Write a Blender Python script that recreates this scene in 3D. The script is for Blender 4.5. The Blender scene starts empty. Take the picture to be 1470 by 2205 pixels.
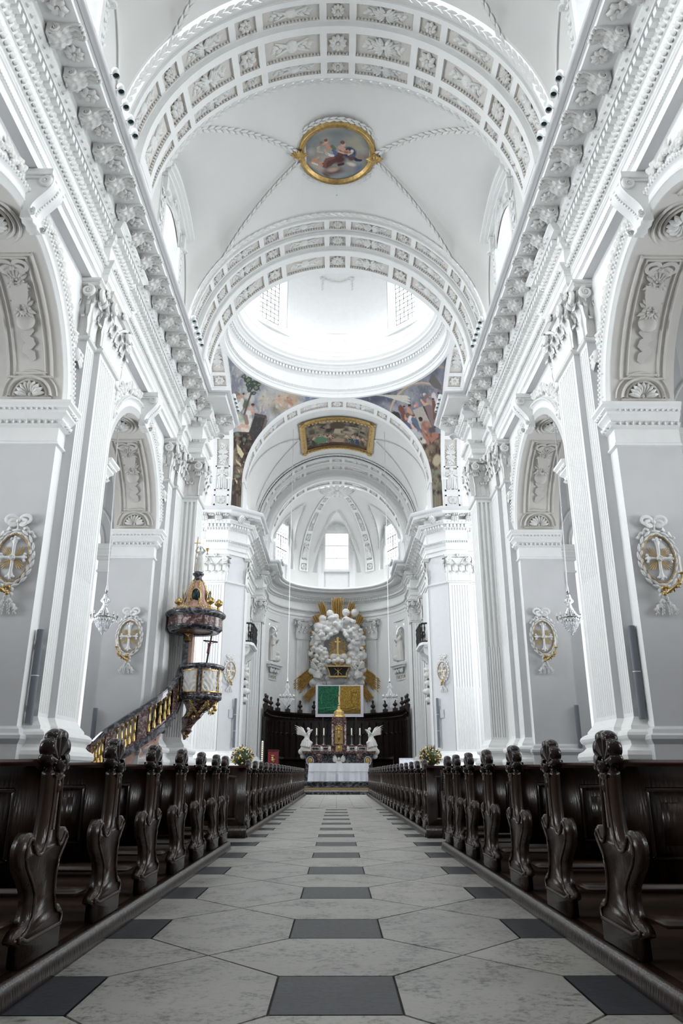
import bpy, math, random
import numpy as np
from mathutils import Matrix, Vector
from math import pi, sin, cos, sqrt, atan2, radians
C = bpy.context.scene.collection
sc = bpy.context.scene
# ---------------------------------------------------------------- camera, sky, exposure
cam_d = bpy.data.cameras.new('camera'); cam = bpy.data.objects.new('camera', cam_d); C.objects.link(cam)
cam_d.sensor_fit = 'HORIZONTAL'; cam_d.sensor_width = 36.0; cam_d.lens = 1600 / 1470 * 36.0
cam_d.clip_start = 0.05; cam_d.clip_end = 300
cam.location = (0, 0, 0.9); cam.rotation_euler = (pi / 2 + math.atan(563.5 / 1600), 0, -0.0065)
sc.camera = cam
sc.view_settings.view_transform = 'Standard'; sc.view_settings.look = 'None'
sc.view_settings.gamma = 1; sc.view_settings.use_curve_mapping = False
sc.view_settings.exposure = 0.20
sc.cycles.max_bounces = 6; sc.cycles.diffuse_bounces = 4; sc.cycles.glossy_bounces = 3
sc.cycles.transmission_bounces = 6; sc.cycles.transparent_max_bounces = 8; sc.cycles.caustics_reflective = False
sc.cycles.caustics_refractive = False; sc.cycles.sample_clamp_indirect = 8.0
world = bpy.data.worlds.new('overcast_sky'); sc.world = world; world.use_nodes = True
wb = world.node_tree.nodes['Background']; wb.inputs[0].default_value = (0.92, 0.96, 1.0, 1); wb.inputs[1].default_value = 1.0
PANE_NAVE, PANE_DRUM, PANE_APSE, PANE_AISLE = 3.0, 2.2, 2.2, 4.0

def daylight(name, loc, rot, sx, sy, power, spread=180, col=(0.93, 0.97, 1.0)):
    d = bpy.data.lights.new(name, 'AREA'); d.shape = 'RECTANGLE'; d.size = sx; d.size_y = sy; d.energy = power; d.color = col; d.spread = radians(spread)
    o = bpy.data.objects.new(name, d); C.objects.link(o); o.location = loc; o.rotation_euler = rot
    return o
# daylight entering at the clerestory, aisle, drum, transept and apse windows
for yc in (3.0, 12.45, 21.95):
    for s in (-1, 1):
        daylight('clerestory_daylight', (s * 6.0, yc, 18.4), (0, s * (pi / 2 - 0.45), 0), 3.0, 2.2, 210, 130)
        daylight('aisle_daylight', (s * 12.3, yc, 6.5), (0, s * (pi / 2 + 0.12), 0), 4.4, 3.0, 190, 70)
for s in (-1, 1):
    daylight('transept_daylight', (s * 13.5, 34.6, 10.0), (0, s * (pi / 2 - 0.2), 0), 8, 8, 1150)
    daylight('chancel_fill', (s * 5.3, 45.6, 16.6), (0, s * (pi / 2 - 0.9), 0), 3.0, 2.0, 330, 110)  # added lamps to brighten the apse wall; no chancel window is built
    daylight('apse_daylight', (s * 4.3, 57.0, 18.4), (0.0, s * (pi / 2 - 0.8), s * 0.5), 1.6, 2.4, 300, 140)
for k in range(4):
    a = k * pi / 2 + pi / 4
    daylight('drum_daylight', (4.9 * sin(a), 34.6 - 4.9 * cos(a), 28.9), (pi / 2 - 0.85, 0, a), 1.8, 3.4, 130, 140)

# ---------------------------------------------------------------- materials
def mat(name, col, rough=0.6, metal=0.0, noise=0.0, nscale=4.0, bump=0.0, bscale=30.0, emit=None, spec=0.5, alpha=None, stretch=None):
    m = bpy.data.materials.new(name); m.use_nodes = True
    nt = m.node_tree; b = nt.nodes['Principled BSDF']
    b.inputs['Base Color'].default_value = (*col, 1); b.inputs['Roughness'].default_value = rough; b.inputs['Metallic'].default_value = metal
    b.inputs['Specular IOR Level'].default_value = spec
    if noise or bump:
        tc = nt.nodes.new('ShaderNodeTexCoord'); mp = nt.nodes.new('ShaderNodeMapping'); nt.links.new(tc.outputs['Object'], mp.inputs[0])
        if stretch: mp.inputs['Scale'].default_value = stretch
    if noise:
        n = nt.nodes.new('ShaderNodeTexNoise'); n.inputs['Scale'].default_value = nscale; n.inputs['Detail'].default_value = 6
        nt.links.new(mp.outputs[0], n.inputs['Vector'])
        r = nt.nodes.new('ShaderNodeMapRange'); r.inputs['From Min'].default_value = 0.3; r.inputs['From Max'].default_value = 0.7
        r.inputs['To Min'].default_value = 1 - noise; r.inputs['To Max'].default_value = 1 + noise
        nt.links.new(n.outputs['Fac'], r.inputs[0])
        h = nt.nodes.new('ShaderNodeVectorMath'); h.operation = 'SCALE'; h.inputs[0].default_value = col
        nt.links.new(r.outputs[0], h.inputs['Scale']); nt.links.new(h.outputs[0], b.inputs['Base Color'])
    if bump:
        n2 = nt.nodes.new('ShaderNodeTexNoise'); n2.inputs['Scale'].default_value = bscale; n2.inputs['Detail'].default_value = 3
        nt.links.new(mp.outputs[0], n2.inputs['Vector'])
        bp = nt.nodes.new('ShaderNodeBump'); bp.inputs['Strength'].default_value = bump; bp.inputs['Distance'].default_value = 0.02
        nt.links.new(n2.outputs['Fac'], bp.inputs['Height']); nt.links.new(bp.outputs[0], b.inputs['Normal'])
    if emit:
        b.inputs['Emission Color'].default_value = (*emit[0], 1); b.inputs['Emission Strength'].default_value = emit[1]
    return m
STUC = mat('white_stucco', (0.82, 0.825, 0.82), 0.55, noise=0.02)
ORN = mat('moulded_stucco', (0.76, 0.76, 0.745), 0.6, bump=0.5, bscale=14)
ORN2 = mat('carved_leaf_stucco', (0.74, 0.735, 0.715), 0.65, bump=1.0, bscale=9)
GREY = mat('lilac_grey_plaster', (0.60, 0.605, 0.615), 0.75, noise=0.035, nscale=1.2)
WARM = mat('warm_vault_plaster', (0.73, 0.73, 0.715), 0.8, noise=0.02, nscale=0.8)
PALE = mat('pale_grey_plaster', (0.72, 0.73, 0.745), 0.7, noise=0.02)
WESTDIM = mat('darkened_west_wall', (0.26, 0.22, 0.19), 0.8)  # unseen west wall, darkened to cut bounced light near the camera
LITW = mat('aisle_lit_oak', (0.040, 0.025, 0.019), 0.24, noise=0.5, nscale=3, bump=0.15, bscale=20, stretch=(3, 3, 0.35))  # lighter copy of the stained oak; aisle light on pew ends put into colour
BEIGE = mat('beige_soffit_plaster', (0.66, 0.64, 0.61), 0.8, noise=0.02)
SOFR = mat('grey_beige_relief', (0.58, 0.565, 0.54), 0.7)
RAYG = mat('gilt_rays', (0.66, 0.46, 0.18), 0.34, 0.2, noise=0.3, nscale=6)
GOLD = mat('gilding', (0.50, 0.34, 0.13), 0.40, 0.8, noise=0.25, nscale=9)
BRASS = mat('bright_gilding', (0.62, 0.45, 0.18), 0.28, 0.9, noise=0.3, nscale=14)
WOOD = mat('dark_stained_oak', (0.025, 0.0145, 0.011), 0.24, noise=0.5, nscale=3, bump=0.15, bscale=20, stretch=(3, 3, 0.35))
WOODT = mat('worn_oak_boards', (0.045, 0.027, 0.019), 0.36, noise=0.45, nscale=4, stretch=(0.4, 3, 3))
DARKW = mat('almost_black_walnut', (0.018, 0.011, 0.009), 0.35, noise=0.4, nscale=3)
SHELL = mat('polished_carved_walnut', (0.022, 0.013, 0.012), 0.16)
IRON = mat('black_iron', (0.012, 0.012, 0.012), 0.4, 0.3)
SPK = mat('grey_speaker_cloth', (0.15, 0.165, 0.19), 0.6)
ZINC = mat('silver_grey_rail', (0.72, 0.725, 0.74), 0.22, 0.0)
LAMPW = mat('white_lamp_housing', (0.75, 0.80, 0.80), 0.4)
DARKG = mat('dark_glass', (0.01, 0.03, 0.035), 0.05)
LINEN = mat('white_linen', (0.74, 0.76, 0.82), 0.8, noise=0.04, nscale=3)
RED = mat('dark_red_cloth', (0.16, 0.012, 0.02), 0.8)
WAX = mat('candle_wax', (0.85, 0.80, 0.68), 0.5)
STAT = mat('white_marble_statue', (0.72, 0.71, 0.68), 0.5, bump=0.3, bscale=12)
def marble(name, c1, c2, c3, scale=6, rough=0.2):
    m = bpy.data.materials.new(name); m.use_nodes = True; nt = m.node_tree; b = nt.nodes['Principled BSDF']
    tc = nt.nodes.new('ShaderNodeTexCoord'); n = nt.nodes.new('ShaderNodeTexNoise'); n.inputs['Scale'].default_value = scale
    n.inputs['Detail'].default_value = 8; n.inputs['Distortion'].default_value = 1.6; nt.links.new(tc.outputs['Object'], n.inputs[0])
    r = nt.nodes.new('ShaderNodeValToRGB'); e = r.color_ramp.elements
    e[0].position = 0.38; e[0].color = (*c1, 1); e[1].position = 0.66; e[1].color = (*c3, 1); q = e.new(0.5); q.color = (*c2, 1)
    nt.links.new(n.outputs['Fac'], r.inputs[0]); nt.links.new(r.outputs[0], b.inputs['Base Color']); b.inputs['Roughness'].default_value = rough
    return m
MBLK = marble('black_grey_marble', (0.015, 0.016, 0.02), (0.05, 0.052, 0.06), (0.22, 0.22, 0.24), 5)
MRED = marble('red_brown_marble', (0.05, 0.02, 0.018), (0.12, 0.06, 0.055), (0.42, 0.33, 0.33), 7)
MPINK = marble('salmon_marble', (0.50, 0.27, 0.21), (0.58, 0.36, 0.29), (0.66, 0.47, 0.40), 3)
def glass_mat():
    m = bpy.data.materials.new('crystal'); m.use_nodes = True; b = m.node_tree.nodes['Principled BSDF']
    b.inputs['Base Color'].default_value = (0.95, 0.96, 0.98, 1); b.inputs['Roughness'].default_value = 0.03
    b.inputs['Metallic'].default_value = 0.55; b.inputs['Specular IOR Level'].default_value = 1.0
    return m
CRYS = glass_mat()
def pane_mat(name, strength):
    return mat(name, (0.8, 0.85, 0.9), 0.3, emit=((0.95, 0.98, 1.0), strength))
P_NAVE = pane_mat('daylit_clerestory_glass', PANE_NAVE); P_DRUM = pane_mat('daylit_drum_glass', PANE_DRUM)
P_APSE = pane_mat('daylit_apse_glass', PANE_APSE); P_AISLE = pane_mat('daylit_aisle_glass', PANE_AISLE)
def stone_mat(name, c, dark):
    m = bpy.data.materials.new(name); m.use_nodes = True; nt = m.node_tree; b = nt.nodes['Principled BSDF']
    tc = nt.nodes.new('ShaderNodeTexCoord')
    n = nt.nodes.new('ShaderNodeTexNoise'); n.inputs['Scale'].default_value = 3.2; n.inputs['Detail'].default_value = 12; n.inputs['Roughness'].default_value = 0.72
    n.inputs['Distortion'].default_value = 0.6; nt.links.new(tc.outputs['Object'], n.inputs[0])
    n2 = nt.nodes.new('ShaderNodeTexNoise'); n2.inputs['Scale'].default_value = 26; n2.inputs['Detail'].default_value = 8; n2.inputs['Roughness'].default_value = 0.75
    nt.links.new(tc.outputs['Object'], n2.inputs[0])
    r = nt.nodes.new('ShaderNodeValToRGB'); e = r.color_ramp.elements
    e[0].position = 0.40; e[0].color = (*[v * dark for v in c], 1); e[1].position = 0.50; e[1].color = (*c, 1); q = e.new(0.75); q.color = (*[v * 1.22 for v in c], 1)
    mx = nt.nodes.new('ShaderNodeMix'); mx.data_type = 'FLOAT'; mx.inputs[0].default_value = 0.55
    nt.links.new(n.outputs['Fac'], mx.inputs[2]); nt.links.new(n2.outputs['Fac'], mx.inputs[3]); nt.links.new(mx.outputs[0], r.inputs[0])
    nt.links.new(r.outputs[0], b.inputs['Base Color'])
    rr = nt.nodes.new('ShaderNodeMapRange'); rr.inputs['To Min'].default_value = 0.26; rr.inputs['To Max'].default_value = 0.55
    nt.links.new(n2.outputs['Fac'], rr.inputs[0]); nt.links.new(rr.outputs[0], b.inputs['Roughness'])
    bp = nt.nodes.new('ShaderNodeBump'); bp.inputs['Strength'].default_value = 0.25; bp.inputs['Distance'].default_value = 0.01
    nt.links.new(n2.outputs['Fac'], bp.inputs['Height']); nt.links.new(bp.outputs[0], b.inputs['Normal'])
    return m
ST1 = stone_mat('worn_limestone', (0.35, 0.345, 0.32), 0.26); ST2 = stone_mat('worn_limestone_light', (0.395, 0.385, 0.355), 0.30)
SLB = stone_mat('blue_black_slate', (0.018, 0.021, 0.028), 0.30); SLB.node_tree.nodes['Principled BSDF'].inputs['Specular IOR Level'].default_value = 0.28; JNT = mat('dark_joint', (0.06, 0.055, 0.05), 0.9)
def vcol_mat(name, rough=0.8):
    m = bpy.data.materials.new(name); m.use_nodes = True; nt = m.node_tree; b = nt.nodes['Principled BSDF']
    a = nt.nodes.new('ShaderNodeVertexColor'); a.layer_name = 'paint'; nt.links.new(a.outputs[0], b.inputs['Base Color'])
    b.inputs['Roughness'].default_value = rough; return m
PAINT = vcol_mat('oil_and_fresco_paint')

# ---------------------------------------------------------------- mesh helpers
I4 = Matrix.Identity(4); MIR = Matrix.Scale(-1, 4, (1, 0, 0))
class MB:
    def __init__(s, G=None): s.v = []; s.f = []; s.m = []; s.s = []; s.G = G
    def add(s, vs, fs, m=0, sm=False):
        o = len(s.v); s.v.extend([tuple(p) for p in vs])
        for f in fs: s.f.append(tuple(i + o for i in f)); s.m.append(m); s.s.append(sm)
    def box(s, x0, x1, y0, y1, z0, z1, m=0):
        s.add([(x0, y0, z0), (x1, y0, z0), (x1, y1, z0), (x0, y1, z0), (x0, y0, z1), (x1, y0, z1), (x1, y1, z1), (x0, y1, z1)],
              [(0, 3, 2, 1), (4, 5, 6, 7), (0, 1, 5, 4), (1, 2, 6, 5), (2, 3, 7, 6), (3, 0, 4, 7)], m)
    def fbox(s, F, u0, u1, n0, n1, z0, z1, m=0):          # box in a frame F(u, n, z)
        s.add([F(u, n, z) for z in (z0, z1) for u, n in ((u0, n0), (u1, n0), (u1, n1), (u0, n1))],
              [(0, 3, 2, 1), (4, 5, 6, 7), (0, 1, 5, 4), (1, 2, 6, 5), (2, 3, 7, 6), (3, 0, 4, 7)], m)
    def grid(s, fn, nu, nv, m=0, sm=True, cu=False):
        vs = [fn(i / nu, j / nv) for j in range(nv + 1) for i in range(nu + (0 if cu else 1))]
        w = nu + (0 if cu else 1)
        fs = [(j * w + i, j * w + (i + 1) % w, (j + 1) * w + (i + 1) % w, (j + 1) * w + i) for j in range(nv) for i in range(nu)]
        s.add(vs, fs, m, sm)
    def lathe(s, prof, c=(0, 0, 0), n=16, m=0, sm=True, a0=0, a1=2 * pi):
        full = abs(a1 - a0 - 2 * pi) < 1e-6
        s.grid(lambda u, v: (c[0] + P(prof, v)[0] * cos(a0 + (a1 - a0) * u), c[1] + P(prof, v)[0] * sin(a0 + (a1 - a0) * u), c[2] + P(prof, v)[1]), n, len(prof) - 1, m, sm, full)
    def tube(s, pts, r, n=6, m=0, sm=True, cap=True):
        pts = [Vector(p) for p in pts]; rs = r if isinstance(r, (list, tuple)) else [r] * len(pts); vs = []
        for i, p in enumerate(pts):
            d = (pts[min(i + 1, len(pts) - 1)] - pts[max(i - 1, 0)]).normalized()
            a = d.cross(Vector((0, 0, 1)) if abs(d.z) < 0.9 else Vector((1, 0, 0))).normalized(); b = d.cross(a)
            vs += [p + rs[i] * (cos(2 * pi * k / n) * a + sin(2 * pi * k / n) * b) for k in range(n)]
        fs = [(i * n + k, i * n + (k + 1) % n, (i + 1) * n + (k + 1) % n, (i + 1) * n + k) for i in range(len(pts) - 1) for k in range(n)]
        if cap: fs += [tuple(range(n)), tuple(range(len(vs) - n, len(vs)))]
        s.add(vs, fs, m, sm)
    def ball(s, c, r, n=8, m=0, k=None):
        rx, ry, rz = (r, r, r) if not isinstance(r, (list, tuple)) else r
        k = k or max(4, n // 2 + 1)
        s.grid(lambda u, v: (c[0] + rx * sin(pi * v) * cos(2 * pi * u), c[1] + ry * sin(pi * v) * sin(2 * pi * u), c[2] - rz * cos(pi * v)), n, k, m, True, True)
    def prism(s, poly, F, d0, d1, m=0, sm=False):          # polygon (a, b) extruded along d; F(a, b, d)
        n = len(poly); vs = [F(a, b, d0) for a, b in poly] + [F(a, b, d1) for a, b in poly]
        s.add(vs, [(i, (i + 1) % n, (i + 1) % n + n, i + n) for i in range(n)], m, sm)
        s.add(vs, [tuple(range(n))[::-1], tuple(range(n, 2 * n))], m, False)
    def merge(s, o, M):
        s.add([M @ Vector(p) for p in o.v], [], 0)
        k = len(s.v) - len(o.v)
        for f, m, sm in zip(o.f, o.m, o.s): s.f.append(tuple(i + k for i in f)); s.m.append(m); s.s.append(sm)
    def mesh(s, name, mats):
        me = bpy.data.meshes.new(name); mats = mats if isinstance(mats, (list, tuple)) else [mats]
        vs = s.v if s.G is None else [tuple(s.G @ Vector(p)) for p in s.v]
        me.from_pydata(vs, [], s.f)
        for q in mats: me.materials.append(q)
        me.polygons.foreach_set('material_index', s.m); me.polygons.foreach_set('use_smooth', s.s); me.update()
        return me
    def build(s, name, mats, parent=None, **k):
        o = bpy.data.objects.new(name, s.mesh(name, mats)); C.objects.link(o)
        if parent is not None: o.parent = parent
        return tag(o, **k)
def P(prof, v):
    t = v * (len(prof) - 1); i = min(int(t + 1e-6), len(prof) - 1); return prof[int(round(t))]
def tag(o, label=None, cat=None, group=None, kind=None):
    if label: o['label'] = label
    if cat: o['category'] = cat
    if group: o['group'] = group
    if kind: o['kind'] = kind
    return o
def thing(name, label, cat, loc=(0, 0, 0), rz=0, group=None, kind=None):
    o = bpy.data.objects.new(name, None); C.objects.link(o); o.location = loc; o.rotation_euler = (0, 0, rz); o.empty_display_size = 0.2
    return tag(o, label, cat, group, kind)
def inst(name, me, M, parent=None, G=None, **k):
    o = bpy.data.objects.new(name, me); C.objects.link(o)
    if parent is not None: o.parent = parent
    o.matrix_local = (G @ M) if G is not None else M
    return tag(o, **k)
def basis(o, u, n, z):                                       # matrix whose columns are the given axes
    return Matrix(((u[0], n[0], z[0], o[0]), (u[1], n[1], z[1], o[1]), (u[2], n[2], z[2], o[2]), (0, 0, 0, 1)))
def sweep(mb, path, prof, closed=False, m=0, sm=False, caps=True):
    """profile (offset, z) carried along a plan path; offset runs to the right of the direction of travel"""
    n = len(path); ms = []
    for i in range(n):
        if closed: a, b, c = path[i - 1], path[i], path[(i + 1) % n]
        else: a, b, c = path[max(i - 1, 0)], path[i], path[min(i + 1, n - 1)]
        def nr(p, q):
            dx, dy = q[0] - p[0], q[1] - p[1]; L = sqrt(dx * dx + dy * dy) or 1
            return (dy / L, -dx / L) if L > 1e-9 else None
        n0 = nr(a, b) if a != b else None; n1 = nr(b, c) if b != c else None
        if n0 is None or a == b: n0 = n1
        if n1 is None or b == c: n1 = n0
        d = 1 + n0[0] * n1[0] + n0[1] * n1[1]; d = max(d, 0.25)
        ms.append(((n0[0] + n1[0]) / d, (n0[1] + n1[1]) / d))
    k = len(prof)
    vs = [(path[i][0] + ms[i][0] * o, path[i][1] + ms[i][1] * o, z) for i in range(n) for o, z in prof]
    fs = [(i * k + j, ((i + 1) % n) * k + j, ((i + 1) % n) * k + j + 1, i * k + j + 1) for i in range(n if closed else n - 1) for j in range(k - 1)]
    mb.add(vs, fs, m, sm)
    if caps and not closed: mb.add(vs[:k], [tuple(range(k))], m); mb.add(vs[-k:], [tuple(range(k))], m)
def arcsweep(mb, F, cu, cz, prof, a0=-pi / 2, a1=pi / 2, N=32, m=0, sm=True):
    """profile (radius, n) carried round an arch in a wall frame F(u, n, z)"""
    mb.grid(lambda t, v: F(cu + P(prof, v)[0] * sin(a0 + (a1 - a0) * t), P(prof, v)[1], cz + P(prof, v)[0] * cos(a0 + (a1 - a0) * t)), N, len(prof) - 1, m, sm)
def along(path, step, start=0.5):
    """points every step along a plan path, with the right-hand normal"""
    out = []
    for (x0, y0), (x1, y1) in zip(path[:-1], path[1:]):
        L = sqrt((x1 - x0) ** 2 + (y1 - y0) ** 2)
        if L < step * 0.6: continue
        n = max(1, int(round(L / step))); dx, dy = (x1 - x0) / L, (y1 - y0) / L
        for k in range(n):
            t = (k + start) / n * L; out.append((x0 + dx * t, y0 + dy * t, dy, -dx, dx, dy, L / n))
    return out
def resample(path, step):
    L = [0]
    for a, b in zip(path[:-1], path[1:]): L.append(L[-1] + sqrt((b[0] - a[0]) ** 2 + (b[1] - a[1]) ** 2))
    n = int(L[-1] / step); out = []
    for k in range(n + 1):
        s = L[-1] * k / n; j = max(i for i in range(len(path) - 1) if L[i] <= s + 1e-9); t = (s - L[j]) / (L[j + 1] - L[j]); out.append((path[j][0] + (path[j + 1][0] - path[j][0]) * t, path[j][1] + (path[j + 1][1] - path[j][1]) * t))
    return out
def beads(mb, F, u0, u1, step, size, z, n0, m=0):
    """egg row: small half-round drops along u in the frame F"""
    n = max(1, int((u1 - u0) / step))
    for k in range(n):
        u = u0 + (k + 0.5) * (u1 - u0) / n; a = size * 0.42
        mb.add([F(u - a, n0, z + size * .5), F(u + a, n0, z + size * .5), F(u + a * .7, n0, z - size * .4), F(u - a * .7, n0, z - size * .4), F(u, n0 + size * .45, z + size * .25), F(u, n0 + size * .3, z - size * .5)],
               [(0, 1, 4), (1, 2, 5, 4), (2, 3, 5), (3, 0, 4, 5)], m, True)
# ---------------------------------------------------------------- ornament
def leaf(mb, M, w, h, out=0.1, curl=0.35, nu=6, nv=6, m=0, rib=0.16):
    """acanthus tongue: x across, y outward, z up; lobed edge, fluted face, tip curling out and down"""
    def fn(u, v):
        x = (u - 0.5) * 2; t = v
        wid = w / 2 * (0.75 + 0.35 * sin(pi * min(1, t * 1.1))) * (1 - 0.55 * max(0, t - 0.7) / 0.3) * (1 - 0.10 * (1 - cos(2 * pi * t * 3)) * abs(x))
        if t < 0.72: y = out * (t / 0.72) ** 2 * 0.5; z = h * t / 0.72 * 0.86
        else:
            a = (t - 0.72) / 0.28 * pi * 0.95; y = out * 0.5 + curl * h * 0.42 * (1 - cos(a)) * 0.5 + out * 0.3 * sin(a); z = h * 0.86 + h * 0.14 * sin(a) - (0.10 * h if a > 2.5 else 0)
        y += rib * w * (0.35 * cos(x * pi * 2.5) * (1 - 0.3 * t) - 0.35 * abs(x))
        return M @ Vector((x * wid, y + 0.02, z))
    mb.grid(fn, nu, nv, m, True)
def petal(mb, M, ang, r0, r1, w, lift, m=0, nu=4, nv=4, swirl=0.0):
    ca, sa = cos(ang), sin(ang)
    def fn(u, v):
        x = (u - 0.5) * 2; r = r0 + (r1 - r0) * v; wd = w * sin(pi * (0.14 + 0.86 * v) ** 1.2) ** 0.7 * 0.5 + 0.002
        y = lift * (0.25 + sin(pi * v * 0.95)) * (1 - 0.45 * x * x) + 0.12 * lift * cos(3 * pi * x)
        tx = x * wd + swirl * v * v * r1; px, pz = ca * tx + sa * r, -sa * tx + ca * r
        return M @ Vector((px, y, pz))
    mb.grid(fn, nu, nv, m, True)
def rosette(n=8, r=1.0, kind=0, d=0.22, half=False, m=0, mb=None, M=I4):
    """flower in the x-z plane, facing +y"""
    mb = mb or MB()
    if half:
        for k in range(n): petal(mb, M, -pi / 2 + pi * (k + 0.5) / n, r * .2, r, r * 2.6 / n, d, m)
        mb.ball(M @ Vector((0, 0, r * .1)), r * .16, 8, m); return mb
    for k in range(n):
        petal(mb, M, 2 * pi * k / n, r * .15, r, r * 5.4 / n, d, m, swirl=0.35 if kind == 1 else 0)
        if kind == 2: petal(mb, M, 2 * pi * (k + .5) / n, r * .12, r * .62, r * 3.6 / n, d * 1.5, m)
    mb.ball(M @ Vector((0, d * .6, 0)), (r * .17, d * .6, r * .17), 8, m)
    return mb
def spiral(mb, M, r, w, turns=2.0, th=0.25, m=0, N=22, rev=1):
    """volute disc in the x-z plane, thickness w along y"""
    vs = []
    for i in range(N + 1):
        a = turns * 2 * pi * i / N; rr = r * (1 - 0.80 * i / N)
        for q, y in ((1.0, 0), (1.0, w), (0.72, w * 1.12), (0.5, w * .8)):
            vs.append(M @ Vector((rev * sin(a) * rr * q, y, cos(a) * rr * q)))
    mb.add(vs, [(i * 4 + j, i * 4 + j + 1, i * 4 + j + 5, i * 4 + j + 4) for i in range(N) for j in range(3)], m, True)
    mb.ball(M @ Vector((0, w * .9, 0)), (r * .2, w * .3, r * .2), 6, m)
def scroll_strip(mb, F, prof, w, m=0, flute=0.0, nw=6):
    """band of width w following the outline prof [(n, z)] with a fluted face"""
    def fn(u, v):
        x = (u - .5) * w; n, z = P(prof, v); return F(x, n + flute * cos((u - .5) * 2 * pi * 2.5), z)
    mb.grid(fn, nw, len(prof) - 1, m, True)
    for q in (-.5, .5): mb.add([F(q * w, n, z) for n, z in prof] + [F(q * w, 0, prof[0][1]), F(q * w, 0, prof[-1][1])][::-1], [tuple(range(len(prof) + 2))], m)
def modillion_mesh():
    """scroll bracket: x along the wall, y outward, z up; hangs from z = 0"""
    mb = MB(); L = 0.58; w = 0.34; pr = []
    for i in range(15):
        t = i / 14; pr.append((0.04 + t * L, -0.26 + 0.17 * t - 0.055 * sin(t * 2 * pi)))
    pr = [(0, -0.02), (0, -0.27)] + pr + [(L + .09, -0.03)]
    mb.grid(lambda u, v: ((u - .5) * w, P(pr, v)[0], P(pr, v)[1]), 4, len(pr) - 1, 0, True)
    for q in (-1, 1):
        mb.add([(q * w / 2, y, z) for y, z in pr] + [(q * w / 2, L, 0), (q * w / 2, 0, 0)], [tuple(range(len(pr) + 2))])
        Mx = basis((q * w / 2, .16, -.155), (0, 1, 0), (q, 0, 0), (0, 0, 1)); spiral(mb, Mx, 0.13, 0.03, 1.6, N=14)
    # acanthus leaf lying under the scroll, tip curling at the front
    def fn(u, v):
        x = (u - .5) * 2; t = v; y = 0.02 + t * (L + .02); z0 = -0.26 + 0.17 * t - 0.055 * sin(t * 2 * pi) - 0.045
        wd = w * .55 * (1 - .25 * t) * (1 + .12 * cos(t * 22)); z = z0 - .030 * cos(x * pi * 3.5) - .018 * cos(t * 30 + abs(x) * 4) + .03 * abs(x)
        if t > .86: z -= .05 * (1 - abs(x)); y += .04
        return (x * wd, y, z)
    mb.grid(fn, 14, 20, 0, True)
    for q in (-1, 0, 1): mb.tube([(q * w * .3, L + .07, -.02), (q * w * .3, L + .10, -.08), (q * w * .3, L + .05, -.14)], [.035, .045, .03], 6)
    return mb.mesh('modillion', ORN)
def pipe_leafs(mb, M, n, w, h, **k):
    for i in range(n): leaf(mb, M @ Matrix.Translation(((i - (n - 1) / 2) * w, 0, 0)), w * .95, h, **k)
def capital(mb, path, z0, h, G=None, k=1.0):
    """composite capital on the pilaster plan path (left coordinates): bell, two leaf rows, corner volutes, abacus"""
    sweep(mb, path, [(-.02, z0 + .02), (.02, z0 + .06), (.03, z0 + h * .55), (.11, z0 + h * .80), (.13, z0 + h * .86), (0, z0 + h * .87)])
    sweep(mb, path, [(.0, z0 - .10), (.07, z0 - .09), (.10, z0 - .04), (.07, z0), (0, z0 + .01)])
    sweep(mb, path, [(.05, z0 + h * .87), (.20, z0 + h * .885), (.24, z0 + h * .91), (.20, z0 + h * .945), (.27, z0 + h * .965), (.27, z0 + h), (0, z0 + h)])
    for (x0, y0), (x1, y1) in zip(path[:-1], path[1:]):
        L = sqrt((x1 - x0) ** 2 + (y1 - y0) ** 2)
        if L < .09: continue
        dx, dy = (x1 - x0) / L, (y1 - y0) / L; nx, ny = dy, -dx; n = max(1, round(L / (.42 * k)))
        for i in range(n):
            t = (i + .5) / n * L
            M = basis((x0 + dx * t + nx * .03, y0 + dy * t + ny * .03, z0 + .02), (dx, dy, 0), (nx, ny, 0), (0, 0, 1))
            leaf(mb, M, L / n * .98, h * .36, .10, .42, 6, 6)
        for i in range(n + 1):
            t = i / n * L
            M = basis((x0 + dx * t + nx * .03, y0 + dy * t + ny * .03, z0 + .02), (dx, dy, 0), (nx, ny, 0), (0, 0, 1))
            leaf(mb, M, L / n * .85, h * .62, .13, .34, 6, 6)
        for q, e in ((0, -1), (L, 1)):
            if L < .3 and e < 0: continue
            cx, cy = x0 + dx * q, y0 + dy * q; k2 = .70710
            ox, oy = (nx + dx * e) * k2, (ny + dy * e) * k2
            M = basis((cx + nx * .20 - dx * e * .04, cy + ny * .20 - dy * e * .04, z0 + h * .765), (dx * e, dy * e, 0), (nx, ny, 0), (0, 0, 1))
            spiral(mb, M, h * .125, .08, 1.8)
            mb.tube([(x0 + dx * (L / 2 + (q - L / 2) * s) + nx * (.06 + .14 * s), y0 + dy * (L / 2 + (q - L / 2) * s) + ny * (.06 + .14 * s), z0 + h * (.52 + .36 * sin(s * pi * .5))) for s in (0.25, .5, .75, .95)], [.02, .04, .05, .045], 6)
        if L > .5:
            M = basis((x0 + dx * L / 2 + nx * .25, y0 + dy * L / 2 + ny * .25, z0 + h * .93), (dx, dy, 0), (nx, ny, 0), (0, 0, 1))
            rosette(6, .13, 0, .07, mb=mb, M=M)
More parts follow.
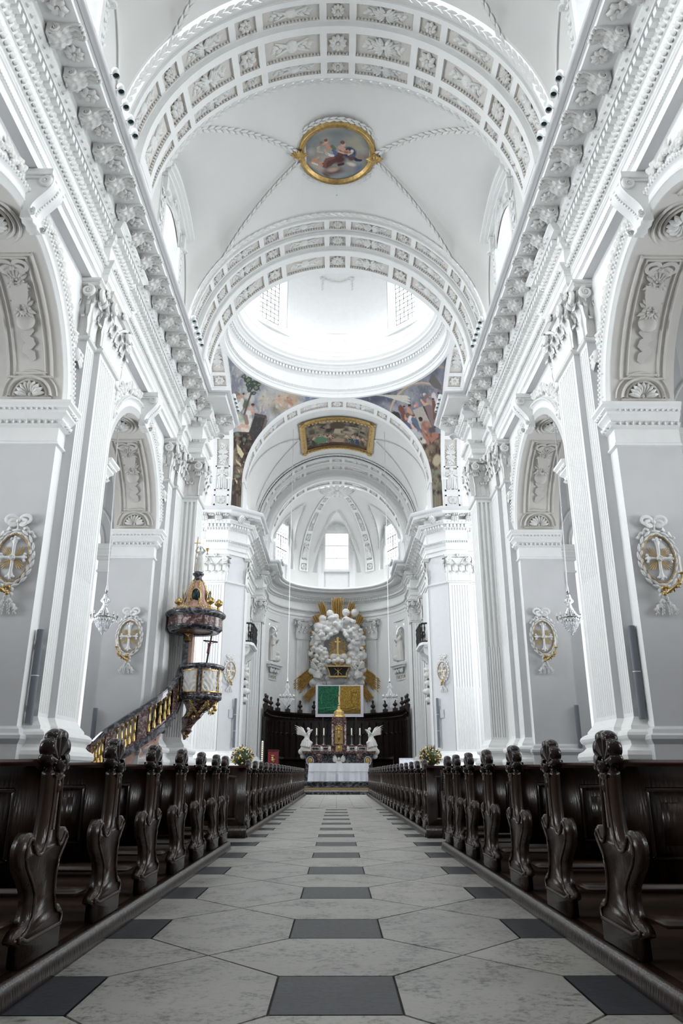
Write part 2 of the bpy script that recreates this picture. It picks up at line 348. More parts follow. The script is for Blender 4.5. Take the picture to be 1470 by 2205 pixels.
def garland(mb, pts, w, nrm, m=0, step=None):
    """chain of overlapping laurel leaf pairs along a curve; nrm(p) gives the outward direction"""
    pts = [Vector(p) for p in pts]; L = [0]
    for a, b in zip(pts[:-1], pts[1:]): L.append(L[-1] + (b - a).length)
    step = step or w * 1.35; n = max(1, int(L[-1] / step)); j = 0
    for k in range(n):
        s = (k + .5) * L[-1] / n
        while L[j + 1] < s: j += 1
        t = (s - L[j]) / (L[j + 1] - L[j]); p = pts[j].lerp(pts[j + 1], t); d = (pts[j + 1] - pts[j]).normalized(); N = Vector(nrm(p)).normalized(); S = d.cross(N).normalized()
        for q in (-1, 1):
            D = (d * .97 + S * q * .20).normalized(); T = D.cross(N); c = p + S * q * w * .25 + d * (q * step * .2); l = step * .62; ww = w * .27
            mb.add([c - D * l, c + T * ww, c + D * l, c - T * ww, c + N * w * .34, c + T * ww * .6 - D * l * .6, c + T * ww * .6 + D * l * .6, c - T * ww * .6 + D * l * .6, c - T * ww * .6 - D * l * .6],
                   [(0, 5, 4), (5, 1, 4), (1, 6, 4), (6, 2, 4), (2, 7, 4), (7, 3, 4), (3, 8, 4), (8, 0, 4)], m, True)
def ribbon(mb, M, pts, w, m=0):
    """waving ribbon in the x-z plane"""
    n = len(pts)
    def fn(u, v):
        i = int(round(v * (n - 1))); x, z, y = pts[i]; a, b = pts[max(i - 1, 0)], pts[min(i + 1, n - 1)]; dx, dz = b[0] - a[0], b[1] - a[1]; L = sqrt(dx * dx + dz * dz) or 1
        q = (u - .5) * w; return M @ Vector((x - dz / L * q, y + .012 * (1 - abs(u - .5) * 2), z + dx / L * q))
    mb.grid(fn, 2, n - 1, m, True)
def bow(mb, M, s, m=0):
    """tied ribbon bow with two waving tails, s = half width"""
    for q in (-1, 1):
        for r_, zc in ((.30, .12), (.2, -.05)):
            ribbon(mb, M, [(q * s * (.05 + r_ * (1 - cos(a))), s * (zc + r_ * .75 * sin(a)), .05 * s + .10 * s * sin(a / 2)) for a in [i * 2 * pi / 12 for i in range(13)]], s * .17, m)
        ribbon(mb, M, [(q * s * (.12 + .88 * t), s * (-.1 - .75 * t + .09 * sin(t * 20)), .03 * s + .05 * s * cos(t * 20)) for t in [i / 16 for i in range(17)]], s * .15, m)
    mb.ball(M @ Vector((0, s * .1, s * .04)), (s * .12, s * .1, s * .12), 8, m)
def trophy(seed, L, W, d=.09, mb=None, M=I4, m=0):
    """long low relief (x along, z across, y out) of crossed scrolls, discs and leaves"""
    R = random.Random(seed); mb = mb or MB()
    for k in range(2):
        a = (.35 + .25 * R.random()) * (1 if k else -1) * W / L * 1.6
        mb.tube([M @ Vector((-L * .4 * cos(a) + x * L * .8 * cos(a), d * .3, (x - .5) * L * .8 * sin(a))) for x in (0, .5, 1)], [W * .05, W * .09, W * .06], 6, m)
    kind = seed % 4
    if kind == 0: mb.ball(M @ Vector((0, 0, 0)), (W * .36, d, W * .36), 14, m); mb.ball(M @ Vector((0, d * .6, 0)), (W * .22, d * .5, W * .22), 10, m)
    if kind == 1:
        MM = M @ Matrix.Rotation(.18, 4, 'Y'); mb.add([MM @ Vector((x, y, z)) for y in (0, d) for x, z in ((-W * .5, -W * .28), (W * .5, -W * .28), (W * .5, W * .28), (-W * .5, W * .28))], [(4, 5, 6, 7), (0, 1, 5, 4), (1, 2, 6, 5), (2, 3, 7, 6), (3, 0, 4, 7)], m)
    if kind == 2:
        for i in range(7): petal(mb, M, -pi / 2 + (i - 3) * .35, W * .1, W * .62, W * .2, d, m)
        for i in range(7): petal(mb, M, pi / 2 + (i - 3) * .35, W * .1, W * .62, W * .2, d, m)
    if kind == 3:
        for i in range(9): mb.ball(M @ Vector(((i - 4) * W * .13, d * .4, W * .18 * sin(i * 1.3))), (W * .12, d * .6, W * .13), 7, m)
    for q in (-1, 1):
        for j in range(4):
            x0 = q * (W * .35 + (L * .42 - W * .35) * j / 4)
            petal(mb, M @ Matrix.Translation((x0, 0, 0)), q * pi / 2 + (.55 if j % 2 else -.55), 0, W * .42, W * .22, d * .7, m)
        mb.ball(M @ Vector((q * L * .41, d * .2, 0)), (W * .12, d * .5, W * .12), 7, m)
    return mb
def human(mb, M, s, pose='stand', m=0, arm=(1, -1), wings=False):
    """draped figure of height s in limbs and folds, for carving; x right, y forward (facing), z up"""
    def cap(p, q, r0, r1, n=8):
        p, q = Vector(p) * s, Vector(q) * s; k = 5
        mb.tube([M @ p.lerp(q, i / (k - 1)) for i in range(k)], [s * (r0 + (r1 - r0) * i / (k - 1)) for i in range(k)], n, m)
        mb.ball(M @ p, s * r0, 8, m); mb.ball(M @ q, s * r1, 8, m)
    kneel = pose == 'kneel'; hz = .30 if kneel else .50
    b = lambda c, r: mb.grid(lambda u, v: M @ (Vector((c[0] + r[0] * sin(pi * v) * cos(2 * pi * u), c[1] + r[1] * sin(pi * v) * sin(2 * pi * u), c[2] - r[2] * cos(pi * v))) * s), 10, 7, m, True, True)
    t = .40
    b((0, .03, hz + t + .035), (.05, .06, .07))                                  # head
    b((0, -.01, hz + t + .06), (.058, .062, .06))                                # hair
    b((0, .088, hz + t + .03), (.010, .018, .016))                               # nose
    cap((0, .01, hz + t - .1), (0, .02, hz + t - .02), .035, .03)
    cap((0, 0, hz + .02), (0, .02, hz + .2), .085, .10); cap((-.085, .01, hz + .26), (.085, .01, hz + .26), .045, .045)
    for q, up in zip((-1, 1), arm):
        e = (q * .17, .05, hz + (.30 if up > 0 else .12)); h = (q * (.20 if up > 1 else .06), .16, hz + (.44 if up > 0 else .17))
        cap((q * .11, .01, hz + .26), e, .042, .034); cap(e, h, .034, .022); b(h, (.022, .03, .03))
        for f in range(4): cap((h[0] + (f - 1.5) * .011, h[1] + .02, h[2] + .01), (h[0] + (f - 1.5) * .014, h[1] + .045, h[2] + .03), .007, .005, 5)
    if kneel:
        cap((-.06, 0, .30), (-.08, .22, .22), .075, .06); cap((.06, 0, .30), (.08, .20, .10), .075, .055)
        cap((-.08, .22, .22), (-.08, .18, .02), .055, .04); cap((.08, .20, .08), (.08, -.14, .05), .05, .035)
    else:
        cap((-.05, 0, .48), (-.06, .05, .25), .075, .055); cap((.05, 0, .48), (.07, -.02, .25), .075, .055)
        cap((-.06, .05, .25), (-.06, .0, .02), .05, .035); cap((.07, -.02, .25), (.08, -.04, .02), .05, .035)
        b((-.06, .06, .015), (.03, .06, .02)); b((.08, .03, .015), (.03, .06, .02))
    for i in range(13):                                                          # folds of the robe
        a = i / 13 * 2 * pi; z0 = hz + .12; top = Vector((.085 * cos(a), .07 * sin(a), z0)); r = .17 if kneel else .14
        bot = Vector((r * cos(a + .25), r * (1.25 if kneel else .8) * sin(a + .25) + (.03 if kneel else 0), .03)); mid = top.lerp(bot, .5) + Vector((.02 * cos(a), .02 * sin(a), 0))
        mb.tube([M @ (top * s), M @ (mid * s), M @ (bot * s)], [s * .025, s * .037, s * .04], 6, m)
    cap((-.13, .06, hz + .25), (.12, .08, hz + .02), .03, .04)                    # sash across the body
    if wings:
        for q in (-1, 1):
            for j in range(6):
                a = .35 + j * .20; l = .42 - j * .035; p0 = Vector((q * .05, -.07, hz + .24 - j * .02)); p1 = p0 + Vector((q * .16, -.18, .05)) + Vector((q * l * .5 * cos(a), -l * .7, l * (.55 - j * .16)))
                mb.tube([M @ (p0 * s), M @ (p0.lerp(p1, .5) * s + Vector((0, 0, s * .05))), M @ (p1 * s)], [s * .02, s * .035, s * .008], 5, m)
def carve(o, vox):
    """merge the limbs and folds of a figure into one continuous surface"""
    r = o.modifiers.new('merge', 'REMESH'); r.mode = 'VOXEL'; r.voxel_size = vox; r.use_smooth_shade = True
    return o
def clouds(mb, blobs, m=0):
    for x, y, z, r in blobs: mb.ball((x, y, z), (r, r * .6, r * .85), 10, m)
# ---------------------------------------------------------------- building geometry (left-hand coordinates, mirrored for the right)
NECK, CAPT, ARC0, FRZ, COR, TOP = 11.05, 12.6, 12.62, 13.42, 14.02, 15.1
ZC = 17.1; XW = 6.38; XO = 7.85; SPR = 8.6; RA = 3.05
BAYS = [2.95, 12.4, 21.87]; YN, YX = 27.04, 34.6
def jambs(yc): return yc - RA, yc + RA
PIER = [(-XO, 15.45), (-XW, 15.45), (-XW, 15.87), (-6.15, 15.87), (-6.15, 16.44), (-6.0, 16.44), (-6.0, 17.82), (-6.15, 17.82), (-6.15, 18.39), (-XW, 18.39), (-XW, 18.82), (-XO, 18.82)]
PIER0 = [(x, y - 9.45) for x, y in PIER]
XPIER = [(-XO, 24.92), (-XW, 24.92), (-XW, 25.27), (-6.15, 25.27), (-6.15, 25.95), (-6.0, 25.95), (-6.0, YN), (-5.4, YN), (-5.4, 28.3), (-6.15, 29.05), (-8.6, 29.05)]
EPIER = [(-8.75, 40.75), (-7.45, 40.75), (-7.45, 40.45), (-6.2, 40.45), (-6.2, 40.5), (-5.3, 41.4), (-5.25, 41.4), (-5.25, 42.9), (-5.95, 42.9)]
CHOIR = [(-5.95, 42.9), (-5.95, 51.9), (-5.3, 51.9), (-5.3, 53.0), (-5.35, 53.0)]
APC = (0.0, 54.85); APR = 5.35
APSE = [(-APR * sin(a), APC[1] + APR * cos(a)) for a in [radians(106 - i * 106 / 30) for i in range(31)]]
def flute_sec(w, n, depth, mode, k=6):
    """offsets across a pilaster face: plain, fluted or cabled"""
    pts = []; mar = w * .075; fw = (w - 2 * mar) / n
    pts.append((0, 0))
    for i in range(n):
        c0 = mar + i * fw + fw * .17; g = fw * .66
        for j in range(k + 1):
            t = j / k; d = sqrt(max(0, 1 - (2 * t - 1) ** 2))
            o = 0 if mode == 0 else -depth * d if mode == 1 else (-depth * .55 * d if j in (0, k) else (-depth * .5 if j in (1, k - 1) else 0.004))
            pts.append((c0 + g * t, o))
    pts.append((w, 0)); return pts
def pilaster_face(mb, p, q, z0, z1, n, zc=None, depth=.045, m=0):
    """fluted face from plan point p to q (out = right of travel)"""
    L = sqrt((q[0] - p[0]) ** 2 + (q[1] - p[1]) ** 2); dx, dy = (q[0] - p[0]) / L, (q[1] - p[1]) / L; nx, ny = dy, -dx
    zc = zc or z0 + (z1 - z0) * .36
    lev = [(z0, 0), (z0 + .12, 0), (z0 + .12, 2), (zc, 2), (zc, 1), (z1 - .22, 1), (z1 - .22, 0), (z1, 0)]
    S = [flute_sec(L, n, depth, k) for k in range(3)]; w = len(S[0])
    vs = [(p[0] + dx * a + nx * o, p[1] + dy * a + ny * o, z) for z, k in lev for a, o in S[k]]
    mb.add(vs, [(j * w + i, j * w + i + 1, (j + 1) * w + i + 1, (j + 1) * w + i) for j in range(len(lev) - 1) for i in range(w - 1)], m)
BASE = [(.30, 0), (.30, 1.12), (.28, 1.14), (.34, 1.18), (.36, 1.26), (.34, 1.34), (.27, 1.38), (.24, 1.40), (.19, 1.46), (.21, 1.54), (.25, 1.56), (.27, 1.58), (.29, 1.64), (.27, 1.70), (.20, 1.74), (.14, 1.76), (.13, 1.83), (.06, 1.92), (0, 2.02)]
DADO = [(.10, 0), (.10, 1.45), (.13, 1.5), (.16, 1.55), (.16, 1.62), (.10, 1.66), (.08, 1.74), (.02, 1.78), (0, 1.8)]
IMPOST = [(0, 7.92), (.06, 7.95), (.06, 8.0), (.02, 8.04), (.02, 8.36), (.10, 8.40), (.16, 8.47), (.10, 8.52), (.12, 8.56), (.22, 8.66), (.22, 8.72), (.28, 8.76), (.28, 8.80), (.34, 8.86), (.34, 8.92), (0, 8.92)]
ARCHI = [(.0, ARC0), (.0, 12.84), (.03, 12.86), (.03, 12.88), (.05, 12.90), (.05, 13.10), (.08, 13.12), (.08, 13.15), (.10, 13.17), (.10, 13.24), (.14, 13.27), (.20, 13.36), (.22, 13.38), (.22, FRZ), (0, FRZ + .01), (0, COR), (.04, COR + .02), (.10, COR + .12), (.13, COR + .14), (.13, COR + .16)]
DENT0, DENT1 = COR + .16, COR + .31
BEDM = [(.13, DENT0), (.13, DENT1 + .02), (.30, DENT1 + .02), (.30, DENT1 + .05), (.36, DENT1 + .11), (.42, DENT1 + .16), (.42, DENT1 + .22)]
SOF = DENT1 + .46                                             # soffit height the modillions hang from
CORO = [(.20, DENT1 + .2), (.36, DENT1 + .2), (.36, SOF), (1.02, SOF), (1.02, SOF + .14), (1.06, SOF + .16), (1.06, SOF + .19), (1.10, SOF + .21), (1.16, SOF + .25), (1.18, SOF + .31), (1.15, SOF + .37), (1.10, TOP), (0, TOP)]
MOD = modillion_mesh()
ROS_S = [rosette(9, .2, 0, .05).mesh('soffit_rosette', ORN2), rosette(6, .2, 1, .06).mesh('soffit_rosette', ORN2)]
EGG = MB(); EGG.ball((0, 0, 0), (.05, .04, .06), 6); EGG = EGG.mesh('egg', ORN)
def dentils(mb, path, off0=.13, off1=.27, z0=DENT0, z1=DENT1, step=.20, w=.125):
    for x, y, nx, ny, dx, dy, st in along(path, step):
        c = lambda u, n, z: (x + dx * u + nx * n, y + dy * u + ny * n, z); mb.fbox(c, -w / 2, w / 2, off0, off1, z0, z1)
def eggrow(mb, path, off, z, size, step):
    for x, y, nx, ny, dx, dy, st in along(path, step):
        F = lambda u, n, zz: (x + dx * u + nx * n, y + dy * u + ny * n, zz); a = st * .36
        mb.add([F(-a, off, z + size * .5), F(a, off, z + size * .5), F(a * .8, off, z - size * .3), F(-a * .8, off, z - size * .3), F(0, off + size * .8, z + size * .3), F(0, off + size * .5, z - size * .6)],
               [(0, 1, 4), (1, 2, 5, 4), (2, 3, 5), (3, 0, 4, 5)], 0, True)
def offpath(path, o):
    mb = MB(); sweep(mb, path, [(o, 0), (o, 1)], caps=False); return [(v[0], v[1]) for v in mb.v[::2]]
def entablature(name, G, low, high, mod_step=.98, trim=None, dlow=None):
    low, high = low, high
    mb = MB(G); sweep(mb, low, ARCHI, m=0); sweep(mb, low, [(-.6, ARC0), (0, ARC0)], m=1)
    root = mb.build(name, [STUC, GREY], kind='structure')
    mb = MB(G); sweep(mb, low, BEDM); dentils(mb, low); mb.build('dentil_course', STUC, root)
    mb = MB(G); eggrow(mb, low, .165, 13.31, .13, .13); eggrow(mb, low, .05, COR + .07, .15, .15); eggrow(mb, low, .34, DENT1 + .13, .11, .21); eggrow(mb, low, .06, 12.87, .035, .07); mb.build('leaf_moulding', ORN, root, kind='stuff')
    mb = MB(G); sweep(mb, high, CORO); mb.build('cornice', STUC, root)
    mb = MB(G); sweep(mb, high, [(1.13 + .10 * cos(a), 15.03 + .10 * sin(a)) for a in [2 * pi * j / 10 for j in range(11)]], sm=True); mb.build('cornice_gutter_tube', ZINC, root)
    n = 0
    for x, y, nx, ny, dx, dy, st in along(high, mod_step):
        M = basis((x + nx * .40, y + ny * .40, SOF), (dx, dy, 0), (nx, ny, 0), (0, 0, 1)); inst('modillion', MOD, M, root, G); n += 1
        if st > .7:
            M = basis((x + nx * .72 + dx * st / 2, y + ny * .72 + dy * st / 2, SOF - .01), (dx, dy, 0), (0, 0, -1), (nx, ny, 0)); inst('soffit_rosette', ROS_S[n % 2], M, root, G)
            mb2 = None
    return root
for s, G in ((-1, I4), (1, MIR)):
    side = 'left' if s < 0 else 'right'
    # --- arcade wall with its arches
    w = MB(G); o = 0
    edges = [-2.5] + [v for b in BAYS for v in jambs(b)] + [26.5]
    for b in BAYS:
        F = lambda u, n, z: (-XW + n, u, z); N = 28
        w.grid(lambda t, v: F(b + RA * sin(-pi / 2 + pi * t), 0, (SPR + RA * cos(-pi / 2 + pi * t)) * (1 - v) + ARC0 * v), N, 3, 0, False)
        w.grid(lambda t, v: F(b + RA * sin(-pi / 2 + pi * t), -(XO - XW), (SPR + RA * cos(-pi / 2 + pi * t)) * (1 - v) + ARC0 * v), N, 3, 0, False)
        w.grid(lambda t, v: F(b + RA * sin(-pi / 2 + pi * t), -(XO - XW) * v, SPR + RA * cos(-pi / 2 + pi * t)), N, 1, 2)
    for y0, y1 in ((BAYS[0] + RA, BAYS[1] - RA), (BAYS[1] + RA, BAYS[2] - RA), (BAYS[2] + RA, 27.0)):
        w.add([(-XW, y0, 0), (-XW, y1, 0), (-XW, y1, ARC0), (-XW, y0, ARC0)], [(0, 1, 2, 3)], 0)
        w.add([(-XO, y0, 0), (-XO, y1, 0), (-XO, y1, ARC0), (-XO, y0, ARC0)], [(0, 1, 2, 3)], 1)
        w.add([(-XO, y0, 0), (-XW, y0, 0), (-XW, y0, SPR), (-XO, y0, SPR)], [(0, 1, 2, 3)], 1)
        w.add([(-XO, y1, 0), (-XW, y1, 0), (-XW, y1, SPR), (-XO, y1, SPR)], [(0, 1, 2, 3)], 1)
    w.add([(-XW, -2.5, 0), (-XW, 27, 0), (-XW, 27, TOP), (-XW, -2.5, TOP)], [], 0)
    w.add([(-6.0, -2.5, ARC0), (-6.0, 27, ARC0), (-6.0, 27, TOP + .3), (-6.0, -2.5, TOP + .3)], [], 0)
    w.box(-XO, -6.25, -2.5, 27.0, ARC0 + .02, TOP - .05, 0)
    root = w.build('wall_' + side, [STUC, GREY, BEIGE], kind='structure')
    WALL = root
    # --- piers: pilasters, capitals, bases, imposts
    for nm, path in (('near', PIER0), ('mid', PIER)):
        mb = MB(G); dy = path[0][1] - 15.45
        sh = lambda pts: [(x, y + dy) for x, y in pts]
        for a, b in (((-6.15, 15.87), (-6.15, 16.44)), ((-6.15, 17.82), (-6.15, 18.39))): a, b = sh([a, b]); pilaster_face(mb, a, b, 1.98, NECK, 4)
        a, b = sh([(-6.0, 16.44), (-6.0, 17.82)]); pilaster_face(mb, a, b, 1.98, NECK, 9)
        for a, b in (((-XW, 15.87), (-6.15, 15.87)), ((-6.15, 16.44), (-6.0, 16.44)), ((-6.0, 17.82), (-6.15, 17.82)), ((-6.15, 18.39), (-XW, 18.39))):
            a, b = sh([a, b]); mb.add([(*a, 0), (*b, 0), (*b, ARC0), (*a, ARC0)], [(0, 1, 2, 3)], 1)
        for a, b in (((-6.15, 15.87), (-6.15, 16.44)), ((-6.0, 16.44), (-6.0, 17.82)), ((-6.15, 17.82), (-6.15, 18.39))):
            a, b = sh([a, b]); mb.add([(*a, NECK), (*b, NECK), (*b, ARC0), (*a, ARC0)], [(0, 1, 2, 3)], 0)
        p = mb.build('pilaster', [STUC, GREY], root)
        mb = MB(G); sweep(mb, path[2:10], BASE); mb.build('pilaster_base', STUC, root)
        mb = MB(G); sweep(mb, path[:3], DADO); sweep(mb, path[9:], DADO); mb.build('dado_rail', GREY, root)
        for seg in (path[2:5] + [path[4]], path[4:8], path[7:10]):
            seg = [q for i, q in enumerate(seg) if i == 0 or q != seg[i - 1]]
            mb = MB(G); capital(mb, seg, NECK, CAPT - NECK); mb.build('capital', ORN, root)
        for seg in (path[:3], path[9:]):
            mb = MB(G); sweep(mb, seg, IMPOST); eggrow(mb, seg, .12, 8.46, .10, .14); eggrow(mb, seg, .24, 8.74, .06, .12); mb.build('impost', STUC, root)
    # crossing pier, western pair
    mb = MB(G); X = XPIER
    pilaster_face(mb, X[3], X[4], 1.98, NECK, 4); pilaster_face(mb, X[5], X[6], 1.98, NECK, 7); pilaster_face(mb, X[6], X[7], 1.98, NECK, 3, depth=.08); pilaster_face(mb, X[7], (X[7][0], 28.3), 1.98, NECK, 7)
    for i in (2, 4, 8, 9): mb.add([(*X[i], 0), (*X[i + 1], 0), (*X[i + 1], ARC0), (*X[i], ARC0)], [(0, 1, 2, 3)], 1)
    for i in (3, 5, 6, 7): mb.add([(*X[i], NECK), (*X[i + 1], NECK), (*X[i + 1], ARC0), (*X[i], ARC0)], [(0, 1, 2, 3)], 0)
    mb.build('crossing_pilaster', [STUC, GREY], root)
    mb = MB(G); sweep(mb, X[2:], BASE); mb.build('pilaster_base', STUC, root)
    mb = MB(G); sweep(mb, X[:3], DADO); mb.build('dado_rail', GREY, root)
    for seg in (X[2:5], X[4:7], X[6:9]):
        mb = MB(G); capital(mb, seg, NECK, CAPT - NECK); mb.build('capital', ORN, root)
    mb = MB(G); sweep(mb, X[:3], IMPOST); eggrow(mb, X[:3], .12, 8.46, .10, .14); eggrow(mb, X[:3], .24, 8.74, .06, .12); mb.build('impost', STUC, root)
    # --- arch trim: archivolt, keystone, festoon, soffit panels and rosettes
    for b in BAYS:
        F = lambda u, n, z: (-XW + n, u, z)
        mb = MB(G); arcsweep(mb, F, b, SPR, [(RA, 0), (RA, .03), (RA + .20, .03), (RA + .20, .05), (RA + .23, .06), (RA + .23, .04), (RA + .40, .04), (RA + .42, .08), (RA + .47, .12), (RA + .52, .08), (RA + .53, 0)], N=40)
        for q in (-1, 1): mb.fbox(F, *sorted((b + q * RA, b + q * (RA + .42))), 0, .04, SPR, SPR + .3)
        for k in range(96):
            a = -pi / 2 + pi * (k + .5) / 96; r = RA + .47; c = F(b + r * sin(a), .11, SPR + r * cos(a)); mb.ball(c, .045, 5, 0, 3)
        mb.build('archivolt', STUC, root)
        mb = MB(G); Rn = random.Random(int(b))                 # carved leaf band over the arch
        for q in (-1, 1):
            for k in range(34):
                a = q * (.14 + .85 * k / 34 + Rn.random() * .02); r = RA + .60 + .17 * Rn.random()
                if abs(a) > 1.0: continue
                M = basis(F(b + r * sin(a), .03, SPR + r * cos(a)), (0, cos(a), -sin(a)), (1, 0, 0), (0, sin(a), cos(a)))
                petal(mb, M, Rn.uniform(-1.6, 1.6), 0, .24, .13, .08); mb.ball(F(b + r * sin(a), .07, SPR + r * cos(a)), .05, 6)
            a = q * 1.06; r = RA + .62; c = F(b + r * sin(a), .12, SPR + r * cos(a)); mb.ball(c, (.13, .14, .17), 8); mb.ball((c[0] + .12, c[1], c[2] - .02), .04, 6)   # cherub head
            for j in range(3): petal(mb, basis(c, (0, 1, 0), (1, 0, 0), (0, 0, 1)), q * (1.2 + j * .5), .1, .42, .18, .07)
            for k in range(14):
                a2 = q * (1.10 + k * .028); r = RA + .58; M = basis(F(b + r * sin(a2), .03, SPR + r * cos(a2)), (0, cos(a2), -sin(a2)), (1, 0, 0), (0, sin(a2), cos(a2))); petal(mb, M, Rn.uniform(2.2, 4), 0, .2, .1, .06)
        mb.build('leaf_festoon', ORN2, root)
        mb = MB(G); Fk = lambda u, n, z: (-XW + n, b + u, z)    # scrolled keystone
        zt, zb = ARC0, SPR + RA - .22; prof = []
        for i in range(21):
            t = i / 20; prof.append((.50 - .28 * t + .11 * sin(t * 2 * pi * .95 + .4), zt - .12 + (zb - zt + .12) * t))
        scroll_strip(mb, Fk, [(0.0, zt - .1)] + prof + [(.0, zb)], .52, flute=.018, nw=10)
        for q in (-1, 1):
            spiral(mb, basis(Fk(q * .26, .40, zt - .28), (1, 0, 0), (0, q, 0), (0, 0, 1)), .17, .05); spiral(mb, basis(Fk(q * .26, .24, zb + .14), (1, 0, 0), (0, q, 0), (0, 0, 1)), .10, .05)
        for i in range(12): mb.ball(Fk(0, prof[i + 4][0] + .02, prof[i + 4][1]), .032, 6)
        mb.fbox(Fk, -.34, .34, 0, .56, zt - .16, zt - .02); mb.fbox(Fk, -.30, .30, 0, .48, zt - .22, zt - .16)
        mb.build('keystone', STUC, root)
        # soffit of the arch: raised frames, trophies, half rosette and crown rosette
        Fs = lambda a, t, r: (-XW - (XO - XW) * t, b + r * sin(a), SPR + r * cos(a))
        mb = MB(G)
        def frame(a0, a1, t0, t1, wd, h, nA=14):
            da = wd / RA
            for (p, q, c, d) in ((a0, a1, t0, t0 + wd / 1.47), (a0, a1, t1 - wd / 1.47, t1)):
                mb.grid(lambda u, v: Fs(p + (q - p) * u, c + (d - c) * v, RA - h * sin(pi * v)), nA, 4)
            for (p, q) in ((a0, a0 + da), (a1 - da, a1)): mb.grid(lambda u, v: Fs(p + (q - p) * u, t0 + (t1 - t0) * v, RA - h * sin(pi * u)), 4, 6)
        for q in (-1, 1):
            for w0, h0 in ((0, .07), (.09, .05)): frame(*sorted((q * (.30 + w0 / 3), q * (1.25 - w0 / 3))), .14 + w0, .86 - w0, .07, h0)
        for q in (-1, 1):                                      # half-round shell frame just above the impost
            Gw = lambda u, w, h: Fs(q * (pi / 2 - (w + .55) / RA), .5 + u / 1.47, RA - h)
            for r0, h in ((.52, .10), (.42, .06)): mb.grid(lambda u, v: Gw((r0 - .08 * v) * cos(pi * u), (r0 - .08 * v) * sin(pi * u), h * sin(pi * v)), 20, 4)
            mb.grid(lambda u, v: Gw(-.52 + 1.04 * u, -.09 + .09 * v, .08 * sin(pi * v)), 4, 4)
            for h in (.05,): mb.grid(lambda u, v: Gw(-.60 + 1.2 * u, -.18 + .04 * v, h * sin(pi * v)), 4, 3); mb.grid(lambda u, v: Gw((.64 - .04 * v) * cos(pi * u), (.64 - .04 * v) * sin(pi * u), h * sin(pi * v)), 20, 3)
        for rr in (.62, .50, .40): mb.grid(lambda u, v: (-(XW + XO) / 2 + (rr - .06 * v) * .95 * cos(2 * pi * u), b + (rr - .06 * v) * 1.25 * sin(2 * pi * u), SPR + RA - .015 - .05 * sin(pi * v) - .02), 26, 4, 0, True, True)
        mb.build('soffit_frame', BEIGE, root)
        M = basis((-(XW + XO) / 2, b, SPR + RA - .04), (1, 0, 0), (0, 0, -1), (0, 1, 0)); inst('crown_rosette', rosette(14, .36, 0, .12).mesh('crown_rosette', ORN), M, root, G)
        for q in (-1, 1):
            M = basis(Fs(q * (pi / 2 - .57 / RA), .5, RA - .01), (1, 0, 0), (0, -q * .98, -.19), (0, -q * .19, .98)); inst('half_rosette', rosette(9, .36, half=True, d=.13).mesh('half_rosette', ORN2), M, root, G)
            mb = MB(G)
            for k, a in enumerate([.42, .52, .62, .72, .82, .92, 1.02]):
                a *= q; M = basis(Fs(a, .5, RA), (1, 0, 0), (0, -sin(a), -cos(a)), (0, -q * cos(a), q * sin(a)))
                if k == 0: bow(mb, M, .52)
                elif k in (1, 3): rosette(7, .18, 2, .08, mb=mb, M=M); trophy(2, .7, .5, .08, mb, M @ Matrix.Rotation(pi / 2, 4, 'Y'))
                elif k == 2: trophy(1 + int(b) % 3, .8, .6, .12, mb, M @ Matrix.Rotation(pi / 2, 4, 'Y'))
                elif k == 4: mb.ball(M @ Vector((0, .02, 0)), (.22, .13, .24), 12); mb.ball(M @ Vector((0, .05, .22)), (.10, .08, .10), 8)
                else: ribbon(mb, M, [(.09 * sin(j * 1.1), -.25 + j * .05, .05) for j in range(10)], .17)
            mb.build('trophy_relief', SOFR, root)
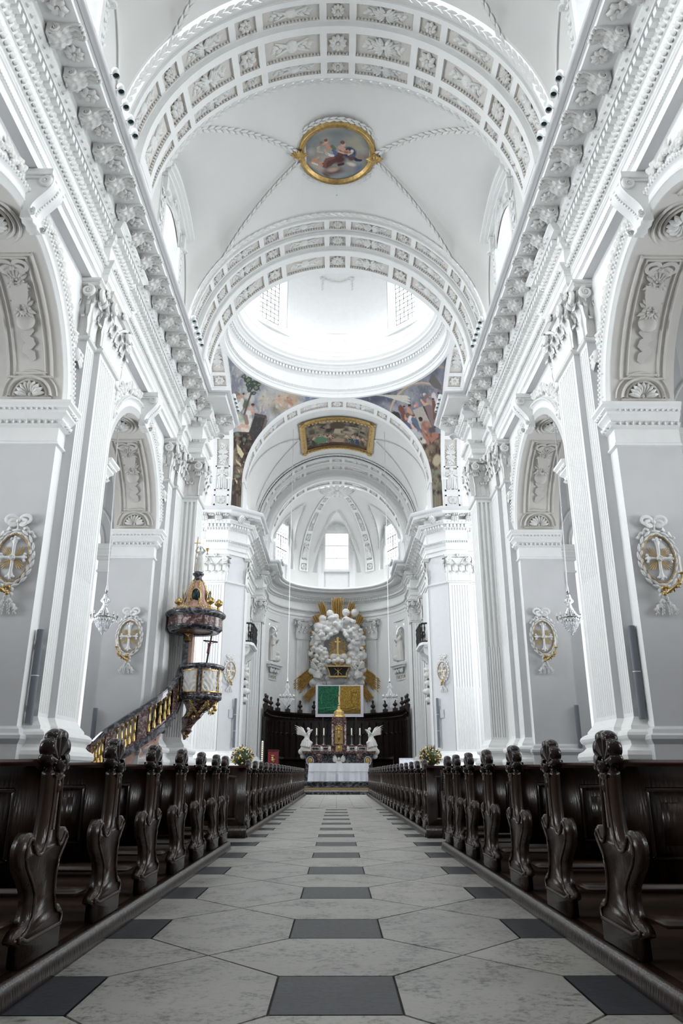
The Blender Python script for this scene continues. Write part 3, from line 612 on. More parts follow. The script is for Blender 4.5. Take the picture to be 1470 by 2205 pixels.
# --- east part: crossing piers, chancel walls, apse
for s, G in ((-1, I4), (1, MIR)):
    side = 'left' if s < 0 else 'right'
    mb = MB(G); E = EPIER
    for path in (E, CHOIR, APSE):
        for a, b in zip(path[:-1], path[1:]):
            ang = math.degrees(atan2(-(a[0] + b[0]) / 2, (a[1] + b[1]) / 2 - APC[1])) if path is APSE else 0
            for z0, z1 in (((0, 8.95), (11.75, TOP - .1)) if 58.5 < ang < 74.5 else ((0, TOP - .1),)): mb.add([(*a, z0), (*b, z0), (*b, z1), (*a, z1)], [(0, 1, 2, 3)], 1 if path is not E else 0)
    a, b = CHOIR[-1], APSE[0]; mb.add([(*a, 0), (*b, 0), (*b, TOP), (*a, TOP)], [(0, 1, 2, 3)], 1)
    root = mb.build('wall_choir_' + side, [PALE, STUC], kind='structure')
    mb = MB(G); pilaster_face(mb, (-7.4, 40.42), (-6.25, 40.42), 1.98, NECK, 7); pilaster_face(mb, (-8.7, 40.72), (-7.5, 40.72), 1.98, NECK, 7)
    pilaster_face(mb, (-5.23, 41.5), (-5.23, 42.1), 1.98, NECK, 3); pilaster_face(mb, (-5.93, 51.85), (-5.33, 51.85), 1.98, NECK, 3); pilaster_face(mb, (-5.25, 51.95), (-5.25, 52.9), 1.98, NECK, 5); pilaster_face(mb, (-5.92, 50.8), (-5.92, 51.8), 1.98, NECK, 5)
    a0 = atan2(2.75, sqrt(APR ** 2 - 2.75 ** 2)); ap = lambda a, r: (-r * sin(a), APC[1] + r * cos(a)); d = .085
    pilaster_face(mb, ap(a0 + d * 1.25, APR - .16), ap(a0 - d * 1.25, APR - .16), 1.98, NECK, 7)
    P0, P1 = ap(a0 + d * 1.25, APR - .16), ap(a0 - d * 1.25, APR - .16)
    for p, q in ((ap(a0 + d * 1.25, APR), P0), (P1, ap(a0 - d * 1.25, APR))): mb.add([(*p, 0), (*q, 0), (*q, NECK), (*p, NECK)], [(0, 1, 2, 3)])
    mb.build('pilaster', STUC, root)
    for seg in ([(-7.4, 40.6), (-7.4, 40.42), (-6.25, 40.42), (-6.25, 40.6)], [(-8.7, 40.72), (-7.5, 40.72)], [(-5.3, 41.5), (-5.23, 41.5), (-5.23, 42.1), (-5.3, 42.1)],
                [(-5.93, 51.88), (-5.33, 51.85), (-5.25, 51.95), (-5.25, 52.8)], [(-5.95, 50.8), (-5.92, 50.8), (-5.92, 51.8)], [ap(a0 + d * 1.25, APR), P0, P1, ap(a0 - d * 1.25, APR)]):
        mb = MB(G); capital(mb, seg, NECK, CAPT - NECK); mb.build('capital', ORN, root)
    mb = MB(G); sweep(mb, E, [(0, NECK - .10), (.07, NECK - .09), (.10, NECK - .04), (.07, NECK), (0, NECK + .01)]); sweep(mb, E, BASE); sweep(mb, CHOIR, BASE); mb.build('pilaster_base', STUC, root)
# --- entablatures
NLOW = [(-6.15, -2.5), (-6.15, 6.75), (-5.97, 6.75), (-5.97, 8.6), (-6.15, 8.6), (-6.15, 16.2), (-5.97, 16.2), (-5.97, 18.05), (-6.15, 18.05), (-6.15, 25.85), (-5.97, 25.85), (-5.97, YN - .02), (-5.38, YN - .02), (-5.38, 28.3), (-6.1, 29.02), (-8.6, 29.02)]
NHIGH = [(-6.1, -2.5), (-6.1, 26.95), (-5.38, 26.95), (-5.38, 28.3), (-6.1, 29.02), (-8.6, 29.02)]
ELOW = [(-8.75, 40.7), (-7.45, 40.7), (-7.45, 40.4), (-6.2, 40.4), (-5.28, 41.32), (-5.2, 41.36), (-5.2, 42.9), (-5.9, 42.9), (-5.9, 50.75), (-5.85, 50.75), (-5.85, 51.8), (-5.25, 51.8), (-5.25, 53.0)]
APL = [(-(APR - .02) * sin(a), APC[1] + (APR - .02) * cos(a)) for a in [radians(108 - i * 108 / 30) for i in range(31)]]
EHIGH = [(-8.75, 40.55), (-6.3, 40.55), (-5.45, 41.25), (-5.45, 42.9), (-5.9, 42.9), (-5.9, 51.8), (-5.25, 51.8), (-5.25, 53.0)]
for i, (G, side) in enumerate(((I4, 'left'), (MIR, 'right'))):
    entablature('trim_%d' % (i + 1), G, NLOW, NHIGH)
    entablature('trim_%d' % (i + 3), G, ELOW + APL[2:], EHIGH + APL[2:], .82)
# ---------------------------------------------------------------- vaults
RV = 6.0
COF = [(0, .35, 0)]                                           # coffer pattern from the crown: square, long, square ... (centre, half length, kind) in metres
_c = .35
for k in range(3): COF.append((_c + .22 + .89, .89, 1)); _c += .22 + 1.78; COF.append((_c + .22 + .35, .35, 0)); _c += .22 + .70
PETS = [rosette(10, .30, 0, .10).mesh('coffer_rosette', ORN2), rosette(7, .28, 1, .10).mesh('coffer_rosette', ORN2), rosette(8, .30, 2, .08).mesh('coffer_rosette', ORN2)]
TROP = [trophy(k, 1.45, .62, .10).mesh('trophy_relief', ORN) for k in range(4)]
def band(name, A, R, t0, t1, w, parent, G=None, amax=1.52, thick=.12, rec=.10, only=None, scale=1.0, hw=.36, mats=None, amin=None):
    """arch band with sunk coffers: A(a, t, r) -> point; t0..t1 across, coffers of half width w in the middle"""
    mb = MB(G); tc = (t0 + t1) / 2; c0, c1 = tc - w, tc + w; N = 72; a_lo = -amax if amin is None else amin
    for p, q in ((t0, c0), (c1, t1)): mb.grid(lambda u, v: A(a_lo + (amax - a_lo) * u, p + (q - p) * v, R), N, 1)
    for t in (t0, t1): mb.grid(lambda u, v: A(a_lo + (amax - a_lo) * u, t, R + thick * v * 2.5), N, 1)
    cof = sorted([(q * c * scale / R, h * scale / R, k) for c, h, k in COF for q in ((-1, 1) if c else (1,))]); cof = [c for c in cof if a_lo < c[0] - c[1] and c[0] + c[1] < amax]
    last = a_lo
    for c, h, k in cof + [(None, None, None)]:
        e = amax if c is None else c - h
        mb.grid(lambda u, v: A(last + (e - last) * u, c0 + (c1 - c0) * v, R), max(2, int((e - last) * 12)), 1)
        if c is None: break
        n = 8 if k else 3
        mb.grid(lambda u, v: A(c - h + 2 * h * u, c0 + (c1 - c0) * v, R + rec), n, 1, 1)
        for tt in (c0, c1): mb.grid(lambda u, v: A(c - h + 2 * h * u, tt, R + rec * v), n, 1, 1)
        for aa in (c - h, c + h): mb.grid(lambda u, v: A(aa, c0 + (c1 - c0) * u, R + rec * v), 1, 1, 1)
        ne = int(2 * h * R / .11)                              # egg moulding round the sunk panel
        for tt, sg in ((c0, 1), (c1, -1)):
            for j in range(ne):
                a = c - h + 2 * h * (j + .5) / ne; dA = h / ne * .72
                mb.add([A(a - dA, tt, R + .02), A(a + dA, tt, R + .02), A(a + dA * .6, tt + sg * .055, R + rec), A(a - dA * .6, tt + sg * .055, R + rec), A(a, tt + sg * .05, R + .03)], [(0, 1, 4), (1, 2, 4), (2, 3, 4), (3, 0, 4)], 1, True)
        last = c + h
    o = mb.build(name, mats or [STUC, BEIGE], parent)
    i = 0
    for c, h, k in cof:
        p = Vector(A(c, tc, R + rec)); e = .001
        u = (Vector(A(c + e, tc, R + rec)) - p).normalized(); t = (Vector(A(c, tc + e, R + rec)) - p).normalized(); n = (p - Vector(A(c, tc, R + rec + e))).normalized()
        sz = min(1, w / hw) * scale
        M = basis(p, u, n, t) @ Matrix.Diagonal((scale if k else sz, 1, sz, 1))
        if k: inst('trophy_relief', TROP[i % 4], M, o, G)
        else: inst('coffer_rosette', PETS[int(abs(c) * 3.1) % 3], M, o, G)
        i += 1
    return o
BY = [(12.35, 9.35, 15.75), (22.07, 18.9, 25.25)]              # bay centre and garland lines
def groin_w(x, hw): return max(0.0, min(hw, .93 * (abs(x) - 1.42)))
def lun(s, th, t, yc, hw):
    """lunette shell; th angle from springing, t in -1..1 across the opening"""
    x = RV * cos(th); zb = ZC + RV * sin(th); w = groin_w(x, hw); ridge = 21.55 + (23.02 - 21.55) * min(1, (6.0 - x) / 4.4) ** .8
    z = zb + (ridge - zb) * sqrt(max(0, 1 - t * t)) ** .9 if ridge > zb else zb
    return (s * x, yc + w * t, z)
mb = MB(); gar = MB(); TH1 = math.acos(1.45 / 6)
rad = lambda p: (-p[0], 0, ZC - p[2])
for yc, ya, yb in [(2.9, -.1, 6.3)] + BY:
    hw = (yb - ya) / 2 - .08
    mb.grid(lambda u, v: (-RV * cos(TH1 + (pi - 2 * TH1) * u), ya + (yb - ya) * v, ZC + RV * sin(TH1 + (pi - 2 * TH1) * u)), 16, 2)
    for s in (-1, 1):
        mb.grid(lambda u, v: lun(s, TH1 * v, -1 + 2 * u, yc, hw), 24, 22)
        for q in (-1, 1):
            mb.grid(lambda u, v: (s * RV * cos(TH1 * v), yc + q * (groin_w(RV * cos(TH1 * v), hw) + ((yb - ya) / 2 - groin_w(RV * cos(TH1 * v), hw)) * u), ZC + RV * sin(TH1 * v)), 2, 22)
            pts = []
            for j in range(40):
                th = TH1 * (.16 + .84 * j / 39); x = (RV - .05) * cos(th); pts.append((s * x, yc + q * (groin_w(x, hw) + .18), ZC + (RV - .05) * sin(th)))
            garland(gar, pts, .22, rad)
        # clerestory wall in the lunette
for yc, ya, yb in [(2.9, -.1, 6.3)] + BY:
    for y in (ya, yb):
        garland(gar, [(-5.93 * cos(a), y, ZC + 5.93 * sin(a)) for a in [pi * (.12 + .76 * j / 80) for j in range(81)]], .24, rad)
ceil = mb.build('ceiling', WARM, kind='structure')
gar.build('laurel_garland', ORN, ceil, kind='stuff')
A = lambda a, t, r: (r * sin(a), t, ZC + r * cos(a))
for y0, y1, last in ((6.4, 9.25, 0), (15.85, 18.8, 0), (25.35, YN, 1)):
    m = (y0 + y1) / 2
    mb = MB()
    for p, q in ([(y0, y1)]): mb.grid(lambda u, v: A(-pi / 2 + pi * u, p + (q - p) * v, 5.93), 40, 1)
    for s in (-1, 1): mb.add([(s * 5.93, y0, TOP - .2), (s * 5.93, y1, TOP - .2), (s * 5.93, y1, ZC), (s * 5.93, y0, ZC)], [(0, 1, 2, 3)])
    for s in (-1, 1):
        for xx, ya_, yb_ in (((5.84, y0 + .12, y1 - .12), (5.64, m - .62, m + .62)) if not last else ((5.84, y0 + .1, YN), (5.66, y0 + .8, YN))): mb.box(*sorted((s * xx, s * 5.95)), ya_, yb_, TOP - .1, ZC + .3, 1)
    mb.build('arch_backing', [WARM, STUC], ceil)
    if not last:
        band('coffered_band', A, 5.84, y0 + .12, m - .52, .26, ceil, thick=.05, rec=.08)
        band('coffered_band', A, 5.84, m + .52, y1 - .12, .26, ceil, thick=.05, rec=.08)
        band('coffered_band', A, 5.64, m - .62, m + .62, .38, ceil, thick=.11)
    else:
        band('coffered_band', A, 5.84, y0 + .10, y0 + .78, .24, ceil, thick=.05, rec=.08)
        band('coffered_band', A, 5.66, y0 + .80, YN - .02, .30, ceil, thick=.11)
for yc in (2.9, 12.35, 22.07):                                 # clerestory walls and windows
    pass
def clerestory(G, side, idx, yc, ya, yb):
    mb = MB(G); F = lambda u, n, z: (-6.06 + n, yc + u, z); hw, zb, zt, rise = 1.18, 15.9, 19.7, .45; H = (yb - ya) / 2 + .1
    arch = [(-hw + 2 * hw * i / 10, zt + rise * (1 - (2 * i / 10 - 1) ** 2)) for i in range(11)]
    for a, b in zip(arch[:-1], arch[1:]): mb.add([F(a[0], 0, a[1]), F(b[0], 0, b[1]), F(b[0], 0, 21.9), F(a[0], 0, 21.9)], [(0, 1, 2, 3)])
    mb.add([F(-hw, 0, TOP - .3), F(hw, 0, TOP - .3), F(hw, 0, zb), F(-hw, 0, zb)], [(0, 1, 2, 3)])
    for q in (-1, 1): mb.add([F(q * hw, 0, TOP - .3), F(q * H, 0, TOP - .3), F(q * H, 0, 21.9), F(q * hw, 0, 21.9)], [(0, 1, 2, 3)])
    ring = [(-hw, zb)] + arch + [(hw, zb)]
    for (a, b) in zip(ring, ring[1:] + ring[:1]): mb.add([F(*[a[0], 0, a[1]]), F(b[0], 0, b[1]), F(b[0] * .82, -.55, b[1] - .1), F(a[0] * .82, -.55, a[1] - .1)], [(0, 1, 2, 3)], 1)
    w = mb.build('window_%d' % idx, [WARM, STUC], kind='structure')
    mb = MB(G); mb.add([F(a[0] * .82, -.56, a[1] - .1) for a in ring], [tuple(range(len(ring)))]); mb.build('pane', P_NAVE, w)
    mb = MB(G)
    for i in range(7): x = (-.9 + 1.8 * i / 6) * hw * .82; mb.fbox(F, x - .012, x + .012, -.56, -.53, zb - .1, zt + rise * (1 - (x / hw) ** 2) - .1)
    for j in range(10): z = zb + .3 + j * .40; mb.fbox(F, -hw * .82, hw * .82, -.56, -.53, z - .012, z + .012)
    for x in (-.55, .0, .55): mb.fbox(F, x - .02, x + .02, -.56, -.51, zb + .8, zb + 2.8)
    mb.build('glazing_bars', IRON, w)
    mb = MB(G)
    for q in (-1, 1):
        mb.fbox(F, *sorted((q * hw, q * (hw + .20))), 0, .10, zb - .2, zt); mb.fbox(F, *sorted((q * (hw + .20), q * (hw + .52))), 0, .05, zb - .2, zt + .7)
        mb.fbox(F, *sorted((q * (hw + .22), q * (hw + .46))), .03, .20, zt + .05, zt + .75); spiral(mb, basis(F(q * (hw + .34), .2, zt + .1), (1, 0, 0), (0, 0, -1), (0, 1, 0)), .14, .05)
        for k in range(15): z = zb + .3 + k * .27; petal(mb, basis(F(q * (hw + .35), .05, z), (0, 1, 0), (1, 0, 0), (0, 0, 1)), (-1) ** k * .8, -.05, .26, .14, .07); mb.ball(F(q * (hw + .35), .1, z), .045, 5)
    top = lambda u: zt + .62 + .42 * (1 - (u / (hw + .75)) ** 2)
    for n0, n1, d0, d1, e in ((0, .22, 0, .14, .55), (.22 * 0, .34, .14, .24, .68), (0, .46, .24, .40, .75)):
        us = [-(hw + e) + 2 * (hw + e) * i / 14 for i in range(15)]
        for a, b in zip(us[:-1], us[1:]): mb.add([F(x, n, top(x) + d) for x in (a, b) for n, d in ((n0, d0), (n1, d0), (n1, d1), (n0, d1))], [(0, 1, 5, 4), (1, 2, 6, 5), (2, 3, 7, 6)])
        for x in (us[0], us[-1]): mb.add([F(x, n0, top(x) + d0), F(x, n1, top(x) + d0), F(x, n1, top(x) + d1), F(x, n0, top(x) + d1)], [(0, 1, 2, 3)])
    for a, b in zip(arch[:-1], arch[1:]): mb.add([F(a[0], .05, a[1]), F(b[0], .05, b[1]), F(b[0], .05, top(b[0])), F(a[0], .05, top(a[0]))], [(0, 1, 2, 3)])
    mb.build('window_frame', STUC, w)
    mb = MB(G); garland(mb, [F(.36 * cos(a), .18, zt + .62 + .36 * sin(a)) for a in [2 * pi * k / 28 for k in range(29)]], .14, lambda p: (1, 0, 0))
    for q in (-1, 1): ribbon(mb, basis(F(0, .12, zt + .55), (0, 1, 0), (1, 0, 0), (0, 0, 1)), [(q * (.4 + .7 * t), -.3 * t + .08 * sin(t * 12), .05) for t in [k / 10 for k in range(11)]], .10)
    mb.build('wreath', ORN, w)
wi = 1
for s, G in ((-1, I4), (1, MIR)):
    for yc, ya, yb in [(2.9, -.1, 6.3)] + BY: clerestory(G, s, wi, yc, ya, yb); wi += 1
# --- crossing arches
a_w = band('ceiling_crossing_arch', A, 5.5, YN, 28.5, .40, None, thick=.15, hw=.36, amax=pi / 2 - .02); a_w['kind'] = 'structure'
mb = MB(); Ff = lambda u, n, z: (u, YN - n, z)
arcsweep(mb, Ff, 0, ZC, [(5.5, 0), (5.5, .03), (5.56, .05), (5.60, .02), (5.62, .02), (5.66, .06), (5.70, .06), (5.70, .10), (5.78, .10), (5.78, 0)], N=64)
for k in range(150): a = -pi / 2 + pi * (k + .5) / 150; c = Ff(5.73 * sin(a), .12, ZC + 5.73 * cos(a)); mb.ball(c, .045, 5, 0, 3)
for s in (-1, 1): mb.box(*sorted((s * 5.5, s * 5.9)), YN, 28.5, TOP - .1, ZC)
mb.build('arch_moulding', STUC, a_w)
AN = 6.1
for s, G in ((-1, I4), (1, MIR)):
    An = lambda a, t, r: (-AN - t, YX + r * sin(a), ZC + r * cos(a))
    o = band('ceiling_transept_arch', An, 5.6, 0, 1.15, .36, None, G, thick=.1, amax=pi / 2 - .02); o['kind'] = 'structure'
    mb = MB(G); arcsweep(mb, lambda u, n, z: (-AN + n, u, z), YX, ZC, [(5.6, -.1), (5.6, .03), (5.66, .06), (5.70, .03), (5.74, .08), (5.80, .08), (5.80, 0)], N=64)
    mb.box(-AN - 1.15, -AN, 40.2, 40.6, TOP - .1, ZC); mb.box(-AN - 1.15, -AN, 28.6, 29.0, TOP - .1, ZC); mb.build('arch_moulding', STUC, o)
    # relief panels on the stilted foot of the arch, facing the nave: a soldier and a rosette
    mb = MB(G); Fp = lambda u, n, z: (-AN - .575 + u, 40.2 - n, z)
    for zz, hh in ((18.55, 1.25),): pass
    for (za, zb) in ((16.35, 17.9), (15.45, 16.1)):
        for u0, u1, v0, v1 in ((-.42, -.34, za, zb), (.34, .42, za, zb), (-.42, .42, za, za + .08), (-.42, .42, zb - .08, zb)): mb.fbox(Fp, u0, u1, 0, .06, v0, v1)
    mb.build('relief_frame', STUC, o)
    inst('rosette_relief', PETS[2], basis(Fp(0, .02, 15.78), (1, 0, 0), (0, -1, 0), (0, 0, 1)) @ Matrix.Scale(.85, 4), o, G)
    mb = MB(G); human(mb, basis(Fp(0, .06, 16.42), (-1, 0, 0), (0, -1, 0), (0, 0, 1)) @ Matrix.Diagonal((1.3, .7, 1, 1)), 1.38, arm=(-1, -1)); mb.ball(Fp(0, .12, 17.68), (.12, .1, .10), 8); mb.tube([Fp(-.30, .1, 16.5), Fp(-.28, .1, 17.4)], .03); mb.build('soldier_relief', ORN, o)
Ae = lambda a, t, r: (r * sin(a), 40.75 + t, ZC + r * cos(a))
o = band('ceiling_chancel_arch', Ae, 5.5, 0, 1.4, .36, None, thick=.1, amax=pi / 2 - .02); o['kind'] = 'structure'
mb = MB(); Fe = lambda u, n, z: (u, 40.75 - n, z)
arcsweep(mb, Fe, 0, ZC, [(5.5, -.1), (5.5, .04), (5.62, .04), (5.62, .08), (5.70, .12), (5.74, .08), (5.78, .08), (5.86, .14), (5.86, 0)], N=72)
for k in range(170): a = -pi / 2 + pi * (k + .5) / 170; mb.ball(Fe(5.70 * sin(a), .11, ZC + 5.70 * cos(a)), .04, 5, 0, 3)
for s in (-1, 1): mb.box(*sorted((s * 5.5, s * 6.0)), 40.78, 42.65, TOP - .1, ZC)
mb.build('arch_moulding', STUC, o)
mb = MB()
for s in (-1, 1): mb.box(*sorted((s * 5.86, s * 6.25)), 40.7, 41.4, TOP - .1, ZC)
mb.build('arch_pier', STUC, o)
# --- pendentives with frescoes
def paint_obj(name, fn, nu, nv, img, parent=None, G=None, **k):
    """surface fn(u, v) coloured from the python-painted picture img[row, col]"""
    mb = MB(G); mb.grid(fn, nu, nv); me = mb.mesh(name, PAINT); ca = me.color_attributes.new('paint', 'FLOAT_COLOR', 'POINT')
    H_, W_, _ = img.shape; jj = (np.arange(nv + 1) / nv * (H_ - 1)).astype(int); ii = (np.arange(nu + 1) / nu * (W_ - 1)).astype(int)
    c = np.ones(((nv + 1) * (nu + 1), 4), dtype=np.float32); c[:, :3] = img[np.ix_(jj, ii)].reshape(-1, 3); ca.data.foreach_set('color', c.ravel())
    o = bpy.data.objects.new(name, me); C.objects.link(o)
    if parent is not None: o.parent = parent
    return tag(o, **k)
def s2l(c): return tuple((v / 255) ** 2.2 for v in c)
class Painter:
    def __init__(s, w, h, seed=0):
        s.w, s.h = w, h; s.y, s.x = np.mgrid[0:h, 0:w].astype(float); s.x /= w; s.y /= h; s.im = np.zeros((h, w, 3)); s.r = np.random.RandomState(seed)
    def noise(s, f, seed=1):
        r = np.random.RandomState(seed); out = 0; amp = 1
        for k in range(4):
            n = int(f * 2 ** k) + 2; g = r.rand(n + 1, n + 1); X = s.x * n * .999; Y = s.y * n * .999; i = X.astype(int); j = Y.astype(int); fx = X - i; fy = Y - j; fx = fx * fx * (3 - 2 * fx); fy = fy * fy * (3 - 2 * fy)
            out = out + amp * ((g[j, i] * (1 - fx) + g[j, i + 1] * fx) * (1 - fy) + (g[j + 1, i] * (1 - fx) + g[j + 1, i + 1] * fx) * fy); amp *= .5
        return out / 1.875
    def fill(s, c): s.im[:] = s2l(c)
    def mix(s, mask, c): m = np.clip(mask, 0, 1)[..., None]; s.im = s.im * (1 - m) + np.array(s2l(c)) * m
    def mot(s, c1, c2, f, seed): n = s.noise(f, seed)[..., None]; n = np.clip((n - .3) / .4, 0, 1); s.im = np.array(s2l(c1)) * (1 - n) + np.array(s2l(c2)) * n
    def ell(s, cx, cy, rx, ry, c, rot=0, soft=.25, k=1):
        X = (s.x - cx) * cos(rot) + (s.y - cy) * sin(rot) * s.h / s.w; Y = -(s.x - cx) * sin(rot) * s.w / s.h + (s.y - cy) * cos(rot)
        d = np.sqrt((X / rx) ** 2 + (Y / ry) ** 2); s.mix((1 - d) / soft * k if k < 1 else (1 - d) / soft, c)
    def line(s, x0, y0, x1, y1, w, c):
        dx, dy = x1 - x0, y1 - y0; t = np.clip(((s.x - x0) * dx + (s.y - y0) * dy) / (dx * dx + dy * dy), 0, 1); s.mix((w - np.hypot(s.x - x0 - t * dx, s.y - y0 - t * dy)) / (w * .35), c)
    def poly(s, pts, c):
        m = np.zeros(s.x.shape, bool); n = len(pts); j = n - 1
        for i in range(n):
            xi, yi = pts[i]; xj, yj = pts[j]; m ^= ((yi > s.y) != (yj > s.y)) & (s.x < (xj - xi) * (s.y - yi) / ((yj - yi) or 1e-9) + xi); j = i
        s.mix(m.astype(float), c)
    def person(s, cx, cy, h, robe, skin=(196, 158, 138), hair=(70, 48, 40), lean=0.0, kneel=False):
        """small robed figure, cy = feet, y grows downward"""
        top = cy - h; a = s.h / s.w
        hx = cx + lean * h
        if kneel: s.ell(cx - .12 * h, cy - .12 * h, .30 * h * a, .14 * h, robe)
        s.poly([(cx - .17 * h * a, cy), (cx + .19 * h * a, cy), (hx + .13 * h * a, top + .30 * h), (hx - .12 * h * a, top + .28 * h)], robe)
        s.ell(hx, top + .38 * h, .15 * h * a, .20 * h, tuple(min(255, v * 1.15) for v in robe))
        s.ell(hx + .02 * h, top + .26 * h, .12 * h * a, .09 * h, skin); s.line(hx, top + .28 * h, hx + (.28 + lean) * h * a, top + .48 * h, .022 * h + .003, skin)
        s.line(hx - .05 * h, top + .3 * h, hx + (.10 + lean) * h * a, top + .55 * h, .022 * h + .003, skin)
        s.ell(hx + lean * .1 * h, top + .09 * h, .075 * h * a, .085 * h, skin); s.ell(hx - .02 * h, top + .055 * h, .075 * h * a, .06 * h, hair)
        for q in (-.06, .02, .09): s.line(cx + q * h * a, cy, hx + q * .5 * h * a, top + .45 * h, .008 * h + .0015, tuple(v * .6 for v in robe))
        s.ell(cx - .1 * h * a, cy - .01 * h, .05 * h * a, .02 * h, skin)
def body(p, k, pts, c, w):
    """limb or robe as a run of soft strokes through points given in sketch units k"""
    for (x0, y0), (x1, y1) in zip(pts[:-1], pts[1:]): p.line(x0 / k[0], y0 / k[1], x1 / k[0], y1 / k[1], w / k[0], c)
def man(p, k, hx, hy, r, skin, hair):
    p.ell(hx / k[0], hy / k[1], r / k[0], r * 1.15 / k[1], skin); p.ell((hx - r * .2) / k[0], (hy - r * .5) / k[1], r / k[0], r * .75 / k[1], hair)
def fresco_left():
    k = (896, 1323); p = Painter(420, 620, 3); p.mot((112, 120, 138), (166, 168, 174), 5, 5); E = lambda x, y, rx, ry, c, rot=0, soft=.5: p.ell(x / k[0], y / k[1], rx / k[0], ry / k[1], c, rot, soft)
    n = p.noise(7, 9); p.mix((n - .52) * 3, (192, 190, 184)); E(60, 300, 120, 140, (120, 124, 140), 0, .9); E(520, 430, 230, 90, (196, 176, 142), -.25, .8); E(600, 430, 70, 60, (188, 162, 120), 0, .6); E(330, 420, 60, 110, (196, 184, 156), .3, .9); E(440, 520, 80, 80, (140, 130, 116), 0, .7); E(500, 500, 60, 60, (168, 150, 124), .3, .6); E(560, 440, 90, 40, (176, 154, 122), 0, .7); E(760, 430, 160, 40, (112, 126, 158), .1, .8); E(560, 560, 150, 60, (150, 164, 196), -.4, .9)
    p.mix((p.noise(30, 77) - .55) * 2, (210, 206, 196)); p.mix((.42 - p.noise(34, 78)) * 2, (98, 104, 116))
    sk, hr = (188, 142, 118), (84, 56, 46)
    for x, y in ((470, 395), (548, 410), (580, 435)): E(x, y, 13, 15, (176, 120, 96)); E(x + 4, y + 35, 22, 32, (196, 150, 126)); E(x + 20, y + 75, 22, 22, (206, 186, 176))
    body(p, k, [(430, 425), (470, 435), (505, 480), (518, 496)], (200, 156, 134), 7); body(p, k, [(548, 440), (590, 470)], (178, 124, 100), 12)
    p.poly([(.06, .30), (.08, .26), (.125, .28), (.12, .31), (.07, .33)], (134, 112, 100))
    E(150, 470, 70, 60, (88, 104, 84), -.6, .5); body(p, k, [(152, 560), (185, 450), (215, 370)], (96, 80, 62), 9)
    g = p.noise(40, 4)
    for cx, cy, rx, ry in ((150, 215, 38, 24), (185, 250, 50, 40), (235, 280, 60, 44), (265, 320, 40, 44), (205, 320, 40, 50), (240, 365, 34, 26), (180, 290, 26, 26), (280, 290, 24, 26)):
        d = np.sqrt(((p.x - cx / k[0]) / (rx / k[0])) ** 2 + ((p.y - cy / k[1]) / (ry / k[1])) ** 2); p.mix((1.25 - d - g * .8) * 5, (62, 76, 66)); p.mix((1.05 - d - g * 1.25) * 5, (120, 128, 104))
    E(90, 590, 60, 50, (206, 194, 150), 0, .7); E(110, 620, 60, 50, (150, 174, 150), 0, .7); E(150, 670, 90, 60, (204, 200, 174), 0, .6); E(85, 520, 40, 30, (200, 184, 140), 0, .6)
    man(p, k, 147, 380, 13, sk, hr); body(p, k, [(95, 405), (140, 408), (130, 440)], sk, 14); body(p, k, [(130, 440), (120, 470)], (206, 200, 190), 22); body(p, k, [(105, 470), (125, 500), (110, 520)], (214, 212, 208), 16)
    man(p, k, 233, 482, 19, (176, 124, 100), hr); E(208, 525, 38, 36, (200, 158, 134)); body(p, k, [(185, 520), (215, 555), (245, 545)], (188, 140, 116), 12); body(p, k, [(190, 560), (195, 610), (180, 650)], (206, 202, 196), 30); body(p, k, [(165, 590), (175, 640)], (140, 118, 104), 22); body(p, k, [(185, 675), (130, 665), (100, 680), (120, 700)], (204, 160, 136), 13); body(p, k, [(130, 700), (185, 712)], (214, 196, 178), 12)
    p.poly([(.0, .56), (.10, .545), (.22, .55), (.36, .58), (.36, 1), (0, 1)], (70, 56, 46)); n = p.noise(26, 12); m = (p.y > .56) * (p.x < .42); p.mix(m * (n - .5) * 4, (128, 108, 84)); p.mix(m * (.45 - n) * 6, (38, 32, 28)); p.mix(m * (p.noise(60, 8) - .6) * 4, (150, 132, 104))
    p.poly([(.277, .425), (.385, .44), (.345, .56), (.255, .60), (.215, .555)], (62, 58, 58)); p.poly([(.385, .44), (.408, .47), (.375, .53), (.335, .58)], (112, 94, 86)); p.poly([(.272, .415), (.395, .432), (.40, .455), (.275, .437)], (80, 72, 70)); p.mix((p.noise(50, 5) - .6) * 2 * (p.x > .22) * (p.x < .38) * (p.y > .43) * (p.y < .58), (92, 86, 82))
    for x, y, w in ((300, 500, 12), (330, 520, 10), (295, 535, 9), (345, 545, 8)): E(x, y, w, w * 2.6, (214, 176, 158), .2, .9)
    for pts, c in ((((.09, .63), (.13, .66), (.165, .70), (.145, .73), (.10, .69)), (204, 186, 140)), (((.08, .735), (.13, .765), (.14, .79), (.09, .76)), (196, 176, 134)), (((.09, .80), (.125, .82), (.12, .835)), (190, 170, 128)), (((.07, .87), (.10, .89), (.095, .91)), (200, 186, 150))): p.poly(pts, c)
    E(85, 740, 26, 20, (92, 128, 112), 0, .7); E(90, 1130, 30, 22, (126, 146, 110), 0, .8); E(150, 790, 20, 24, (100, 124, 100), 0, .8); return p.im
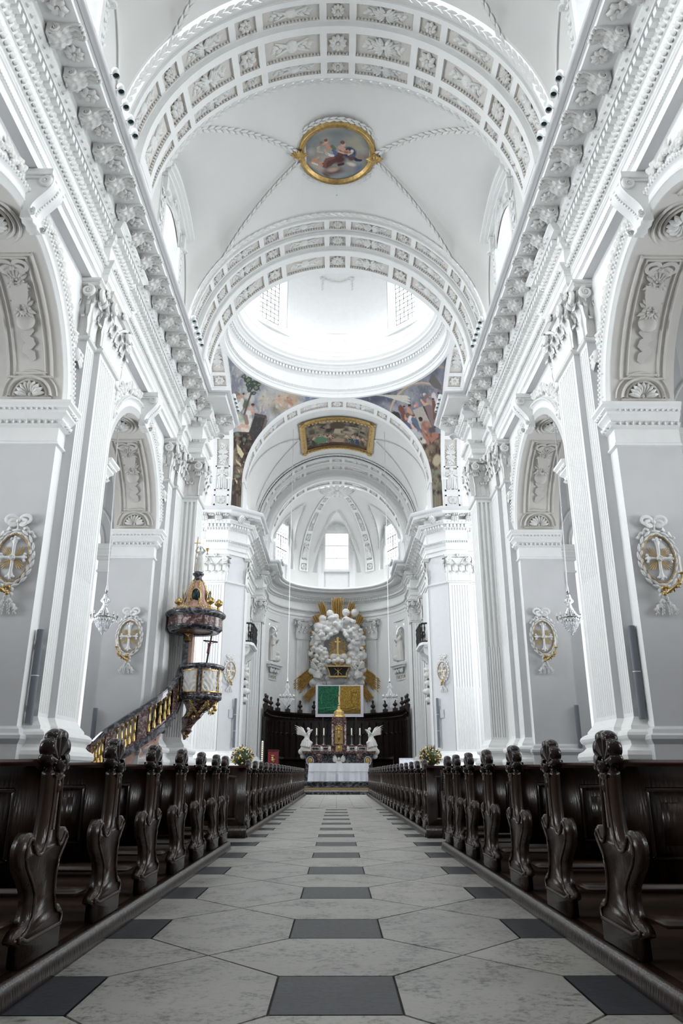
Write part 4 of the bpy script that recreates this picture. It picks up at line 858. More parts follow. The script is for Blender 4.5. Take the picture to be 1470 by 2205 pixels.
def fresco_right():
    k = (824, 1344); p = Painter(420, 680, 4); p.mot((84, 92, 110), (132, 136, 150), 5, 15); E = lambda x, y, rx, ry, c, rot=0, soft=.5: p.ell(x / k[0], y / k[1], rx / k[0], ry / k[1], c, rot, soft)
    n = p.noise(6, 19); p.mix((n - .56) * 3, (156, 156, 160)); p.mix((.42 - n) * 3, (66, 72, 90)); E(330, 520, 180, 60, (150, 150, 158), .4, .9); E(150, 440, 110, 50, (74, 80, 100), 0, .8); E(620, 340, 90, 60, (96, 100, 112), 0, .9)
    p.mix((p.noise(36, 70) - .56) * 2, (160, 160, 166)); p.mix((.42 - p.noise(33, 79)) * 2, (70, 76, 92))
    body(p, k, [(300, 545), (325, 460), (370, 392), (430, 330), (510, 290), (600, 278), (700, 292), (775, 330)], (186, 162, 134), 8); body(p, k, [(310, 545), (335, 465), (380, 400), (440, 340), (515, 300), (600, 290), (700, 304), (770, 338)], (150, 132, 130), 4)
    for j in range(9): body(p, k, [(170 + 8 * j, 392), (460 + 12 * (j % 3), 400 + 9 * j)], (190, 186, 172), 4)
    p.poly([(.80, .20), (.835, .145), (.86, .15), (.94, .22), (.95, .26), (.86, .24)], (104, 98, 94)); E(780, 130, 40, 22, (160, 142, 128), .3, .7)
    g = p.noise(40, 3); d = np.sqrt(((p.x - .42) / .09) ** 2 + ((p.y - .44) / .045) ** 2); p.mix((1.15 - d - g * .6) * 6, (54, 56, 48))
    sk, rd = (176, 132, 110), (140, 92, 76)
    p.poly([(.62, .395), (.73, .368), (.85, .53), (.78, .56), (.70, .52), (.66, .45)], (166, 156, 146)); p.poly([(.73, .368), (.765, .375), (.885, .52), (.85, .53)], (66, 56, 50)); E(545, 485, 26, 26, (206, 128, 104), .2, .8); E(530, 495, 14, 20, (220, 160, 130), 0, .8)
    man(p, k, 432, 505, 13, sk, (70, 46, 36)); body(p, k, [(395, 515), (415, 540), (430, 600), (440, 650)], (112, 66, 54), 24); man(p, k, 483, 495, 17, rd, (52, 34, 28)); body(p, k, [(470, 530), (490, 560), (450, 600)], (184, 134, 106), 20); body(p, k, [(460, 580), (500, 600)], (116, 84, 60), 18)
    man(p, k, 522, 590, 17, (196, 146, 122), (120, 76, 54)); body(p, k, [(490, 615), (480, 650)], (196, 196, 206), 24); body(p, k, [(510, 620), (545, 650), (560, 700)], (84, 98, 126), 18); body(p, k, [(485, 650), (520, 700), (545, 725)], (206, 160, 134), 11); E(520, 730, 40, 26, (170, 174, 186), .5); body(p, k, [(455, 660), (480, 680)], (72, 90, 130), 16)
    man(p, k, 622, 392, 17, (198, 150, 124), (196, 190, 182)); body(p, k, [(640, 430), (655, 490), (680, 560), (700, 640)], (126, 102, 104), 36); body(p, k, [(590, 440), (620, 480), (660, 470)], (196, 148, 120), 10); body(p, k, [(650, 440), (680, 470)], (166, 140, 130), 16)
    man(p, k, 712, 378, 18, (196, 150, 124), (150, 118, 96)); body(p, k, [(705, 400), (720, 440)], (196, 190, 196), 24); man(p, k, 702, 435, 14, (176, 118, 92), (80, 50, 40)); body(p, k, [(705, 460), (712, 520), (715, 600)], (120, 74, 58), 18); man(p, k, 672, 402, 11, (190, 144, 120), (140, 108, 90)); body(p, k, [(735, 550), (740, 600)], (70, 84, 110), 18); man(p, k, 752, 380, 12, (180, 130, 100), (70, 50, 40))
    p.poly([(.50, .56), (.66, .575), (.80, .56), (.93, .56), (1, .56), (1, 1), (.5, 1)], (88, 70, 56)); n = p.noise(26, 22); m = (p.y > .56) * (p.x > .5); p.mix(m * (n - .52) * 5, (140, 118, 90)); p.mix(m * (.45 - n) * 6, (44, 36, 32)); p.mix(m * (p.y > .78) * (p.noise(30, 6) - .5) * 3, (118, 124, 100))
    E(570, 770, 60, 40, (168, 170, 172), .6); E(610, 820, 40, 30, (190, 186, 178), .3); E(590, 800, 14, 20, (80, 74, 72))
    man(p, k, 586, 618, 20, (70, 48, 40), (50, 34, 30)); E(632, 680, 52, 62, rd, -.5, .4); E(645, 665, 30, 34, (176, 108, 84), -.5, .6); body(p, k, [(605, 700), (615, 760), (640, 800), (655, 840)], (168, 104, 80), 14); body(p, k, [(650, 730), (665, 790), (690, 810)], (160, 96, 74), 15); E(690, 720, 42, 40, (84, 72, 78), .2, .4); body(p, k, [(700, 760), (740, 770), (690, 810)], (166, 100, 76), 15)
    E(735, 1000, 44, 66, (176, 158, 122), .2, .35); E(680, 880, 50, 40, (132, 108, 84), 0, .7); E(740, 1110, 40, 30, (120, 128, 104), 0, .7); return p.im
TH_ = math.atan(563.5 / 1600)
def view_dir(x, y, z, psi=-0.0065):
    """where a wall point sits in the sketch made from the nave floor (1470 x 2205 units)"""
    z -= .9; xr = x * cos(psi) + y * sin(psi); yr = -x * sin(psi) + y * cos(psi); f = yr * cos(TH_) + z * sin(TH_); up = -yr * sin(TH_) + z * cos(TH_); return 735 + 1600 * xr / f, 1102.5 - 1600 * up / f
for s, G, im, nm, bx in ((-1, I4, fresco_left(), 'figures and a tree beside a smoking stone altar', (490, 760, 210, 310)), (1, MIR, fresco_right(), 'a crowd round an altar under a rainbow', (770, 760, 190, 310))):
    zlo, zhi, Rr = TOP - .1, 22.68, 5.62
    def pen(u, v, s=s):
        z = zlo + (zhi - zlo) * (1 - (1 - v) ** 1.3); q = sqrt(max(0.0, Rr * Rr - max(0, z - ZC) ** 2)) if z > ZC else Rr
        rho = sqrt(AN * AN + q * q); b0 = atan2(q, AN); a = b0 + (pi / 2 - 2 * b0) * u            # angle from -x towards +y
        return (-rho * cos(a) * .995, YX + rho * sin(a) * .995, z)
    lum = im.mean(2, keepdims=True); im = im * .72 + lum * .28; im = im * (1 + .35 * (np.random.RandomState(3).rand(*im.shape[:2], 1) - .5)); W_, H_ = 260, 300; H2, W2, _ = im.shape; tex = np.zeros((H_, W_, 3))
    for j in range(H_):
        for i in range(W_):
            x, y, z = pen(i / (W_ - 1), j / (H_ - 1)); px, py = view_dir(x * (1 if s < 0 else -1), y, z); px = (px - bx[0]) / bx[2]; py = (py - bx[1]) / bx[3]
            tex[j, i] = im[min(H2 - 1, max(0, int(py * (H2 - 1)))), min(W2 - 1, max(0, int(px * (W2 - 1))))]
    paint_obj('fresco', pen, W_ - 1, H_ - 1, tex, None, G, label='pendentive fresco of ' + nm, cat='fresco', group='frescoes under the dome ring')
mb = MB()
for sx in (-1, 1):                                             # plain western pendentives
    mb.grid(lambda u, v: (lambda z: (lambda q: (lambda rho, b0: (sx * rho * cos(b0 + (pi / 2 - 2 * b0) * u), YX - rho * sin(b0 + (pi / 2 - 2 * b0) * u), z))(sqrt(AN * AN + q * q), atan2(q, AN)))(sqrt(max(0, Rr * Rr - max(0, z - ZC) ** 2))))(zlo + (zhi - zlo) * v), 10, 16)
# --- dome ring, drum
circ = lambda r, n=96: [(r * cos(2 * pi * k / n), YX + r * sin(2 * pi * k / n)) for k in range(n)][::-1]
ring = circ(6.0)
mb.v and mb
RP = [(-.25, 22.62), (.06, 22.62), (.06, 22.86), (.10, 22.88), (.10, 23.02), (.16, 23.05), (.22, 23.12), (.22, 23.17), (.02, 23.2), (.02, 23.95), (.06, 24.0), (.10, 24.08), (.14, 24.1), (.14, 24.28), (.30, 24.30), (.36, 24.42), (.44, 24.5), (.46, 24.55), (.58, 24.62), (.58, 24.76), (.62, 24.8), (.68, 24.88), (.64, 24.95), (0.1, 24.98), (0.1, 25.05)]
def inward(path): return path[::-1]
def rsweep(mb, r, prof, n=96, m=0, sm=False): mb.grid(lambda u, v: ((r - P(prof, v)[0]) * cos(2 * pi * u), YX + (r - P(prof, v)[0]) * sin(2 * pi * u), P(prof, v)[1]), n, len(prof) - 1, m, sm, True)
rsweep(mb, 6.05, RP)
dome = mb.build('ceiling_dome', STUC, kind='structure')
mb = MB()
for k in range(170):
    a = 2 * pi * (k + .5) / 170; c, s_ = cos(a), sin(a); Fd = lambda u, n, z: ((6.05 - n) * c - u * s_, YX + (6.05 - n) * s_ + u * c, z); mb.fbox(Fd, -.065, .065, .14, .26, 24.11, 24.27)
mb.build('dentil_course', STUC, dome)
mb = MB()
for k in range(150):
    a = 2 * pi * k / 150; c, s_ = cos(a), sin(a)
    M = basis(((6.05 - .30) * c, YX + (6.05 - .30) * s_, 24.30), (-s_, c, 0), (-c, -s_, 0), (0, 0, 1)); leaf(mb, M, .24, .24, .12, .2, 4, 4)
for k in range(230):
    a = 2 * pi * k / 230; mb.ball(((6.05 - .20) * cos(a), YX + (6.05 - .20) * sin(a), 23.09), .05, 5, 0, 3)
mb.build('leaf_moulding', ORN, dome, kind='stuff')
mb = MB(); RD = 5.55; ZD0, ZD1 = 25.0, 33.0
angs = [k * pi / 2 + pi / 4 for k in range(4)]                  # window bearings
NN = 160
for k in range(NN):
    a0, a1 = 2 * pi * k / NN, 2 * pi * (k + 1) / NN; am = (a0 + a1) / 2; win = any(abs((am - b + pi) % (2 * pi) - pi) < .19 for b in angs)
    f = lambda a, z, r=RD: (r * sin(a), YX + r * cos(a), z)
    for z0, z1 in (((ZD0, 26.6), (30.9, ZD1)) if win else ((ZD0, ZD1),)): mb.add([f(a0, z0), f(a1, z0), f(a1, z1), f(a0, z1)], [(0, 1, 2, 3)])
for b in angs:
    f = lambda a, z, r=RD: (r * sin(a), YX + r * cos(a), z); h = .19
    for q in (-1, 1): mb.add([f(b + q * h, 26.6), f(b + q * h, 30.9), f(b + q * h * .8, 30.9, RD + .6), f(b + q * h * .8, 26.6, RD + .6)], [(0, 1, 2, 3)])
    mb.grid(lambda u, v: f(b - h + 2 * h * u, 26.6, RD + .6 * v), 4, 1); mb.grid(lambda u, v: f(b - h + 2 * h * u, 30.9, RD + .6 * v), 4, 1)
mb.grid(lambda u, v: (RD * cos(v * 1.2) * cos(2 * pi * u), YX + RD * cos(v * 1.2) * sin(2 * pi * u), ZD1 + RD * sin(v * 1.2)), 48, 10, 0, True, True)
drum = mb.build('wall_drum', STUC, kind='structure')
for i, b in enumerate(angs):
    f = lambda u, n, z, b=b: ((RD - n) * sin(b) + u * cos(b), YX + (RD - n) * cos(b) - u * sin(b), z); w = RD * .19
    mb = MB(); mb.add([f(-w, -.6, 26.6), f(w, -.6, 26.6), f(w, -.6, 30.9), f(-w, -.6, 30.9)], [(0, 1, 2, 3)]); wn = mb.build('window_%d' % (20 + i), P_DRUM, kind='structure')
    mb = MB()
    for j in range(7): x = (-.9 + .3 * j) * w; mb.fbox(f, x - .012, x + .012, -.6, -.57, 26.6, 30.9)
    for j in range(13): z = 26.8 + .33 * j; mb.fbox(f, -w, w, -.6, -.57, z - .012, z + .012)
    mb.build('glazing_bars', IRON, wn)
    mb = MB()
    for q in (-1, 1): mb.fbox(f, *sorted((q * w, q * (w + .22))), -.10, .08, 26.4, 31.2); mb.fbox(f, *sorted((q * (w + .5), q * (w + .95))), -.16, .06, 26.0, 31.6); pilaster_face(mb, *[f(q * (w + .5 + .45 * t), .07, 0)[:2] for t in ((0, 1) if q > 0 else (1, 0))], 26.1, 31.5, 4, 26.2); pilaster_face(mb, *[f(q * (w + 1.25 + .45 * t), -.03, 0)[:2] for t in ((0, 1) if q > 0 else (1, 0))], 26.1, 31.5, 4, 26.2)
    mb.fbox(f, -w - .22, w + .22, -.10, .08, 26.2, 26.45); mb.fbox(f, -w - .3, w + .3, -.10, .16, 26.1, 26.22); mb.build('window_frame', STUC, wn)
for k in (0, 2, 4, 6):                                             # panels with festoons between the windows
    b = k * pi / 4; f = lambda u, n, z: ((RD - n) * sin(b) + u * cos(b), YX + (RD - n) * cos(b) - u * sin(b), z)
    mb = MB()
    for u0, u1, z0, z1 in ((-.98, -.92, 26.9, 30.6), (.92, .98, 26.9, 30.6), (-.98, .98, 26.84, 26.9), (-.98, .98, 30.6, 30.66)): mb.fbox(f, u0, u1, -.1, .05, z0, z1)
    mb.fbox(f, -1.5, 1.5, -.15, .02, 25.2, 25.3); mb.fbox(f, -1.2, -.4, -.1, .04, 26.35, 26.42); mb.fbox(f, .4, 1.2, -.1, .04, 26.35, 26.42)
    mb.build('wall_panel', STUC, drum)
    if k in (0, 2, 6):
        mb = MB(); fr = basis(f(0, .06, 30.75), (cos(b), -sin(b), 0), (-sin(b), -cos(b), 0), (0, 0, 1)); garland(mb, [f(x, .1, 31.0 - .25 * (1 - (x / .8) ** 2)) for x in [-.8 + .1 * j for j in range(17)]], .14, lambda p: fr.col[1][:3])
        for q in (-1, 1): rosette(8, .2, 2, .08, mb=mb, M=fr @ Matrix.Translation((q * .95, 0, .2))); garland(mb, [f(q * .95, .1, 30.8 - .1 * j) for j in range(9)], .12, lambda p: fr.col[1][:3])
        mb.build('festoon', ORN2, drum)
# small lamps strung round the dome cornice
mb = MB(); mb.tube([(5.3 * cos(a), YX + 5.3 * sin(a), 25.35) for a in [2 * pi * k / 48 for k in range(49)]], .012, 4); cabl = tag(mb.build('dome_cable', ZINC), 'thin wire strung round the white cornice at the foot of the dome', 'cable')
# --- chancel barrel vault and bands
mb = MB(); RC = 5.75
def barrel(y0, y1, R, m=0, lunx=None):
    mb.grid(lambda u, v: (R * cos(pi * u) * -1, y0 + (y1 - y0) * v, ZC + R * sin(pi * u)), 48, 2, m)
barrel(42.0, 52.6, RC); gar = MB()
for y in (42.4, 49.6): garland(gar, [(-5.68 * cos(a), y, ZC + 5.68 * sin(a)) for a in [pi * (.06 + .88 * j / 80) for j in range(81)]], .20, rad)
for s in (-1, 1):
    for q in (-1, 1): garland(gar, [(s * 5.68 * cos(th), 45.9 + q * 2.7 * max(0, (5.55 * cos(th) - 2.45) / 3.1) ** .9, ZC + 5.68 * sin(th)) for th in [1.11 * (.2 + .8 * j / 30) for j in range(31)]], .18, rad)
ch = mb.build('ceiling_chancel', WARM, kind='structure'); gar.build('laurel_garland', ORN, ch, kind='stuff')
Ac = lambda a, t, r: (r * sin(a), t, ZC + r * cos(a))
band('coffered_band', Ac, 5.50, 49.8, 50.6, .26, ch, thick=.05); band('coffered_band', Ac, 5.28, 50.6, 51.5, .30, ch, thick=.11)
mb = MB(); Fc = lambda u, n, z: (u, 51.5 - n, z); arcsweep(mb, Fc, 0, ZC - .3, [(6.15, -.02), (5.3, 0), (5.25, .06), (5.15, .02), (5.1, .08), (4.95, .08), (4.9, .02), (4.80, .02)], N=56); mb.build('arch_moulding', STUC, ch)
Ac2 = lambda a, t, r: (r * sin(a), t, ZC - .3 + r * cos(a)); band('coffered_band', Ac2, 4.80, 51.5, 52.7, .30, ch, thick=.1)
# --- apse conch
RS = 5.2; YA = APC[1]; CZ = 16.6; HZ = 5.6
def conch(a, e, k=1.0): return (RS * k * sin(a) * cos(e), YA + RS * k * cos(a) * cos(e), CZ + HZ * k * sin(e))
mb = MB(); gar = MB(); wins = [-1.12, 0, 1.12]; HWA = .40
def wl(e): return HWA * max(0, 1 - e / .98) ** .55             # half width of a lunette at elevation e
def near(a): return min(wins, key=lambda w: abs(w - a))
secs = [(-pi / 2 - .35, -1.12), (-1.12, 0), (0, 1.12), (1.12, pi / 2 + .35)]
for a0, a1 in secs:
    L0 = a0 in wins; L1 = a1 in wins
    mb.grid(lambda u, v: conch(a0 + (wl(1.57 * v) if L0 else 0) + (a1 - a0 - (wl(1.57 * v) if L0 else 0) - (wl(1.57 * v) if L1 else 0)) * u, 1.57 * v), 12, 24)
for w in wins:
    def lw(u, v, w=w):
        e = .98 * v; t = -1 + 2 * u; a = w + wl(e) * t; x, y, z = conch(a, e); top = conch(w, .98)[2]; rg = 20.9 + (top - 20.9) * v; k = sqrt(max(0, 1 - t * t))
        zz = z + max(0, rg - z) * k; f = 1 + .0 * k; return (x, y, zz)
    mb.grid(lw, 16, 18)
    for q in (-1, 1): garland(gar, [conch(w + q * (wl(e) + .045), e, .985) for e in [.30 + .70 * j / 24 for j in range(25)]], .17, lambda p: (-p[0], YA - p[1], CZ - p[2]))
mb.grid(lambda u, v: (RS * sin(-1.95 + 3.9 * u), YA + RS * cos(-1.95 + 3.9 * u), TOP - .2 + (CZ - TOP + .2) * v), 60, 1)
# opening for windows is simply hidden behind the framed panes
ap = mb.build('ceiling_apse', WARM, kind='structure'); gar.build('laurel_garland', ORN, ap, kind='stuff')
for w in (-.56, .56):
    Ar = lambda a, t, r, w=w: (lambda e: (RS * r * sin(w + t / max(.25, cos(e)) / RS * (1)) * cos(e), YA + RS * r * cos(w + t / max(.25, cos(e)) / RS) * cos(e), CZ + HZ * r * sin(e)))(a)
    mb = MB()
    for t0, t1 in ((-.42, -.26), (.26, .42)): mb.grid(lambda u, v: Ar(1.34 * u, (t0 + (t1 - t0) * v) * (1 - .45 * u), .985 - .0), 30, 1)
    cur = 0.0
    for e0, e1, kd in ((.02, .12, 0), (.17, .42, 2), (.46, .57, 0), (.62, .95, 1), (1.0, 1.12, 0), (1.16, 1.27, 1)):
        mb.grid(lambda u, v: Ar(cur + (e0 - cur) * u, (-.26 + .52 * v) * (1 - .33 * e0), .985), 2, 1); cur = e1
        c = (e0 + e1) / 2; p = Vector(Ar(c, 0, .992)); u_ = (Vector(Ar(c + .01, 0, .992)) - p).normalized(); t_ = (Vector(Ar(c, .02, .992)) - p).normalized(); n_ = u_.cross(t_).normalized()
        if n_.dot(Vector((0, YA, CZ)) - p) < 0: n_ = -n_
        if kd == 0: inst('coffer_rosette', PETS[0], basis(p, t_, n_, u_) @ Matrix.Scale(.8, 4), ap)
        elif kd == 1: inst('trophy_relief', TROP[0], basis(p, u_, n_, t_) @ Matrix.Diagonal(((e1 - e0) * 3.2, 1, .7, 1)), ap)
        else:
            hb = MB(); human(hb, basis(Ar(.19, 0, .985), t_, n_, u_), 1.35); hb.build('saint_relief', ORN, ap)
    mb.grid(lambda u, v: Ar(cur + (1.34 - cur) * u, (-.26 + .52 * v) * .6, .985), 2, 1); mb.build('coffered_rib', STUC, ap)
mb = MB(); rosette(14, 1.25, 0, .28, mb=mb, M=basis((0, YA - .3, CZ + HZ - .2), (1, 0, 0), (0, 0, -1), (0, 1, 0)))
mb.grid(lambda u, v: ((1.5 - .1 * v) * cos(2 * pi * u), YA - .3 + (1.5 - .1 * v) * sin(2 * pi * u), CZ + HZ - .22 - .1 * sin(pi * v)), 30, 4, 0, True, True); mb.build('crown_shell', ORN, ap)
for i, w in enumerate(wins):
    r = APR - .28; f = lambda u, n, z, w=w: ((r - n) * sin(w) + u * cos(w), YA + (r - n) * cos(w) - u * sin(w), z); hw, zb, zt = .94, 16.9, 20.0
    mb = MB(); mb.add([f(-hw, .06, zb)] + [f(-hw + 2 * hw * k / 8, .06, zt + .18 * (1 - (k / 4 - 1) ** 2)) for k in range(9)] + [f(hw, .06, zb)], [tuple(range(11))]); wn = mb.build('window_%d' % (10 + i), P_APSE, kind='structure')
    mb = MB()
    for z in (zb + .95, zb + 2.05): mb.fbox(f, -hw, hw, .06, .10, z - .02, z + .02)
    mb.fbox(f, -.02, .02, .06, .10, zb + .95, zb + 2.05)
    if i != 1:
        for q in range(5): x = (-.8 + .4 * q) * hw; mb.fbox(f, x - .01, x + .01, .06, .09, zb, zt + .1)
        for q in range(9): z = zb + .33 * q; mb.fbox(f, -hw, hw, .06, .09, z - .01, z + .01)
    mb.build('glazing_bars', IRON, wn)
    mb = MB()
    for q in (-1, 1):
        mb.fbox(f, *sorted((q * hw, q * (hw + .12))), 0, .22, zb - .1, zt + .1); mb.fbox(f, *sorted((q * (hw + .12), q * (hw + .62))), -.2, .10, 15.2, zt + .9)
        for k in range(7): petal(mb, basis(f(q * (hw + .36), .1, zt - .1 - k * .22), (cos(w), -sin(w), 0), (-sin(w), -cos(w), 0), (0, 0, 1)), (-1) ** k * .9, 0, .2, .12, .06)
        spiral(mb, basis(f(q * (hw + .36), .12, zt + .1), (cos(w), -sin(w), 0), (-sin(w), -cos(w), 0), (0, 0, 1)), .18, .06)
    mb.fbox(f, -hw - .12, hw + .12, 0, .25, zb - .2, zb)
    mb.add([f(u, .1, z) for u, z in [(-hw - .1, zt), (hw + .1, zt), (hw + .1, zt + .7), (-hw - .1, zt + .7)]], [(0, 1, 2, 3)])
    tp = lambda u: zt + .72 + .36 * (1 - (u / 1.75) ** 2)
    for n0, n1, d0, d1, e in ((0, .3, 0, .1, 1.6), (0, .5, .1, .24, 1.75)):
        us = [-e + 2 * e * k / 14 for k in range(15)]
        for a, b in zip(us[:-1], us[1:]): mb.add([f(x, n, tp(x) + d) for x in (a, b) for n, d in ((n0, d0), (n1, d0), (n1, d1), (n0, d1))], [(0, 1, 5, 4), (1, 2, 6, 5), (2, 3, 7, 6)])
        for x in (us[0], us[-1]): mb.add([f(x, n0, tp(x) + d0), f(x, n1, tp(x) + d0), f(x, n1, tp(x) + d1), f(x, n0, tp(x) + d1)], [(0, 1, 2, 3)])
    for q in (-1, 1): mb.add([f(q * hw, -.03, 15), f(q * 2.35, -.03, 15), f(q * 2.35, -.03, 21.8), f(q * hw, -.03, 21.8)], [(0, 1, 2, 3)])
    mb.add([f(-hw, -.03, zt), f(hw, -.03, zt), f(hw, -.03, 21.8), f(-hw, -.03, 21.8)], [(0, 1, 2, 3)]); mb.add([f(-hw, -.03, 15), f(hw, -.03, 15), f(hw, -.03, zb), f(-hw, -.03, zb)], [(0, 1, 2, 3)])
    mb.build('window_frame', STUC, wn)
    mb = MB(); garland(mb, [f(.27 * cos(a), .18, zt + .55 + .27 * sin(a)) for a in [2 * pi * k / 20 for k in range(21)]], .11, lambda p: (-sin(w), -cos(w), 0))
    for q in (-1, 1): ribbon(mb, basis(f(0, .16, zt + .45), (cos(w), -sin(w), 0), (-sin(w), -cos(w), 0), (0, 0, 1)), [(q * (.3 + .8 * t), -.1 * t + .1 * sin(t * 12), .04) for t in [k / 10 for k in range(11)]], .10)
    mb.build('wreath', ORN, wn)
# --- aisles: outer walls, cross walls with arches, vaults
for s, G, side in ((-1, I4, 'left'), (1, MIR, 'right')):
    mb = MB(G); X2 = 12.6
    mb.add([(-X2, -2.5, 0), (-X2, 29, 0), (-X2, 29, 13.0), (-X2, -2.5, 13.0)], [(0, 1, 2, 3)], 1)
    mb.grid(lambda u, v: (-XO - (X2 - XO) * u, -2.5 + 31.5 * v, 11.9 + 1.0 * sin(pi * u)), 10, 1)
    for yc in (7.65, 17.12, 26.6):
        for y in (yc - 1.0, yc + 1.0):
            c = -(XO + X2) / 2; r = 1.75; zs = 8.6
            mb.grid(lambda u, v: (c + r * sin(-pi / 2 + pi * u), y, (zs + r * cos(-pi / 2 + pi * u)) * (1 - v) + 12.9 * v), 20, 1, 0, False)
            for x0, x1 in ((-X2, c - r), (c + r, -XO)): mb.add([(x0, y, 0), (x1, y, 0), (x1, y, 12.9), (x0, y, 12.9)], [(0, 1, 2, 3)], 1)
            for rr in (r + .08, r + .42): mb.grid(lambda u, v: (c + (rr + .08 * v) * sin(-pi / 2 + pi * u), y - (.06 if y < yc else -.06) * sin(pi * v), zs + (rr + .08 * v) * cos(-pi / 2 + pi * u)), 24, 3)
        mb.grid(lambda u, v: (c + r * sin(-pi / 2 + pi * u), yc - 1 + 2 * v, zs + r * cos(-pi / 2 + pi * u)), 20, 1)
        for x in (c - r, c + r): mb.add([(x, yc - 1, 0), (x, yc + 1, 0), (x, yc + 1, zs), (x, yc - 1, zs)], [(0, 1, 2, 3)])
        sweep(mb, [(-XO, yc - 1), (-XO - .62, yc - 1), (-XO - .62, yc + 1), (-XO, yc + 1)][::-1], [(o * .8, z - .3) for o, z in IMPOST]); sweep(mb, [(-X2, yc - 1), (-X2 + .62, yc - 1), (-X2 + .62, yc + 1), (-X2, yc + 1)], [(o * .8, z - .3) for o, z in IMPOST])
    ai = mb.build('wall_aisle_' + side, [WARM, GREY], kind='structure')
    for i, b in enumerate(BAYS):
        Fa = lambda u, n, z: (-X2 + n, b + u, z); mb = MB(G)
        mb.add([Fa(-1.3, .03, 4.6), Fa(1.3, .03, 4.6), Fa(1.3, .03, 8.2)] + [Fa(1.3 * cos(a), .03, 8.2 + 1.3 * sin(a)) for a in [pi * k / 10 for k in range(1, 10)]] + [Fa(-1.3, .03, 8.2)], [tuple(range(13))])
        wn = mb.build('window_%d' % (30 + i + (3 if s > 0 else 0)), P_AISLE, kind='structure'); mb = MB(G)
        for k in range(5): mb.fbox(Fa, -1.05 + .52 * k, -1.02 + .52 * k, .03, .06, 4.6, 9.2)
        for k in range(9): mb.fbox(Fa, -1.3, 1.3, .03, .06, 4.9 + .5 * k, 4.93 + .5 * k)
        mb.build('glazing_bars', IRON, wn); mb = MB(G); arcsweep(mb, Fa, 0, 8.2, [(1.3, 0), (1.3, .1), (1.5, .12), (1.6, .06), (1.62, 0)], N=20)
        for q in (-1, 1): mb.fbox(Fa, *sorted((q * 1.3, q * 1.55)), 0, .1, 4.4, 8.2)
        mb.fbox(Fa, -1.6, 1.6, 0, .16, 4.3, 4.6); mb.build('window_frame', STUC, wn)

# --- west end behind the camera: end wall with one tall window
mb = MB(); Yw = -2.5
for x0, x1, z0, z1 in ((-13, -1.6, 0, 24), (1.6, 13, 0, 24), (-1.6, 1.6, 0, 16.4), (-1.6, 1.6, 20.4, 24)): mb.add([(x0, Yw, z0), (x1, Yw, z0), (x1, Yw, z1), (x0, Yw, z1)], [(0, 1, 2, 3)])
mb.grid(lambda u, v: (-RV * cos(pi * u), Yw + 2.5 * v, ZC + RV * sin(pi * u)), 40, 1)
for s in (-1, 1): mb.add([(s * 6, Yw, TOP - .2), (s * 6, .2, TOP - .2), (s * 6, .2, ZC), (s * 6, Yw, ZC)], [(0, 1, 2, 3)])
ww = mb.build('wall_west', WESTDIM, kind='structure')
mb = MB(); mb.add([(-1.6, Yw, 16.4), (1.6, Yw, 16.4), (1.6, Yw, 20.4), (-1.6, Yw, 20.4)], [(0, 1, 2, 3)]); mb.build('window_40', P_NAVE, kind='structure')
# ---------------------------------------------------------------- floor
mb = MB(); mb.box(-13, 13, -3, 62, -.2, -.012, 0)
Rn = random.Random(5); g = .006
def stone(pts, m):
    c = (sum(p[0] for p in pts) / len(pts), sum(p[1] for p in pts) / len(pts)); q = []
    for x, y in pts:
        d = sqrt((x - c[0]) ** 2 + (y - c[1]) ** 2); k = max(0, 1 - g / d * 1.3); q.append((c[0] + (x - c[0]) * k, c[1] + (y - c[1]) * k))
    n = len(q); mb.add([(x, y, 0) for x, y in q] + [(x, y, -.012) for x, y in q], [tuple(range(n))] + [(i, (i + 1) % n, (i + 1) % n + n, i + n) for i in range(n)], m)
T = 1.4545; Y0 = 3.43; L = .60; w = .27; xs = 1.07; xe = 1.75
for k in range(-4, 13):
    y = Y0 + k * T; yn = y + T
    stone([(-w, y), (w, y), (w, y + L), (-w, y + L)], 3)
    for s in (-1, 1):
        stone([(s * xs, y), (s * xe, y), (s * xe, y + L), (s * xs, y + L)], 3)
        ym = (y + L + yn) / 2; xm = (w + xs) / 2
        P0, P1, P2, P3 = (s * w, y + L), (s * w, yn), (s * xs, yn), (s * xs, y + L); Cc = (s * xm, ym)
        stone([P0, Cc, P3, (s * xs, y), (s * xm, y + L / 2 - T / 2 + L / 2 - .0) if 0 else (s * xs, y), (s * w, y)], Rn.choice((1, 2))) if 0 else None
        # lozenge between four slabs: side stone below/above split by the crossing joints
        stone([(s * w, y), (s * w, y + L), Cc, (s * xs, y + L), (s * xs, y), (s * xm, ym - T)], Rn.choice((1, 2)))
        stone([P3, Cc, P2, (s * xe, yn), (s * xe, y + L)], Rn.choice((1, 2)))
    stone([(-w, y + L), (w, y + L), (xm, ym), (w, yn), (-w, yn), (-xm, ym)], Rn.choice((1, 2)))
ye = Y0 + 13 * T
for j in range(40):
    y = ye + j * .62 if j else ye - .02
    for i in range(6): x0 = -3 + i * 1.0 + (.5 if j % 2 else 0); stone([(x0, y), (x0 + 1, y), (x0 + 1, y + .62), (x0, y + .62)], Rn.choice((1, 2)))
mb.build('floor', [JNT, ST1, ST2, SLB], kind='structure')
